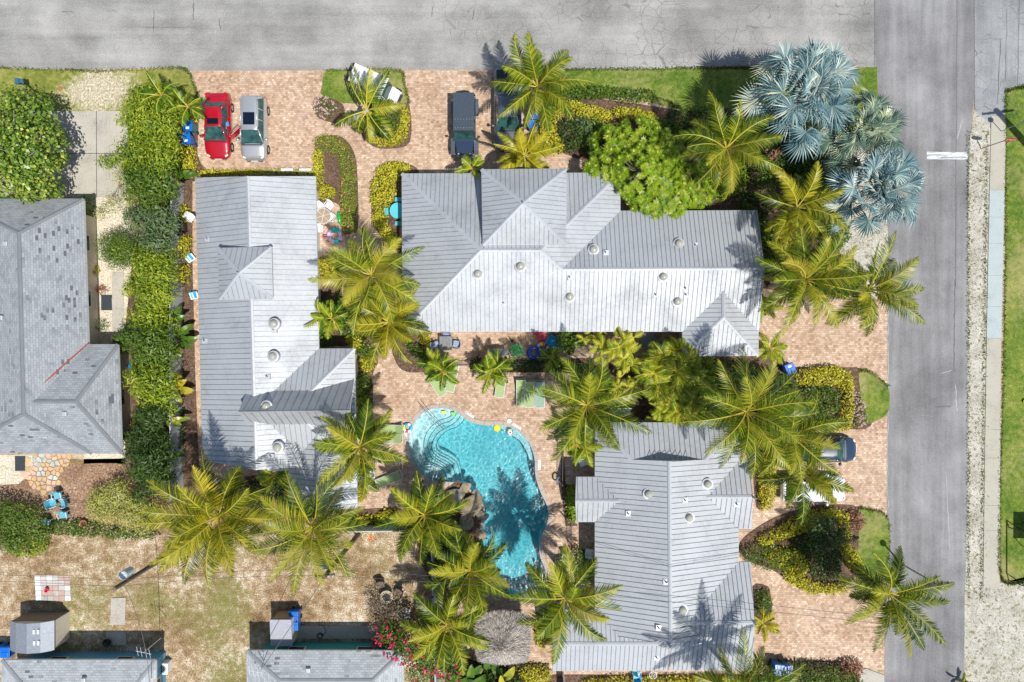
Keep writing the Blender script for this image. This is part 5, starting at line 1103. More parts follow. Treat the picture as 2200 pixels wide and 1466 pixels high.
# dining set by the fire table, bottom centre
ft = thing('fire_table', P(834,1276), 'round cream-rimmed table with a dark centre on the dry grass', 'table'); MB().lathe((0,0,0), [(.16,0),(.16,.6),(.46,.62),(.47,.68),(.30,.69)], n=32).build('table_top', 'crock', ft); MB().lathe((0,0,.68), [(.27,0),(.27,.025)], n=24).build('burner', 'black_metal', ft)
for a in ((820,1252,.4,'brown chair behind the round cream-rimmed table'),(859,1268,-.5,'brown chair right of the round cream-rimmed table')): chair(*a, mat='wood_post', fr='black_metal', group='brown garden chairs', w=.6)
wt_ = thing('round_table', P(790,1018), 'small white round table in the fenced corner by the long cottage', 'table'); MB().lathe((0,0,.7), [(.36,0),(.36,.03)], n=28).build('table_top', 'white_plastic', wt_); MB().lathe((0,0,0), [(.22,0),(.04,.05),(.04,.7)], n=10).build('pedestal', 'white_metal', wt_)
chair(801,1016,-PI/2,'white chair right of the small round table inside the iron fence'); chair(778,1016,PI/2,'white chair left of the small round table by the cottage wall')
# white picnic furniture between hedge and right-hand house
for (x, y, rz, lb) in ((1335,884,0,'white slatted bench between the palm and the feathery tree'),(1392,925,PI/2,'white slatted bench just north of the right-hand house roof')):
    t = thing('garden_bench', P(x-5, y), lb, 'bench', None, rz)
    s = MB(); 
    for k in range(5): s.box((0, -.2+k*.1, .44), (1.5, .08, .03))
    s.build('seat', 'white_plastic', t); s = MB()
    for k in range(3): s.box((0, .28, .58+k*.12), (1.5, .03, .09))
    s.build('backrest', 'white_plastic', t)
    for sx in (-.7, .7):
        for sy in (-.2, .26): MB().box((sx, sy, .22), (.06, .06, .44)).build('leg', 'white_plastic', t)
ad = thing('lounge_chair', P(1112,757), 'bright green slatted deck chair with wide arms in front of the large house', 'chair', None, .5)
s = MB()
for k in range(5): s.box((0, -.25+k*.11, .36-k*.012), (.5, .09, .025))
s.build('seat', 'chair_green', ad); s = MB()
for k in range(6): s.box((-.25+k*.1, .42, .66), (.085, .025, .75), 0, 0, (-.45, 0))
s.build('backrest', 'chair_green', ad)
for sx in (-.36, .36): MB().box((sx, 0, .58), (.13, .72, .03)).build('armrest', 'chair_green', ad, bevel=.01); MB().box((sx*.85, -.28, .28), (.05, .06, .56)).build('leg', 'chair_green', ad); MB().box((sx*.85, .3, .2), (.05, .06, .4)).build('leg', 'chair_green', ad)
# grills
def grill(px, py, rz, label, lidm='black_metal'):
    t = thing('barbecue_grill', P(px, py), label, 'grill', 'barbecue grills', rz)
    MB().box((0,0,.45), (.62,.5,.75)).build('cabinet', 'black_metal', t, bevel=.02); l = MB(); l.tube([(-.33,0,.9),(.33,0,.9)], .27, n=16); l.build('lid', lidm, t); 
    for s in (-1, 1): MB().box((s*.52,0,.88), (.38,.45,.04)).build('side_shelf', 'grey_metal' if lidm != 'black_metal' else 'black_metal', t, bevel=.01)
    MB().tube([(-.25,-.3,.98),(.25,-.3,.98)], .015, n=6).build('handle', 'steel', t); k_ = MB()
    for j in range(4): k_.lathe((-.24+j*.16, -.27, .8), [(.03,0),(.03,.04)], n=8)
    k_.build('knob', 'steel', t)
grill(1070,757,0,'dark barbecue with steel side shelf in front of the large house','grey_metal'); grill(396,491,PI/2+.1,'black barbecue between the grey fence and the long cottage')
grill(874,1318,1.3,'grey covered barbecue by the pink-flowered bush','slate')
MB_ = thing('sports_bag', P(417,465), 'black cooler bag with red piping at the long cottage eave', 'bag'); MB().box((0,0,.2),(.5,.36,.4),0,.4).build('body','black_metal',MB_,bevel=.04); MB().box((0,0,.41),(.44,.05,.02),0,.4).build('piping','red_float',MB_)
# floats
def ring(name, px, py, z, R, r, label, mats, sec, extra=None, tilt=(0, 0)):
    t = thing(name, P(px, py, z), label, 'pool float'); o = MB().torus((0,0,r), R, r, 0, 36, 12, sec).build('ring', mats, t, smooth=True); t.rotation_euler = (tilt[0], tilt[1], 0)
    if extra: extra(t)
    return t
def uni(t):
    h = MB(); h.tube([(-.48,-.05,.16),(-.60,-.05,.32),(-.72,-.06,.34),(-.84,-.08,.30)], [.09,.09,.085,.03], n=10); h.build('head', 'hot_pink', t, smooth=True); MB().lathe((.56,.12,.2), [(.03,-.06),(.1,-.02),(.08,.08),(.02,.14)], n=8).build('tail', 'hot_pink', t, smooth=True)
ring('ring_float', 720, 507, 0, .42, .15, 'lilac and aqua ring float with a pink bird head on the patio', ['lilac', 'aqua'], lambda i, j: 1 if (i % 36 in range(3, 12) or i % 36 in range(27, 32)) and j not in (8,9,10) else 0, uni)
ring('ring_float', 876, 919, .02, .26, .11, 'multicoloured striped ring float on the deck left of the pool', ['sky_float', 'white_plastic', 'red_float', 'yellow_float', 'green_float'], lambda i, j: [0, 1, 0, 4, 3, 1, 2, 1, 0][(i//4) % 9])
ring('ring_float', 1146, 757, .1, .36, .14, 'deep blue ring float among the toys in front of the large house', ['float_blue'], lambda i, j: 0, tilt=(.25, .1))
ring('ring_float', 1167, 748, .15, .34, .14, 'yellow and purple patterned ring float beside the deep blue one', ['yellow_float', 'float_blue', 'orange', 'lilac'], lambda i, j: [0, 1, 2, 0, 3, 1][(i//3+j//4) % 6], tilt=(.3, -.2))
t = thing('shell_float', P(1190,738), 'bright blue scalloped lounge float leaning among the toys', 'pool float', None, -.7); s = MB()
for k in range(7): s.tube([(-.6, -.3+k*.1, .25+.06*abs(k-3)), (0, -.34+k*.115, .3), (.75, -.12+k*.04, .42)], [.05, .075, .05], n=8)
s.torus((.72, 0, .42), .14, .07, n=18, k=8); s.build('body', 'sky_float', t, smooth=True)
t = thing('toy_float', P(1162,722), 'red animal float against the large house wall', 'pool float'); s = MB(); s.torus((0,0,.12), .26, .1, n=20, k=8); s.tube([(-.3,.1,.15),(-.45,.15,.3)], [.09,.06], n=8); s.tube([(.2,-.25,.15),(.35,-.3,.2)], [.09,.05], n=8); s.build('body', 'red_float', t, smooth=True)
t = thing('reptile_float', P(730,468), 'green reptile-shaped float lying along the flowering hedge', 'pool float', None, .12); s = MB(); s.tube([(0,.42,.1),(0,.3,.13),(0,.05,.17),(0,-.25,.15),(.03,-.5,.1),(.1,-.78,.06)], [.06,.12,.17,.15,.09,.02], n=10)
for sx, y in ((-.2,.15),(.2,.15),(-.18,-.3),(.18,-.3)): s.tube([(0,y,.1),(sx,y-.08,.06)], [.06,.035], n=6)
s.build('body', 'green_float', t, smooth=True)
t = thing('round_float', P(1068,920,WL), 'yellow smiling round float in the pool corner', 'pool float'); MB().lathe((0,0,.0), [(.2,-.02),(.26,.03),(.22,.09),(.1,.10),(.01,.10)], n=28).build('body', 'yellow_float', t, smooth=True)
s = MB(); s.torus((0,0,.09), .2, .012, n=28, k=5); s.build('seam', 'lime_float', t); s = MB(); s.lathe((-.07,.05,.09), [(.018,0),(.018,.02)], n=8); s.lathe((.07,.05,.09), [(.018,0),(.018,.02)], n=8); s.tube([(-.09,-.04,.105),(-.04,-.08,.105),(.04,-.08,.105),(.09,-.04,.105)], .011, n=5); s.build('face', 'orange', t)
t = thing('flower_float', P(1096,929,WL), 'small flower float with pink, blue and yellow petals in the pool', 'pool float')
for k in range(10):
    a = k*PI/5; MB().lathe((.2*math.cos(a), .2*math.sin(a), .02), [(.03,-.03),(.065,.0),(.06,.05),(.02,.07)], n=8).build('petal', ['hot_pink','sky_float','yellow_float','lilac','green_bright'][k % 5], t, smooth=True)
s = MB(); s.torus((0,0,.05), .11, .05, n=20, k=8); s.build('centre', 'white_plastic', t, smooth=True)
for x, y, rz, m_, lb in ((953,886,0,'lime_float','pale lime kickboard floating at the north pool edge'),(974,889,-.35,'green_bright','bright green kickboard floating against the north pool edge'),(1081,915,.2,'sky_float','small blue toy boat floating between the round floats')):
    t = thing('kickboard', P(x, y, WL), lb, 'pool float', None, rz); w_ = .34 if m_ != 'sky_float' else .2; MB().box((0,0,.03),(w_,w_*.6,.05)).build('board', m_, t, bevel=.03); MB().box((0,0,.06),(w_*.9,.05,.012)).build('stripe', 'lime_float', t)
# pool hardware
for (x0, y0, x1, y1, lb) in ((908,869,953,924,'slim double handrail crossing the north-west pool edge'),(930,1046,947,980,'slim double handrail crossing the south-west pool edge')):
    a, b_ = Vector(P(x0, y0)), Vector(P(x1, y1)); t = thing('handrail', a, lb, 'handrail'); d_ = (b_-a); s_ = Vector((-d_.y, d_.x, 0)).normalized()*.11
    for k in (-1, 1): MB().tube([s_*k, s_*k+Vector((0,0,.85)), s_*k+d_*.45+Vector((0,0,.8)), s_*k+d_*.97+Vector((0,0,.35)), s_*k+d_+Vector((0,0,-.8))], .022, n=7).build('rail', 'steel', t)
    MB().tube([s_+d_+Vector((0,0,-.4)), -s_+d_+Vector((0,0,-.4))], .018, n=6).build('crossbar', 'steel', t)
for x, y, m_, lb, nm in ((1094,905,'white_plastic','round white skimmer lid on the pool coping','skimmer_lid'),(1142,916,'dark_mat','small round dark cup on the deck north-east of the pool','drink_cup')):
    if nm == 'drink_cup': tag(MB().lathe((0,0,0), [(.05,0),(.08,.03),(.085,.2),(.06,.21)], n=14).build(nm, m_, None, P(x, y)), lb, 'cup').location = P(x, y, .02)
    else: o = MB().lathe((0,0,0), [(.16,0),(.16,.02),(.13,.028)], n=24).build(nm, m_); o.location = P(x, y, .052); tag(o, lb, 'lid')
def text_mesh(s, size):
    c = bpy.data.curves.new('t', 'FONT'); c.body = s; c.size = size; c.extrude = .004; c.align_x = 'CENTER'; c.align_y = 'CENTER'; o = bpy.data.objects.new('t', c); COL.objects.link(o)
    dg = bpy.context.evaluated_depsgraph_get(); me = bpy.data.meshes.new_from_object(o.evaluated_get(dg)); bpy.data.objects.remove(o); return me
for x, y, rz, s, lb in ((1009,891,-.55,'3 FT','white depth tile left of the skimmer lid on the north pool edge'),(1110,916,-.52,'3 FT','white depth tile right of the skimmer lid on the north pool edge'),(1159,999,PI/2,'5 FT','white depth tile on the east pool edge'),(1106,1288,PI+.1,'6 FT','white depth tile at the south end of the pool'),(872,934,PI/2,'1 FT','small white depth tile below the striped ring float'),(1166,1242,-1.2,'5 FT','white depth tile near the south-east pool curve')):
    t = thing('depth_tile', P(x, y, .02), lb, 'sign', 'pool depth tiles', rz); L_ = .72 if s != '1 FT' else .42; MB().box((0,0,.02),(L_,.18,.03)).build('tile', 'white_plastic', t, bevel=.006)
    o = bpy.data.objects.new('lettering', text_mesh(s, .17)); COL.objects.link(o); o.parent = t; o.location = (.09,0,.04); o.data.materials.append(M['ink'])
    q = MB(); q.torus((-L_*.36,0,.038), .055, .01, n=18, k=4); q.box((-L_*.36,0,.038),(.1,.014,.006),0,.78); q.build('no_diving_symbol', 'ink', t)
# rocks
def rock(px, py, r, sq, label, mat, seed):
    rg = random.Random(seed); bm = bmesh.new(); bmesh.ops.create_icosphere(bm, subdivisions=3, radius=1)
    ds = [Vector((rg.gauss(0,1), rg.gauss(0,1), rg.gauss(0,1))).normalized() for _ in range(11)]
    for v in bm.verts:
        p = v.co.copy()
        for d_ in ds:
            k = p.dot(d_)-.68
            if k > 0: p -= d_*k*.85
        p *= 1+rg.uniform(-.02, .02); v.co = Vector((p.x*r*sq, p.y*r, p.z*r*.62))
    me = bpy.data.meshes.new('boulder'); bm.to_mesh(me); bm.free(); me.materials.append(M[mat]); o = bpy.data.objects.new('boulder', me); COL.objects.link(o); o.location = P(px, py, r*.3); o.rotation_euler.z = rg.uniform(0, 6); tag(o, label, 'rock', 'boulders of the pool waterfall')
for i, a in enumerate(((1013,1087,.95,1.1,'large flat tan boulder at the west pool edge'),(978,1067,.75,1.0,'grey craggy boulder nearest the pool steps'),(1001,1120,.68,.9,'pale boulder below the large tan one','white'),(1037,1108,.5,.8,'narrow boulder against the water'),(1036,1150,.42,1,'small boulder half under palm fronds at the water'),(962,1090,.5,1,'small boulder on the planted side of the waterfall'),(1000,1048,.42,1.2,'low boulder at the top of the waterfall'),(1038,1185,.45,1,'lowest boulder of the row along the water'),(990,1140,.45,1,'boulder in the ferns behind the row'),(1022,1062,.35,1.2,'small wet boulder at the water lip'))):
    rock(a[0], a[1], a[2], a[3], a[4], 'rock' if i % 2 == 0 else 'rock_grey', 40+i)
# ================================================================ FENCES, POLES, SIGNS
def picket_fence(pts, label, h=1.2, mat='black_metal', z0=0):
    W = [Vector(P(*p)) for p in pts]; t = thing('metal_fence', W[0], label, 'fence', None); o = W[0]
    for a, b_ in zip(W[:-1], W[1:]):
        L = (b_-a).length; n = max(1, round(L/1.8)); e = (b_-a).normalized(); ang = math.atan2(e.y, e.x)
        pa = MB()
        for zz in (.15, h-.12): pa.box((*((a+b_)/2).xy, zz), (L, .03, .035), 0, ang)
        k = int(L/.12)
        for i in range(k): p = a.lerp(b_, (i+.5)/k); pa.box((p.x, p.y, h/2+.04), (.018, .018, h-.1), 0, ang)
        pa.build('panel', mat, t, o)
        for i in range(n+1): p = a.lerp(b_, i/n); MB().box((p.x, p.y, h/2+.03), (.06, .06, h+.06), 0, ang).build('post', mat, t, o)
def panel_fence(pts, label, h=1.8, mat='fence_grey', step=2.4, name='panel_fence'):
    W = [Vector(P(*p)) for p in pts]; t = thing(name, W[0], label, 'fence'); o = W[0]
    for a, b_ in zip(W[:-1], W[1:]):
        L = (b_-a).length; n = max(1, round(L/step)); e = (b_-a).normalized(); ang = math.atan2(e.y, e.x)
        for i in range(n):
            c = a.lerp(b_, (i+.5)/n); p = MB(); p.box((c.x, c.y, h/2), (L/n-.12, .04, h-.1), 0, ang); p.box((c.x, c.y, h-.03), (L/n-.1, .09, .07), 0, ang)
            p.build('panel', mat, t, o)
        for i in range(n+1): c = a.lerp(b_, i/n); MB().box((c.x, c.y, h/2+.04), (.12, .12, h+.08), 0, ang).build('post', mat, t, o)
panel_fence([(395,395),(392,640),(392,900),(394,1060)], 'grey panel fence between the tall hedge and the long cottage')
panel_fence([(757,1128),(960,1126)], 'grey and white panel fence south of the long cottage, behind the palms', mat='fence_grey')
panel_fence([(933,1130),(936,1262),(943,1500)], 'pale fence running down to the bottom edge beside the hibiscus bush', name='panel_fence')
picket_fence([(1208,918),(1206,1036)], 'black iron fence right of the pool')
picket_fence([(1213,1110),(1226,1108),(1226,1168),(1232,1185)], 'low black iron fence near the palm right of the pool narrows', h=1.1)
picket_fence([(794,985),(806,985),(806,1040),(772,1040)], 'small black iron fence enclosing the white round table', h=1.1)
picket_fence([(920,786),(1010,784),(1130,782),(1250,780)], 'dark picket fence along the hedge north of the pool', h=1.0)
t = thing('fence_post', P(1210,1448), 'white gate post at the bottom edge by the right-hand house', 'post'); MB().box((0,0,.8),(.12,.12,1.6)).build('post','white_metal',t); MB().box((0,-1,.8),(.05,1.9,1.5)).build('panel','white_metal',t)
lr = MB().torus((0,0,0), .26, .06, n=24, k=8).build('life_ring', 'slate', None); lr.location = P(1199,1033,.6); lr.rotation_euler = (.2, 1.2, 0); tag(lr, 'dark rescue ring hung on the iron fence', 'life ring')
def pole(bx, by, hh, label, cross=None, can=None, r=.15, lean=(0, 0)):
    b = Vector(P(bx, by)); t = thing('utility_pole', b, label, 'pole', 'utility poles'); MB().tube([(0,0,0),(lean[0],lean[1],hh)], [r*1.15, r*.8], n=12).build('pole', 'wood_post', t)
    if cross is not None:
        c = MB().box((lean[0],lean[1],hh-.35), (cross[0],.12,.14), 0, cross[1]).build('crossarm', 'wood_post', t)
        for k in (-.45, -.2, .2, .45): MB().lathe((lean[0]+math.cos(cross[1])*cross[0]*k, lean[1]+math.sin(cross[1])*cross[0]*k, hh-.28), [(.05,0),(.06,.08),(.03,.18)], n=8).build('insulator', 'insulator', c)
    if can:
        d_ = Vector((math.cos(can), math.sin(can), 0)); c = MB(); c.lathe((d_.x*.42, d_.y*.42, hh-2.2), [(.24,0),(.27,.05),(.27,.85),(.22,.92)], n=18); c.lathe((d_.x*.36, d_.y*.36, hh-1.28), [(.05,0),(.06,.1),(.03,.25)], n=8); c.lathe((d_.x*.52, d_.y*.52, hh-1.28), [(.05,0),(.06,.1),(.03,.25)], n=8); c.build('transformer', 'insulator', t)
    return b
p1 = pole(402,1168,9,'tall wooden utility pole with a transformer in the bottom left garden', can=2.2)
p2 = pole(770,1148,9,'tall wooden utility pole with transformer rising among the bottom centre palms', can=2.6, cross=(1.1, .1))
p3 = pole(2224,331,9,'large utility pole beyond the right edge whose shadow crosses the sidewalk', cross=(2.3, .12), r=.26)
def cable(a, b_, sag, label, r=.012):
    a, b_ = Vector(a), Vector(b_); pts = [a.lerp(b_, k/14)-Vector((0,0,sag*4*(k/14)*(1-k/14))) for k in range(15)]; m_ = MB(); m_.tube([p-a for p in pts], r, n=4); o = m_.build('power_line', 'wire', None); o.location = a; tag(o, label, 'cable', 'overhead cables')
A_, B_ = p1+Vector((0,0,8.6)), p2+Vector((0,0,8.6))
for dy, zz in ((0,0),(.25,-.35)): 
    lb = 'upper' if zz == 0 else 'lower'
    cable(A_+Vector((0,dy,zz)), B_+Vector((0,dy,zz)), .5, f'{lb} thin cable between the two bottom left utility poles'); cable(A_+Vector((0,dy,zz)), A_+Vector((-28,.6+dy,zz)), .6, f'{lb} thin cable from the left utility pole to the left edge'); cable(B_+Vector((0,dy,zz)), B_+Vector((34,-3+dy,zz)), .7, f'{lb} thin cable from the palm-hidden pole toward the right')
cable(A_-Vector((0,0,.6)), P(322,1470,3.2), .5, 'service cable dropping to the blue-walled bungalow', .02); cable(B_-Vector((0,0,.6)), P(560,1440,3.2), .5, 'service cable dropping to the teal-walled bungalow', .02)
# stop sign
b = P(2107,320); t = thing('stop_sign', b, 'red octagonal stop sign on a thin post by the right road, seen nearly edge-on', 'sign'); MB().tube([(0,0,0),(.35,.02,2.2)], .035, n=8).build('post', 'grey_metal', t)
oc = MB(); oc.add([(.42+.40*math.cos(PI/8+k*PI/4), -.06, 2.35+.40*math.sin(PI/8+k*PI/4)) for k in range(8)]+[(.42+.40*math.cos(PI/8+k*PI/4), -.03, 2.35+.40*math.sin(PI/8+k*PI/4)) for k in range(8)], [tuple(range(8)), tuple(range(8,16))[::-1]]+[(k, 8+k, 8+(k+1) % 8, (k+1) % 8) for k in range(8)]); pl = oc.build('plate', 'sign_red', t); 
tm = bpy.data.objects.new('lettering', text_mesh('STOP', .27)); COL.objects.link(tm); tm.parent = pl; tm.location = (.42, -.066, 2.35); tm.rotation_euler = (PI/2, 0, 0); tm.data.materials.append(M['white_metal'])
b = P(2163,293); t = thing('street_light', P(2150,283), 'slim street lamp standing beside the sidewalk at the right corner', 'street lamp'); MB().tube([(0,0,0),(0,0,2.4)], .03, n=8).build('post', 'grey_metal', t); MB().lathe((0,0,2.35), [(.06,0),(.18,.05),(.12,.3),(.03,.36)], n=12).build('lamp', 'grey_metal', t)
t = thing('street_light', P(1937,1212), 'street lamp rising through the leaning palm at the lower right road', 'street lamp'); MB().tube([(0,0,0),(0,0,4.3)], [.07,.05], n=8).build('post', 'grey_metal', t); MB().lathe((0,0,4.3), [(.05,0),(.22,.08),(.2,.3),(.05,.4)], n=12).build('lamp', 'grey_metal', t)
o = MB().lathe((0,0,0), [(.33,0),(.33,.01),(.27,.012),(.26,.004)], n=28).build('manhole_cover', 'new_asphalt'); o.location = P(1996,201,.017); tag(o, 'round manhole cover in the dark road', 'manhole')
o = MB().lathe((0,0,0), [(.16,0),(.16,.03)], n=20).build('meter_cover', 'terracotta'); o.location = P(130,190,.008); tag(o, 'small round brown cover in the grass verge', 'cover')
t = thing('mailbox', P(66,188), 'dark blue mailbox lid open on the grass verge top left', 'mailbox'); MB().box((0,0,.55),(.06,.06,1.1)).build('post','black_metal',t); MB().box((-.12,0,1.15),(.28,.42,.22)).build('box','canvas_blue',t,bevel=.04); MB().box((.12,.0,1.1),(.24,.4,.04),0,.2,(0,.3)).build('lid','canvas_blue',t)
# white edging / benches in front of the long cottage
for x, lb in ((621,'white bench, left of the pair in front of the long cottage'),(660,'white bench, right of the pair in front of the long cottage')):
    t = thing('garden_bench', P(x, 368), lb, 'bench', 'white benches'); MB().box((0,0,.45),(.86,.16,.05)).build('seat','white_plastic',t,bevel=.01)
    for s_ in (-.36,.36): MB().box((s_,0,.22),(.05,.14,.44)).build('leg','white_plastic',t)
# kiddie things near long cottage west side
for x, y, rz, lb in ((413,556,.6,'white and blue folded beach chair at the west eave of the long cottage'),(421,636,.2,'blue and green beach float at the west eave of the long cottage')):
    t = thing('beach_chair', P(x, y), lb, 'beach chair', None, rz); MB().box((0,0,.3),(.6,.5,.05),0,0,(.3,0)).build('seat','white_plastic',t,bevel=.02); MB().box((.1,.05,.34),(.2,.5,.05),0,0,(.3,0)).build('stripe','sky_float',t); MB().box((-.15,.05,.34),(.1,.5,.05),0,0,(.3,0)).build('stripe','aqua',t)
    for s_ in (-.28,.28): MB().tube([(s_,-.25,0),(s_,.2,.4)], .015, n=5).build('leg','white_metal',t)
# flagstone patio, slabs, mats: left garden
rng = np.random.default_rng(8); t = thing('flagstone_patio', P(100,1020), 'irregular peach and grey flagstones behind the grey bungalow', 'patio'); o = Vector(P(100,1020)); pts = []
for gy in range(9):
    for gx in range(10): pts.append((58+gx*11.5+rng.normal(0,2.2)+(gy % 2)*5, 978+gy*10+rng.normal(0,2.2)))
outl = np.array([(56,978),(160,978),(152,990),(138,1005),(130,1030),(122,1050),(95,1058),(62,1045),(50,1028),(56,1000)])
groups = {0: MB(), 1: MB(), 2: MB()}
for i, p in enumerate(pts):
    if not inside(outl, np.array([p]))[0]: continue
    cell = [(p[0]+20*math.cos(a), p[1]+20*math.sin(a)) for a in np.linspace(0, 2*PI, 16, endpoint=False)]
    for j, q in enumerate(pts):
        if i == j or abs(q[0]-p[0]) > 34 or abs(q[1]-p[1]) > 34: continue
        mx, my = (p[0]+q[0])/2, (p[1]+q[1])/2; nx, ny = q[0]-p[0], q[1]-p[1]; l_ = math.hypot(nx, ny); nx /= l_; ny /= l_; mx -= nx*.9; my -= ny*.9; new = []
        for k in range(len(cell)):
            a, c = cell[k], cell[(k+1) % len(cell)]; da = (a[0]-mx)*nx+(a[1]-my)*ny; dc = (c[0]-mx)*nx+(c[1]-my)*ny
            if da <= 0: new.append(a)
            if da*dc < 0: s_ = da/(da-dc); new.append((a[0]+(c[0]-a[0])*s_, a[1]+(c[1]-a[1])*s_))
        cell = new
        if len(cell) < 3: break
    if len(cell) >= 3: groups[int(rng.choice([0, 0, 1, 1, 2]))].prism([P(*c) for c in cell][::-1], 0, .045)
for k, m_ in ((0,'flag_peach'),(1,'flag_tan'),(2,'flag_grey')):
    if m_ not in M: plain(m_, [(.62,.42,.30),(.58,.40,.20),(.48,.50,.46)][k], .8, var=.25, scale=2)
    if groups[k].f: groups[k].build('flagstone', m_, t, o)
for x0, y0, x1, y1, lb in ((33,980,55,1012,'dark mat on the pale gravel behind the grey bungalow'),(218,634,241,667,'dark slate mat in the white gravel beside the grey bungalow')):
    a, b_ = P(x0, y0), P(x1, y1); o = MB().box((0,0,.02),(abs(b_[0]-a[0]),abs(b_[1]-a[1]),.04)).build('mat','dark_mat',None); o.location = ((a[0]+b_[0])/2,(a[1]+b_[1])/2,.006); tag(o, lb, 'mat')
t = thing('paving_slabs', P(114,1263), 'patchwork of grey, white and pink paving slabs on the dry lawn', 'paving'); o = Vector(P(114,1263)); random.seed(4)
cols = {m_: MB() for m_ in ('flag_slab','frost','pink_slab','rose_slab')}
for gy in range(5):
    for gx in range(6):
        x0, y0 = 75+gx*12.6+gy*.6, 1236+gy*11; m_ = 'frost' if gx == 0 else random.choice(['flag_slab','flag_slab','frost','pink_slab','rose_slab'] if gy < 2 or gx > 4 else ['pink_slab','pink_slab','flag_slab','rose_slab'])
        cols[m_].prism([P(x0+.4,y0+.4), P(x0+12.2,y0+.4), P(x0+12.4,y0+10.6), P(x0+.5,y0+10.6)], 0, .05)
for m_, b_ in cols.items(): b_.build('slab', m_, t, o)
o = MB().prism([P(240,1285),(P(271,1284)),P(269,1342),P(238,1342)], 0, .06).build('concrete_slab', 'concrete'); tag(o, 'cracked pale concrete slab lying on the dry lawn', 'slab')
t = thing('bucket', P(104,1266,.05), 'small red bucket on the patchwork paving slabs', 'bucket'); MB().lathe((0,0,0), [(.1,0),(.14,.26),(.12,.25),(.08,.03)], n=18).build('body','red_float',t); MB().torus((0,0,.27), .14, .012, n=18, k=5).build('rim','red_float',t)
for x, y, lb in ((186,1122,'terracotta pot by the shrubs below the pale bush'),(281,907,'small terracotta pot by the grey bungalow wall, upper one'),(281,938,'terracotta pot with soil at the corner of the grey bungalow'),(262,752,'dark pot with a plant in the recess of the grey bungalow')):
    t = thing('plant_pot', P(x, y), lb, 'pot'); MB().lathe((0,0,0), [(.14,0),(.22,.34),(.25,.36),(.25,.4),(.2,.4),(.18,.3)], n=20).build('pot','terracotta',t); MB().lathe((0,0,.3), [(.18,0),(.17,.02)], n=16).build('soil','mulch',t)
t = thing('blue_cover', P(277,787), 'crumpled blue tarp bundle beside the grey bungalow wall', 'bundle'); s = MB(); s.lathe((0,0,0), [(.22,0),(.26,.12),(.2,.3),(.06,.42)], n=9); s.build('body','sky_float',t,bevel=.02); MB().tube([(0,.1,.4),(.05,.5,.5),(.08,.7,.3)], .025, n=6).build('handle','sky_float',t)
for (x, y, lb) in ((362,1448,'white air conditioning unit beside the blue-walled bungalow'),):
    t = thing('air_conditioner', P(x-4, y-20), lb, 'air conditioner'); MB().box((0,0,.35),(.8,.8,.7)).build('case','white_metal',t,bevel=.03); s = MB(); s.torus((0,0,.71), .28, .02, n=24, k=6)
    for k in range(6): a = k*PI/3; s.tube([(0,0,.71),(.28*math.cos(a),.28*math.sin(a),.71)], .01, n=4)
    s.build('grille','grey_metal',t); MB().lathe((0,0,.69), [(.24,0),(.24,.012)], n=20).build('fan','black_metal',t)
for (x, y, z, lb, hh) in ((329,1385,3.0,'rooftop television aerial on the blue-walled bungalow',1.2),(563,1425,3.2,'rooftop television aerial on the teal-walled bungalow',1.2)):
    b = P(x, y, z); t = thing('tv_aerial', b, lb, 'aerial'); MB().tube([(0,0,-1),(0,0,hh)], .02, n=6).build('mast','white_metal',t); s = MB(); s.tube([(-.5,.1,hh),(.5,-.1,hh)], .015, n=5)
    for k in (-.4,-.15,.15,.4): s.tube([(k-.06,.3-k*.2,hh),(k+.06,-.3-k*.2,hh)], .01, n=4)
    s.build('elements','white_metal',t)
# shaded strip items by the two bungalows
for x, y, w_, h_, lb, m_ in ((252,1381,1.45,.95,'square concrete pad in the shade of the blue-walled bungalow','concrete'),(720,1368,8.2,.9,'shaded concrete walkway north of the teal-walled bungalow','concrete')):
    o = MB().box((0,0,.03),(w_,h_,.06)).build('concrete_pad', m_, None); o.location = P(x-2, y-10, .01); tag(o, lb, 'slab')
t = thing('fire_pit', P(235,1378), 'round black fire pit on the shaded concrete pad', 'fire pit'); MB().lathe((0,0,.07), [(.1,0),(.28,.14),(.3,.28),(.24,.26),(.1,.1)], n=20).build('bowl','black_metal',t)
t = thing('garden_hose', P(688,1365), 'coiled black hose reel on the shaded walkway', 'hose'); s = MB(); [s.torus((0,0,.07+k*.04), .2-.01*k, .022, n=22, k=6) for k in range(3)]; s.build('coil','black_metal',t); MB().tube([(.2,0,.1),(.45,.3,.08),(.3,.7,.08),(-.1,.8,.08)], .02, n=6).build('loose_end','black_metal',t)
t = thing('garden_hose', P(785,1152), 'tangled orange and cream hose on the dry lawn below the fence', 'hose'); s = MB(); s.torus((0,0,.03), .22, .025, n=22, k=6); s.torus((.06,.05,.06), .16, .022, n=20, k=6); s.build('coil','hose',t); s = MB(); s.torus((.35,-.12,.05), .16, .03, n=18, k=6); s.torus((.42,-.02,.08), .1, .03, n=16, k=6); s.build('coil','orange',t); MB().tube([(.2,.05,.05),(.7,.35,.05),(1.2,.62,.05)], .02, n=6).build('loose_end','hose',t)
t = thing('outdoor_shower', P(1197,1383), 'white lattice screen by the path south of the pool', 'screen'); s = MB()
for k in range(5): s.box((-.3+k*.15, 0, .5),(.03,.03,1.0))
s.build('slats','white_metal',t)
t = thing('ladder_frame', P(1083,1312), 'grey metal ladder frame standing north of the thatched hut', 'ladder'); s = MB()
for x in (-.24,.24): s.tube([(x,0,0),(x,.1,1.3)], .025, n=6)
for z_ in (.3,.65,1.0): s.tube([(-.24,z_*.08,z_),(.24,z_*.08,z_)], .02, n=6)
s.build('frame','steel',t)
t = thing('canopy', P(2215,1140), 'dark blue canopy corner with metal posts on the right-hand lawn', 'canopy'); MB().box((.3,-.25,1.9),(2.0,1.9,.06)).build('roof','canvas_blue',t,bevel=.02)
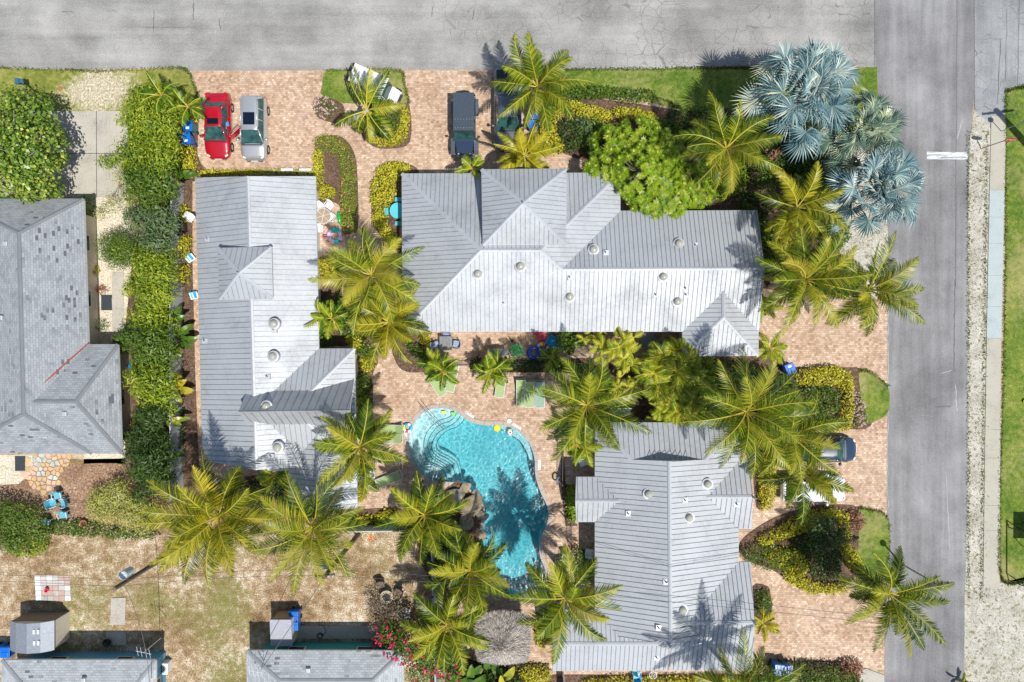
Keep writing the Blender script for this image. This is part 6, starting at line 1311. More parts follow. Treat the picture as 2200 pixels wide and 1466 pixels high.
for x in (-.65,1.2):
    for y in (-1.1,.6): MB().tube([(x,y,0),(x,y,1.9)], .03, n=6).build('post','black_metal',t)
t = thing('sign_frame', P(2176,1190), 'black metal sign frame, inferred from its shadow, at the edge of the right-hand lawn', 'swing'); s = MB(); s.tube([(0,1.9,1.5),(0,-1.9,1.5)], .06, n=8)  # sign frame inferred from the long dark shadow bar on this lawn
for y in (1.9,-1.9):
    for x in (-.3,.3): s.tube([(0,y,1.5),(x,y,0)], .04, n=6)
s.build('frame','black_metal',t)
t = thing('toy_ball', P(2200,862,.0), 'blue and yellow toy at the right edge of the lawn', 'toy'); MB().lathe((0,0,.15), [(.02,-.15),(.11,-.1),(.15,0),(.11,.1),(.02,.15)], n=16).build('ball','sky_float',t,smooth=True); MB().torus((0,0,.15), .14, .03, n=18, k=6).build('band','yellow_float',t)
# framed mats on patio by long cottage
for x, y, lb, m_ in ((688,537,'doormat with a pale picture panel beside the long cottage','tan_wood'),(689,607,'patterned rose doormat beside the long cottage','rose_slab')):
    t = thing('doormat', P(x, y, .01), lb, 'doormat'); MB().box((0,0,.01),(.42,.62,.02)).build('mat', m_, t); MB().box((0,0,.024),(.3,.48,.008)).build('panel', 'flag_slab' if m_ == 'tan_wood' else 'pink_slab', t)
# ================================================================ PALMS
palm(1156,185,5.6,2.9,'coconut palm beside the graphite pickup, its fronds reaching the top road', n=17, seed=101, old=.2)
palm(787,236,4.6,2.4,'coconut palm on the grass island, drooping over the golf cart', azs=[128,108,74,52,22,-4,-32,-46,-62,-84,-128,-146,-160], seed=102, tone=-.04)
palm(1127,333,3.6,2.0,'short yellowish palm in front of the pickup with one red frond', n=13, seed=103, tone=.1, dead=1, leaf='leaf_palm_gold')
palm(1562,318,6.0,3.0,'coconut palm between the rosette tree and the silver fan palms', n=19, seed=104, tone=.03)
palm(798,592,6.0,3.1,'coconut palm over the path between the long cottage and the large house', n=17, dead=1, seed=105)
palm(835,692,4.2,2.5,'golden-tipped palm just below it at the corner of the large house', n=17, seed=106, leaf='leaf_palm_gold', tone=.03)
palm(1714,445,5.5,2.7,'golden coconut palm left of the lowest silver fan palm', n=14, dead=2, seed=107, leaf='leaf_palm_gold')
palm(1732,600,6.0,3.1,'coconut palm off the east gable of the large house', n=20, dead=1, seed=108)
palm(1868,622,5.6,3.1,'coconut palm reaching over the edge of the right road', n=17, dead=2, seed=109)
palm(772,962,6.2,2.7,'coconut palm between the long cottage and the pool shelf', n=17, seed=110)
palm(468,1110,7.0,3.6,'big gold-green coconut palm at the south end of the tall hedge', n=24, dead=2, seed=111, leaf='leaf_palm_gold', tone=-.02)
palm(672,1135,7.0,3.3,'dense coconut palm below the south wing of the long cottage', n=23, seed=112, tone=.04)
palm(912,1108,3.8,2.8,'coconut palm west of the pool boulders', n=18, seed=113)
palm(1010,1228,3.8,2.9,'coconut palm whose fronds overhang the pool narrows', n=18, seed=114)
palm(960,1345,5.0,2.6,'coconut palm beside the thatched hut and the pink-flowered bush', n=17, seed=115, tone=.06)
palm(1213,1288,7.0,3.1,'coconut palm between the pool tip and the right-hand house', n=15, dead=1, seed=116)
palm(1262,872,7.0,3.2,'coconut palm north-east of the pool by the iron fence', n=18, dead=1, seed=117)
palm(1605,885,7.5,3.6,'very large coconut palm over the north-east corner of the right-hand house', n=21, dead=2, seed=118)
palm(1700,935,5.8,3.0,'coconut palm over the dark blue hatchback', n=15, seed=119)
palm(1722,1020,4.8,2.6,'lower coconut palm drooping over the white four-wheel drive', n=10, seed=120)
palm(1912,1278,6.2,3.1,'leaning coconut palm over the lower right road', n=16, dead=3, seed=121, lean=(.9, -.7))
palm(1597,1490,7.5,3.3,'coconut palm at the bottom edge casting a star shadow on the metal roof', n=17, seed=122)
palm(2072,1470,.6,.7,'small palm at the bottom edge beside the right road', n=7, seed=123, nuts=False)
def pair(px, py, z, R, label, s, k=2, tone=.1, leaf='leaf_smallpalm'):
    rg = random.Random(s)
    for i in range(k):
        a = rg.uniform(0, 6.28); dx, dy = (math.cos(a)*20*(i-.5)*1.3, math.sin(a)*14*(i-.5)*1.3) if k > 1 else (0, 0)
        dx = abs(dx)*(1 if i else -1) if k > 1 else 0; which = ['left', 'right'][i]
        palm(px+dx, py+dy, z*rg.uniform(.9, 1.1), R, (label if k == 1 else f'{which} stem of {label}'), n=11, seed=s*7+i, leaf=leaf, ll=.40*R, pairs=30, wid=.055, tone=tone, trunk_r=.07, nuts=False, group='small Christmas palms', old=.1, hang=.6, name='small_palm')
pair(702,678,2.8,1.2,'the small palm pair beside the long cottage east eave', 31); pair(948,790,2.5,1.2,'the small palm pair below the grey slatted table', 32); pair(1064,798,2.5,1.2,'the small palm pair left of the green loungers', 33)
pair(1014,362,2.6,.95,'small palm at the north eave of the large house below the jeep', 34, 1); pair(1643,657,2.6,1.05,'small palm at the east end of the large house', 35, 1); pair(1246,962,2.6,1.2,'the small palm pair under the palm by the iron fence', 36)
pair(588,1022,2.6,1.1,'small palm at the south eave of the long cottage', 37, 1); pair(345,203,3.6,1.25,'dark green palm at the top of the tall hedge', 38, 1, 0); pair(402,228,3.0,1.3,'bright palm hanging over the red car driveway', 39, 1, .05); pair(1640,1340,2.2,1.0,'yellow-green palm at the east wall of the right-hand house', 40, 1, .15, 'leaf_palm_gold')
pair(1185,770,1.8,.95,'small palm in the hedge above the shaded loungers', 41, 1, -.05); pair(1655,748,2.4,1.1,'feathery palm at the west end of the right-hand driveway', 42, 1, .1, 'leaf_areca')
def areca(px, py, R, z, label, n, seed, tone=0, leaf='leaf_areca', nm='areca_palm'):
    """many-stemmed feathery palm"""
    rng = np.random.default_rng(seed); b = P(px, py); root = thing(nm, b, label, 'palm tree', 'feathery clump palms'); V, Q, A, RV, RQ = [], [], [], [], []; o = ro = 0; st = MB()
    ctr = np.array(P(px, py, z))
    for k in range(n):
        a = rng.uniform(0, 6.28); rad = R*math.sqrt(rng.uniform(0, .6)); hd = ctr+np.array([math.cos(a)*rad, math.sin(a)*rad, -rad/R*z*.35+rng.normal(0, .15)]); bs = (b[0]+math.cos(a)*rad*.3, b[1]+math.sin(a)*rad*.3, 0); st.tube([bs, tuple(hd)], [.045, .03], n=5)
        for j in range(7):
            az = a+rng.normal(0, 1.5) if j < 5 else rng.uniform(0, 6.28); (v, q), (rv, rq) = frond(R*rng.uniform(.42, .62), az, rng.uniform(.2, 1.2), rng.uniform(.9, 1.8), R*.21, 24, rng, tw=rng.normal(0, .5), wid=.030, hang=.2, curve=rng.normal(0, .3))
            V.append(v+hd); Q.append(q+o); o += len(v); A.append(np.clip(.52+tone+rng.normal(0, .16)+rng.normal(0, .14, len(q)), 0, 1)); RV.append(rv+hd); RQ.append(rq+ro); ro += len(rv)
    v = np.concatenate(V+RV); q = np.concatenate(Q+[x+o for x in RQ]); nq = sum(map(len, Q)); a = np.concatenate(A+[np.full(sum(map(len, RQ)), .7)]); soup('crown', v, q, a, None, root, b, [leaf, 'rachis'], np.concatenate([np.zeros(nq), np.ones(len(q)-nq)])); st.build('stem', 'bark_grey', root, b)
areca(1336,752,1.7,3.4,'golden clump palm against the south eave of the large house', 13, 51, .15); areca(1270,715,1.1,2.2,'green-gold clump palm left of the golden one', 7, 52, .05)
areca(1445,800,2.1,3.4,'bright green feathery clump palm north of the right-hand house', 38, 53, .02); areca(1450,880,1.9,2.8,'olive feathery clump palm touching the roof of the right-hand house', 28, 54, .12); areca(1338,838,1.2,1.8,'low feathery palm beside the white benches', 8, 55, .1)
fan_palm(1725,200,6.5,4.1,'large silver-blue fan palm at the road corner, topmost of the three', 'leaf_silver', 48, 61); fan_palm(1850,285,5.6,3.4,'greener silver fan palm in the middle of the three', 'leaf_silvergreen', 38, 62); fan_palm(1880,405,5.8,3.7,'silver-blue fan palm lowest of the three beside the road', 'leaf_silver', 42, 63)
# ================================================================ TREES AND HEDGES
rosette_tree((1365,345), [(1320,315,1.9,1.5),(1370,300,2.2,1.6),(1410,330,2.4,1.7),(1310,365,2.2,1.7),(1370,370,3.0,1.9),(1420,385,2.6,1.7)], 'bright lime rosette-leaved tree north of the large house', 680, 71)
rosette_tree((1420,430), [(1400,430,2.4,1.5),(1440,420,2.6,1.5),(1470,395,2.2,1.4),(1435,458,2.1,1.15),(1495,420,1.6,1.1),(1480,350,1.8,1.1)], 'second lime rosette-leaved tree overlapping the large house roof', 470, 72)
clump_tree((50,320), [(20,235,3.5,1.7),(70,245,3.4,1.6),(30,300,4.6,2.1),(85,310,4.0,1.7),(15,370,4.2,1.9),(75,375,3.8,1.7),(98,402,2.6,.7),(112,280,2.2,.75),(55,340,5.0,1.6),(-20,330,4,2),(128,345,2.4,.6),(118,408,2.2,.7),(60,410,3.2,.9),(95,225,2.4,.6),(132,300,2,.5)], 'leaf_seagrape', 'wide round-leaved tree with grey limbs at the left edge', leaf=.22, w=.85, dens=78, bark='bark_grey', seed=81, name='broadleaf_tree')
hedge = [((330,205),[(320,200,2.6,1.0),(350,215,2.8,1.0),(300,225,2.0,.9)],'leaf_conifer','dark conifer top of the tall hedge beside the lawn'),
 ((330,270),[(300,260,2.6,1.1),(335,265,3.2,1.2),(365,270,2.8,1.0),(345,300,3.2,1.2)],'leaf_conifer','conifer in the tall hedge level with the concrete driveway'),
 ((320,340),[(270,335,2.0,.8),(300,330,3.0,1.2),(345,340,3.4,1.3),(368,320,2.6,.9)],'leaf_conifer','wide conifer in the tall hedge level with the red car'),
 ((330,400),[(310,390,2.8,1.1),(350,385,3.2,1.2),(330,425,3.0,1.1)],'leaf_green','green hedge tree beside the top corner of the long cottage'),
 ((340,480),[(320,470,2.8,1.1),(355,465,3.0,1.1),(350,505,3.0,1.1),(322,520,2.6,1.0)],'leaf_bluegreen','blue-green hedge tree behind the black barbecue'),
 ((330,560),[(310,560,2.6,1.1),(350,550,3.0,1.1),(345,590,3.0,1.1),(315,600,2.6,1.0)],'leaf_conifer','conifer hedge tree right of the round clipped bush'),
 ((330,650),[(315,635,2.6,1.0),(350,640,3.0,1.1),(325,680,2.9,1.2),(355,690,2.6,1.0)],'leaf_conifer','conifer hedge tree level with the bungalow footpath'),
 ((325,740),[(300,725,2.4,1.0),(330,735,3.0,1.2),(350,765,2.8,1.0),(315,775,2.6,1.0)],'leaf_green','green hedge tree level with the recess of the grey bungalow'),
 ((325,830),[(300,820,2.4,1.0),(335,815,3.0,1.1),(325,855,2.8,1.1),(350,850,2.4,.9)],'leaf_conifer','conifer hedge tree beside the yellow paddle leaves'),
 ((320,920),[(305,900,2.6,1.0),(340,905,2.8,1.1),(315,945,2.8,1.1),(350,950,2.4,.9)],'leaf_dark','dark hedge tree by the south-east corner of the grey bungalow'),
 ((330,1010),[(305,990,2.6,1.1),(345,1000,2.6,1.1),(320,1035,2.4,1.0),(360,1040,2.4,1.0)],'leaf_dark','dark tree at the southern end of the tall hedge')]
rj = random.Random(6)
for i, (b_, cl, m_, lb) in enumerate(hedge):
    cl = [(c[0]+rj.uniform(-9, 9), c[1]+rj.uniform(-9, 9), c[2]*rj.uniform(.75, 1.25), c[3]*rj.uniform(.85, 1.35)) for c in cl]+[(c[0]+rj.uniform(-50, 40), c[1]+rj.uniform(-28, 28), c[2]*.6, rj.uniform(.5, .85)) for c in cl[:3]*2]; cl = [(min(c[0], (392 if c[1] < 330 else 384)-c[3]*34), *c[1:]) for c in cl]
    clump_tree(b_, cl, m_, lb, leaf=.30, w=.27, dens=110, seed=90+i, group='trees of the tall hedge', name='hedge_tree', limbs=False, trunk_r=.09)
clump_tree((262,400), [(262,385,1.4,.8),(240,440,1.2,.8),(275,425,1.6,.9),(215,460,.8,.5),(285,470,1.4,.7)], 'leaf_pale', 'thin yellow-green bush sprawling over the white gravel', leaf=.15, w=.35, dens=100, seed=121, name='bamboo_bush', trunk_r=.04)
clump_tree((248,535), [(240,530,1.3,1.2),(262,525,1.5,1.15),(250,552,1.3,1.0),(275,545,1.5,1.0)], 'leaf_green', 'dense rounded clipped bush beside the grey bungalow', leaf=.13, w=.4, dens=360, seed=122, name='round_bush', limbs=False, trunk_r=.08)
clump_tree((250,1090), [(215,1070,1.0,.9),(250,1065,1.3,1.1),(290,1080,1.2,1.0),(325,1100,1.1,.9),(230,1105,1.0,.9),(275,1110,1.1,1.0),(205,1095,.8,.8),(310,1120,.9,1.0),(255,1045,.9,.7)], 'leaf_pale', 'airy pale green bush in the left garden', leaf=.18, w=.3, dens=230, seed=123, name='airy_bush', trunk_r=.05)
clump_tree((30,1120), [(-10,1100,1.3,1.2),(25,1110,1.4,1.2),(65,1115,1.2,1.1),(85,1145,1.0,.9),(30,1160,1.2,1.1),(-10,1150,1,1.2)], 'leaf_green', 'olive green shrub mass at the left edge of the garden', leaf=.17, w=.45, dens=190, seed=124, name='shrub', trunk_r=.06, limbs=False)
clump_tree((915,1400), [(840,1360,2.0,1.0),(880,1380,2.6,1.3),(920,1400,2.8,1.3),(850,1405,2.0,1.0),(960,1400,2.4,1.1),(905,1440,2.3,1.1),(820,1380,1.2,.7),(965,1440,2.0,1.0)], 'leaf_green', 'large hibiscus bush covered in magenta flowers at the bottom edge', leaf=.19, w=.5, dens=150, seed=125, name='flowering_bush', flowers=('petal_magenta', 95, .16), trunk_r=.07, cat='bush')
clump_tree((830,1330), [(815,1300,1.2,.9),(850,1320,1.5,1.0),(810,1335,1.2,.8),(800,1290,.9,.6)], 'twig', 'bare twiggy purple-brown bush beside the fire table', leaf=.16, w=.3, dens=130, seed=126, name='bare_bush', trunk_r=.05, cat='bush')
clump_tree((1775,1145), [(1765,1135,2.0,1.1),(1795,1150,1.8,1.0),(1760,1165,1.7,1.0)], 'leaf_dark', 'dark green small tree inside the lower yellow hedge ring', leaf=.22, w=.5, dens=100, seed=127, name='small_tree', trunk_r=.07)
clump_tree((1500,920), [(1640,870,2,1.1),(1660,840,2,1.0)], 'leaf_green', 'leafy tree beneath the very large palm', leaf=.2, dens=110, seed=128, name='small_tree', trunk_r=.06) if False else None
Y = dict(mat='leaf_yellow', leaf=.155, w=.6, dens=260, cat='hedge', name='golden_shrub', group='golden-leaved shrubs')
G = dict(mat='leaf_green', leaf=.15, w=.55, dens=240)
D = dict(mat='leaf_dark', leaf=.2, w=.5, dens=190)
for p_, h_, lb in [
 ([(393,312),(420,318),(424,345),(426,376),(402,378),(392,350)], .7, 'golden shrub strip left of the red car'),
 ([(385,240),(425,250),(424,268),(398,268)], .6, 'golden shrub above the two bins by the red car'),
 ([(440,366),(500,367),(560,366),(560,379),(440,380)], .5, 'low golden edging under the north end of the long cottage'),
 ([(676,332),(697,334),(695,400),(684,404),(676,398)], .7, 'narrow golden shrub at the top right corner of the long cottage'),
 ([(688,412),(702,402),(720,408),(722,425),(690,428)], .8, 'round golden shrub above the glass table'),
 ([(812,378),(822,358),(850,350),(880,358),(884,372),(862,380),(856,392),(830,386)], .8, 'golden shrub at the north-west corner of the large house'),
 ([(803,388),(838,382),(852,400),(848,430),(832,448),(802,446),(800,415)], .85, 'broad golden shrub left of the turquoise table'),
 ([(805,456),(830,454),(832,488),(808,490)], .8, 'golden shrub between path and turquoise table'),
 ([(818,494),(838,490),(856,515),(858,532),(842,532),(822,512)], .8, 'golden shrub low at the west wall of the large house'),
 ([(684,560),(712,556),(724,575),(722,596),(700,602),(686,590)], .8, 'round golden shrub left of the central palm'),
 ([(790,300),(812,312),(840,316),(866,306),(878,285),(878,240),(866,238),(858,270),(846,295),(815,300),(795,290)], .55, 'golden crescent hedge on the grass island'),
 ([(1162,262),(1190,228),(1240,222),(1250,240),(1200,258),(1196,290),(1215,318),(1195,335),(1165,318)], .9, 'golden shrub right of the blue bins'),
 ([(1240,236),(1275,232),(1310,243),(1316,262),(1290,268),(1245,258)], .8, 'golden hedge behind the rosette tree, left length'),
 ([(1318,238),(1372,236),(1374,252),(1330,262)], .8, 'golden hedge behind the rosette tree, middle length'),
 ([(1376,243),(1408,250),(1406,266),(1376,262)], .7, 'small golden shrub above the rosette tree'),
 ([(1660,480),(1700,490),(1720,530),(1690,560),(1655,530)], .7, 'golden undergrowth beneath the golden coconut palm'),
 ([(387,512),(412,512),(414,535),(408,556),(384,556)], .9, 'golden shrub below the black barbecue'),
 ([(388,572),(410,576),(412,596),(402,612),(386,604)], .9, 'golden shrub further down the grey fence'),
 ([(390,440),(410,448),(408,478),(392,470)], .8, 'golden shrub above the black barbecue'),
 ([(1712,796),(1816,796),(1820,918),(1745,920),(1745,900),(1796,898),(1794,830),(1712,828)], .95, 'clipped golden hedge squared round the upper right bed'),
 ([(1628,980),(1655,960),(1665,1010),(1655,1080),(1640,1094),(1628,1075)], .9, 'golden hedge left of the white four-wheel drive'),
 ([(1628,1150),(1660,1135),(1700,1110),(1745,1093),(1752,1112),(1738,1135),(1700,1148),(1665,1162),(1630,1168)], .9, 'long golden hedge along the top of the lower right bed'),
 ([(1758,1092),(1800,1092),(1818,1115),(1820,1170),(1806,1176),(1800,1130),(1785,1110),(1758,1108)], .9, 'golden hedge curving round the dark small tree'),
 ([(1690,1218),(1720,1235),(1760,1248),(1808,1252),(1812,1268),(1740,1272),(1705,1258),(1680,1235)], .8, 'golden hedge along the south side of the lower right bed'),
 ([(1800,1180),(1830,1175),(1852,1215),(1845,1235),(1822,1220)], .7, 'golden shrub under the leaning palm'),
 ([(775,770),(806,768),(804,795),(785,802),(778,790)], .7, 'golden shrub at the path corner east of the long cottage'),
 ([(747,725),(772,722),(785,740),(760,752)], .7, 'golden shrub beneath the golden-tipped palm'),
 ([(902,722),(922,720),(925,750),(912,748)], .6, 'golden shrub beside the blue-cushioned chairs'),
 ([(770,1046),(787,1044),(786,1072),(770,1075)], .6, 'golden shrub below the small iron fence'),
 ([(766,1106),(800,1108),(805,1120),(768,1124)], .6, 'golden shrub at the deck end by the panel fence'),
 ([(800,1108),(840,1092),(852,1098),(848,1120),(802,1120)], .6, 'golden shrub between deck and panel fence'),
 ([(1148,1345),(1170,1330),(1176,1380),(1160,1386)], .8, 'golden shrub between the hut and the right-hand house'),
 ([(1118,1430),(1172,1428),(1180,1455),(1120,1462)], .8, 'golden shrub below the thatched hut'),
 ([(1276,1455),(1560,1450),(1560,1475),(1276,1480)], .7, 'long golden-green hedge at the bottom edge below the right-hand house')]:
    shrub(p_, h_, label=lb, **Y)
shrub([(678,300),(700,291),(736,300),(760,338),(768,400),(767,488),(750,502),(736,495),(734,430),(734,362),(718,334),(690,328),(678,318)], .75, 'leaf_lime', 'curved flowering hedge dotted with coral blossom beside the path', 'hedge', dens=420, leaf=.115, w=.35, name='flowering_hedge', flowers=('petal_coral', 7, .085), seed=201)
shrub([(676,225),(690,212),(712,215),(726,232),(722,252),(702,262),(682,252)], .85, 'leaf_green', 'rounded shrub with pale pink blossom left of the grass island palm', 'shrub', dens=200, leaf=.13, name='flowering_shrub', flowers=('petal_pink', 38, .10), seed=202)
shrub([(1812,840),(1835,838),(1852,870),(1858,905),(1840,918),(1820,915)], .8, 'leaf_green', 'shrub with dusty pink blossom beside the upper right lawn', 'shrub', dens=160, leaf=.13, name='flowering_shrub', flowers=('petal_pink', 38, .10), seed=203)
for p_, h_, m_, lb, kw in [
 ([(790,235),(850,232),(862,255),(845,290),(805,292),(790,265)], .6, 'leaf_green', 'leafy green ground plants on the grass island', {}),
 ([(560,366),(678,368),(678,379),(560,380)], .45, 'leaf_pale', 'grassy clumps in front of the long cottage', dict(w=.2, leaf=.25)),
 ([(1210,196),(1270,188),(1340,195),(1400,200),(1395,222),(1330,225),(1300,215),(1215,222)], .9, 'leaf_green', 'green shrub row along the top lawn', {}),
 ([(1198,270),(1232,262),(1245,300),(1235,330),(1205,322)], .9, 'leaf_dark', 'dark shrub inside the golden shrub ring', {}),
 ([(1235,265),(1270,262),(1275,300),(1250,310)], .9, 'leaf_bluegreen', 'silvery yucca-like shrub left of the rosette tree', dict(w=.2, leaf=.35)),
 ([(1400,262),(1450,270),(1490,300),(1470,320),(1430,300)], .9, 'leaf_green', 'green shrub between the rosette tree and the palm', {}),
 ([(1440,232),(1458,228),(1464,244),(1446,248)], .9, 'leaf_dark', 'tiny conifer at the lawn edge', dict(w=.25)),
 ([(1590,250),(1660,250),(1720,330),(1760,370),(1740,400),(1690,380),(1640,350)], 1.2, 'leaf_dark', 'dark undergrowth beneath the silver fan palms', {}),
 ([(1600,350),(1650,345),(1690,365),(1660,410),(1610,400)], 1.1, 'leaf_green', 'green undergrowth left of the golden coconut palm', {}),
 ([(1520,330),(1590,360),(1600,400),(1560,430),(1510,420)], 1.1, 'leaf_lime', 'lime undergrowth below the palm by the rosette tree', {}),
 ([(1560,420),(1620,420),(1650,470),(1640,560),(1625,450)], .9, 'leaf_dark', 'dark shrub strip at the east end of the large house', {}),
 ([(1655,520),(1740,540),(1800,570),(1780,610),(1680,600),(1650,570)], .7, 'leaf_green', 'green undergrowth beneath the palm off the east gable', {}),
 ([(765,808),(795,808),(796,848),(762,848)], 1.0, 'leaf_green', 'clipped square green shrub east of the long cottage', dict(seed=210)),
 ([(757,852),(798,850),(798,898),(785,908),(757,900)], 1.1, 'leaf_lime', 'larger clipped green shrub below the square one', dict(seed=211)),
 ([(872,735),(895,735),(925,760),(935,785),(915,782),(885,760)], .8, 'leaf_green', 'green hedge strip beside the small palm pair near the dining table', {}),
 ([(1020,768),(1090,772),(1170,775),(1240,775),(1260,785),(1240,800),(1100,796),(1020,792)], .9, 'leaf_dark', 'hedge along the picket fence north of the loungers', {}),
 ([(688,720),(715,715),(722,735),(705,745),(688,744)], .8, 'leaf_green', 'green shrub in the corner of the long cottage and its wing', {}),
 ([(765,745),(800,742),(806,765),(780,768)], .6, 'leaf_green', 'low green plants at the edge of the winding path', {}),
 ([(1190,715),(1230,712),(1245,735),(1220,760),(1195,745)], 1.2, 'leaf_green', 'large-leaved green plant behind the pool toys', dict(leaf=.4, dens=60)),
 ([(1520,780),(1600,780),(1700,820),(1710,900),(1640,930),(1560,900),(1520,850)], 1.3, 'leaf_dark', 'dark undergrowth beneath the very large palm', {}),
 ([(1590,1180),(1620,1165),(1660,1170),(1700,1180),(1700,1215),(1650,1222),(1600,1205)], .9, 'leaf_green', 'green shrub with yellow flecks at the wall of the right-hand house', dict(w=.35)),
 ([(1725,1160),(1790,1180),(1800,1230),(1750,1240),(1720,1200)], .8, 'leaf_dark', 'dark low shrub at the heart of the lower right bed', {}),
 ([(1622,1270),(1648,1268),(1652,1310),(1625,1315)], .7, 'leaf_green', 'small rounded shrub in the pocket bed by the right-hand house', {}),
 ([(1240,800),(1300,795),(1320,850),(1280,870),(1240,850)], .9, 'leaf_dark', 'dark shrub under the palm north-east of the pool', {}),
 ([(1218,1048),(1236,1046),(1236,1110),(1220,1112)], .9, 'leaf_lime', 'bright green shrub strip at the west gable of the right-hand house', dict(leaf=.25)),
 ([(1232,1170),(1262,1190),(1270,1240),(1240,1245),(1228,1200)], .8, 'leaf_green', 'green shrub between the white chair and the pool palm', {}),
 ([(900,1130),(960,1110),(985,1150),(1010,1190),(990,1240),(930,1220),(905,1180)], .9, 'leaf_dark', 'ferny undergrowth west of the pool boulders', {}),
 ([(1000,1200),(1035,1200),(1045,1260),(1010,1275),(985,1240)], .7, 'leaf_green', 'undergrowth along the west edge of the pool narrows', {}),
 ([(500,1050),(610,1030),(640,1095),(560,1115),(480,1095)], .8, 'leaf_dark', 'dark shrub between the two big bottom left palms', {}),
 ([(100,1120),(170,1115),(250,1130),(330,1135),(330,1155),(180,1150),(95,1140)], .6, 'leaf_green', 'low scrub along the cable line in the left garden', {}),
 ([(30,1150),(100,1150),(110,1180),(60,1195),(20,1180)], .7, 'leaf_conifer', 'scrub at the left edge above the patchwork slabs', {}),
 ([(975,1430),(1060,1425),(1120,1440),(1120,1500),(975,1500)], 1.1, 'leaf_dark', 'dark planting below the thatched hut', dict(leaf=.3, w=.3)),
 ([(1620,1425),(1700,1420),(1790,1425),(1830,1440),(1840,1500),(1600,1500)], 1.2, 'leaf_green', 'leafy green bank at the bottom right of the driveway', {}),
 ([(1795,1420),(1840,1415),(1846,1445),(1805,1450)], .8, 'leaf_rust', 'small reddish shrub at the bottom right kerb', {}),
 ([(1815,1100),(1845,1098),(1850,1130),(1825,1140)], .6, 'leaf_rust', 'reddish-brown shrub beside the lower right lawn', {}),
 ([(1640,320),(1662,322),(1662,352),(1644,350)], 1.3, 'leaf_rust', 'russet-leaved plant right of the palm by the rosette tree', dict(leaf=.4, w=.25)),
 ([(190,572),(212,572),(214,592),(192,595)], .5, 'leaf_yellow', 'small yellow-flecked shrub against the grey bungalow', {}),
 ([(205,690),(232,688),(234,708),(208,710)], .4, 'leaf_green', 'small grassy plant in the white gravel', dict(w=.2)),
 ([(210,615),(228,613),(230,628),(212,630)], .3, 'leaf_red', 'tiny red-brown plant in the white gravel', dict(w=.2)),
 ([(1400,745),(1480,735),(1520,770),(1525,840),(1500,890),(1420,890),(1385,830)], 2.3, 'leaf_lime', 'leafy bright green mass filling the feathery clump palms', dict(dens=170, leaf=.28, w=.25)),
 ([(1640,1180),(1700,1175),(1735,1200),(1720,1235),(1690,1225),(1650,1205)], .7, 'leaf_yellow', 'mottled yellow and green shrub on the west side of the lower right bed', {}),
 ([(1700,1150),(1760,1140),(1770,1170),(1710,1185)], .9, 'leaf_dark', 'dark shade plants behind the long golden hedge', {}),
 ([(1720,830),(1790,835),(1790,890),(1730,895)], .9, 'leaf_green', 'green plants inside the squared golden hedge', {}),
 ([(1480,235),(1560,235),(1600,260),(1570,290),(1500,260)], .6, 'leaf_green', 'scattered green plants on dark mulch below the top lawn', dict(dens=110)),
 ([(1580,430),(1640,470),(1660,540),(1640,590),(1622,520)], .9, 'leaf_green', 'green shrubs at the east gable of the large house', {}),
 ([(1750,440),(1800,440),(1820,500),(1790,540),(1740,500)], .9, 'leaf_green', 'green shrubs between the lowest silver palm and the coconut palms', {}),
 ([(690,650),(760,640),(800,700),(790,730),(740,720),(700,690)], .7, 'leaf_green', 'green undergrowth beneath the palms over the winding path', {}),
 ([(1690,300),(1780,330),(1830,420),(1800,480),(1730,430),(1690,370)], 1.0, 'leaf_green', 'green undergrowth between golden coconut palm and silver palms', {}),
 ([(1250,265),(1290,262),(1300,300),(1265,330),(1240,310)], .8, 'leaf_green', 'leafy plants tucked left of the rosette tree', {}),
 ([(1440,240),(1500,260),(1560,255),(1580,290),(1500,320),(1440,280)], .8, 'leaf_dark', 'dark planting on the mulch behind the rosette tree', {}),
 ([(360,450),(385,450),(385,700),(365,720)], .8, 'leaf_green', 'green growth at the foot of the tall hedge, upper length', {}),
 ([(365,720),(385,720),(400,980),(370,1000)], .8, 'leaf_dark', 'green growth at the foot of the tall hedge, lower length', {}),
 ([(180,428),(205,430),(205,470),(188,472)], .8, 'leaf_conifer', 'small shrub at the top corner of the grey bungalow', {})]:
    k = dict(dens=200, leaf=.18, w=.5); k.update(kw); shrub(p_, h_, m_, lb, **k)
lbs = ['in the top corner of the tall hedge','beside the white eave gap','level with the bungalow recess','yellowing, left of the white fence panel','yellowing, nearest the brick strip','below the yellowing pair','near the end of the long cottage','lowest, above the big gold-green palm','small, at the fence foot','at the north-west corner of the long cottage','by the pool hut','at the bottom edge below the hut','under the porch roof of the large house','right of the thatched hut base']
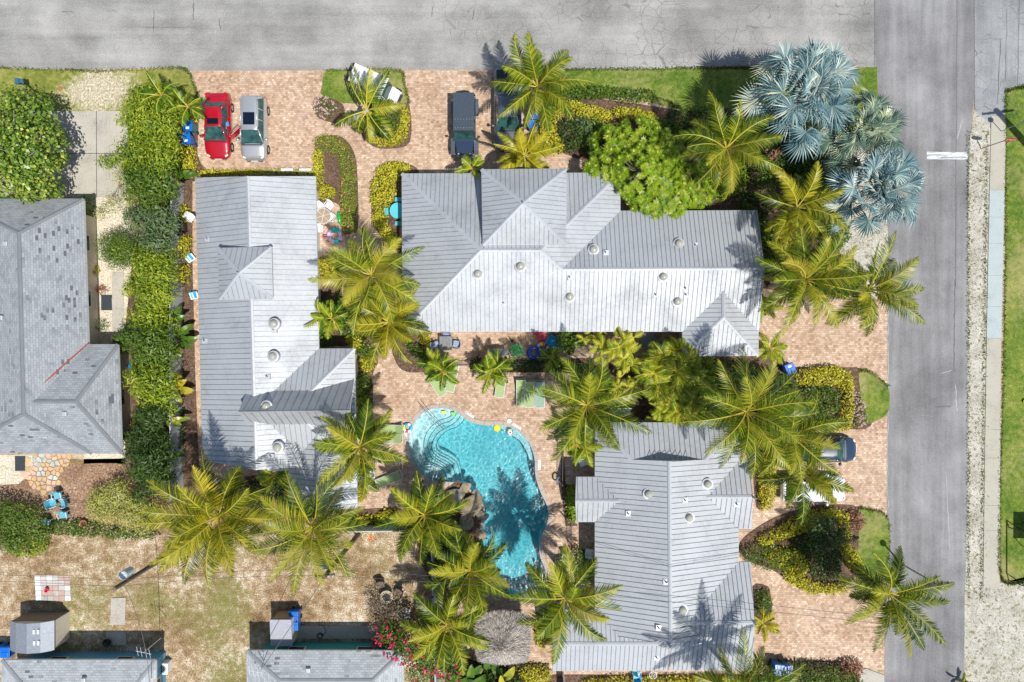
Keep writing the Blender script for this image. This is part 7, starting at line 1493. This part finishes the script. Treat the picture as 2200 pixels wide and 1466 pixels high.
for i, (x, y, h_, n_, g_) in enumerate(((350,400,2.2,10,.1),(395,390,1.8,8,.15),(385,700,2.2,11,.1),(362,800,2.0,10,.8),(385,835,1.9,9,.85),(395,730,2.0,10,.2),(372,900,2.0,9,.1),(380,985,2.2,11,.1),(345,1010,2.0,10,.05),(375,370,2,7,.2),(1010,1440,2.0,10,.1),(1080,1455,2.0,10,.3),(1500,735,2.6,7,.1),(1050,1440,1.8,8,.1))):
    banana(x, y, h_, 'broad paddle-leaved plant '+lbs[i], n_, 300+i, gold=g_)
# sparse tufts of grass where pavement meets gravel
rng = np.random.default_rng(77); n = 2600; yy = rng.uniform(280, 1290, n); xx = np.where(rng.uniform(0, 1, n) < .5, 2080+rng.normal(0, 1.6, n), 2119+rng.normal(0, 2, n)-(yy-300)/1000*12); k = rng.uniform(0, 1, n) < .12; xx = np.where(k, rng.uniform(2082, 2122, n), xx)
EL = [([(0,147),(140,151),(220,153),(360,147),(402,152),(418,185),(428,215)],700),([(1215,151),(1500,147),(1640,146)],900),([(700,152),(850,150),(868,180),(879,222)],350),([(1845,796),(1870,800),(1907,830)],150),([(1845,1092),(1870,1095),(1907,1115),(1907,1210)],260),([(2160,196),(2160,500),(2155,800),(2147,1100),(2150,1240),(2200,1250)],1300),([(1230,212),(1300,208),(1420,214),(1470,238),(1540,245)],500),([(2163,196),(2200,186)],150)]
ex = [xx]; ey = [yy]
for pl, cnt in EL:
    q_ = np.array(smooth_loop(pl, 6, False)); ii = rng.uniform(0, len(q_)-1.001, cnt*2); f0 = ii.astype(int); fr = (ii-f0)[:, None]; pp = q_[f0]*(1-fr)+q_[f0+1]*fr
    ex.append(pp[:, 0]+rng.normal(0, 1.7, cnt*2)); ey.append(pp[:, 1]+rng.normal(0, 1.7, cnt*2))
xx = np.concatenate(ex); yy = np.concatenate(ey); n = len(xx)
c = np.array([P(a, b_, .02) for a, b_ in zip(xx, yy)]); d_ = norm(rand_dirs(n, rng, .3, 1)); v, q = leaf_quads(c, d_, norm(np.cross(d_, rand_dirs(n, rng))), rng.uniform(.08, .22, n), np.full(n, .05)); tag(soup('grass', v, q, rng.uniform(0, 1, n), 'grass_blade'), 'weedy grass tufts along the ragged edges of verge and lawns', 'grass', kind='stuff')
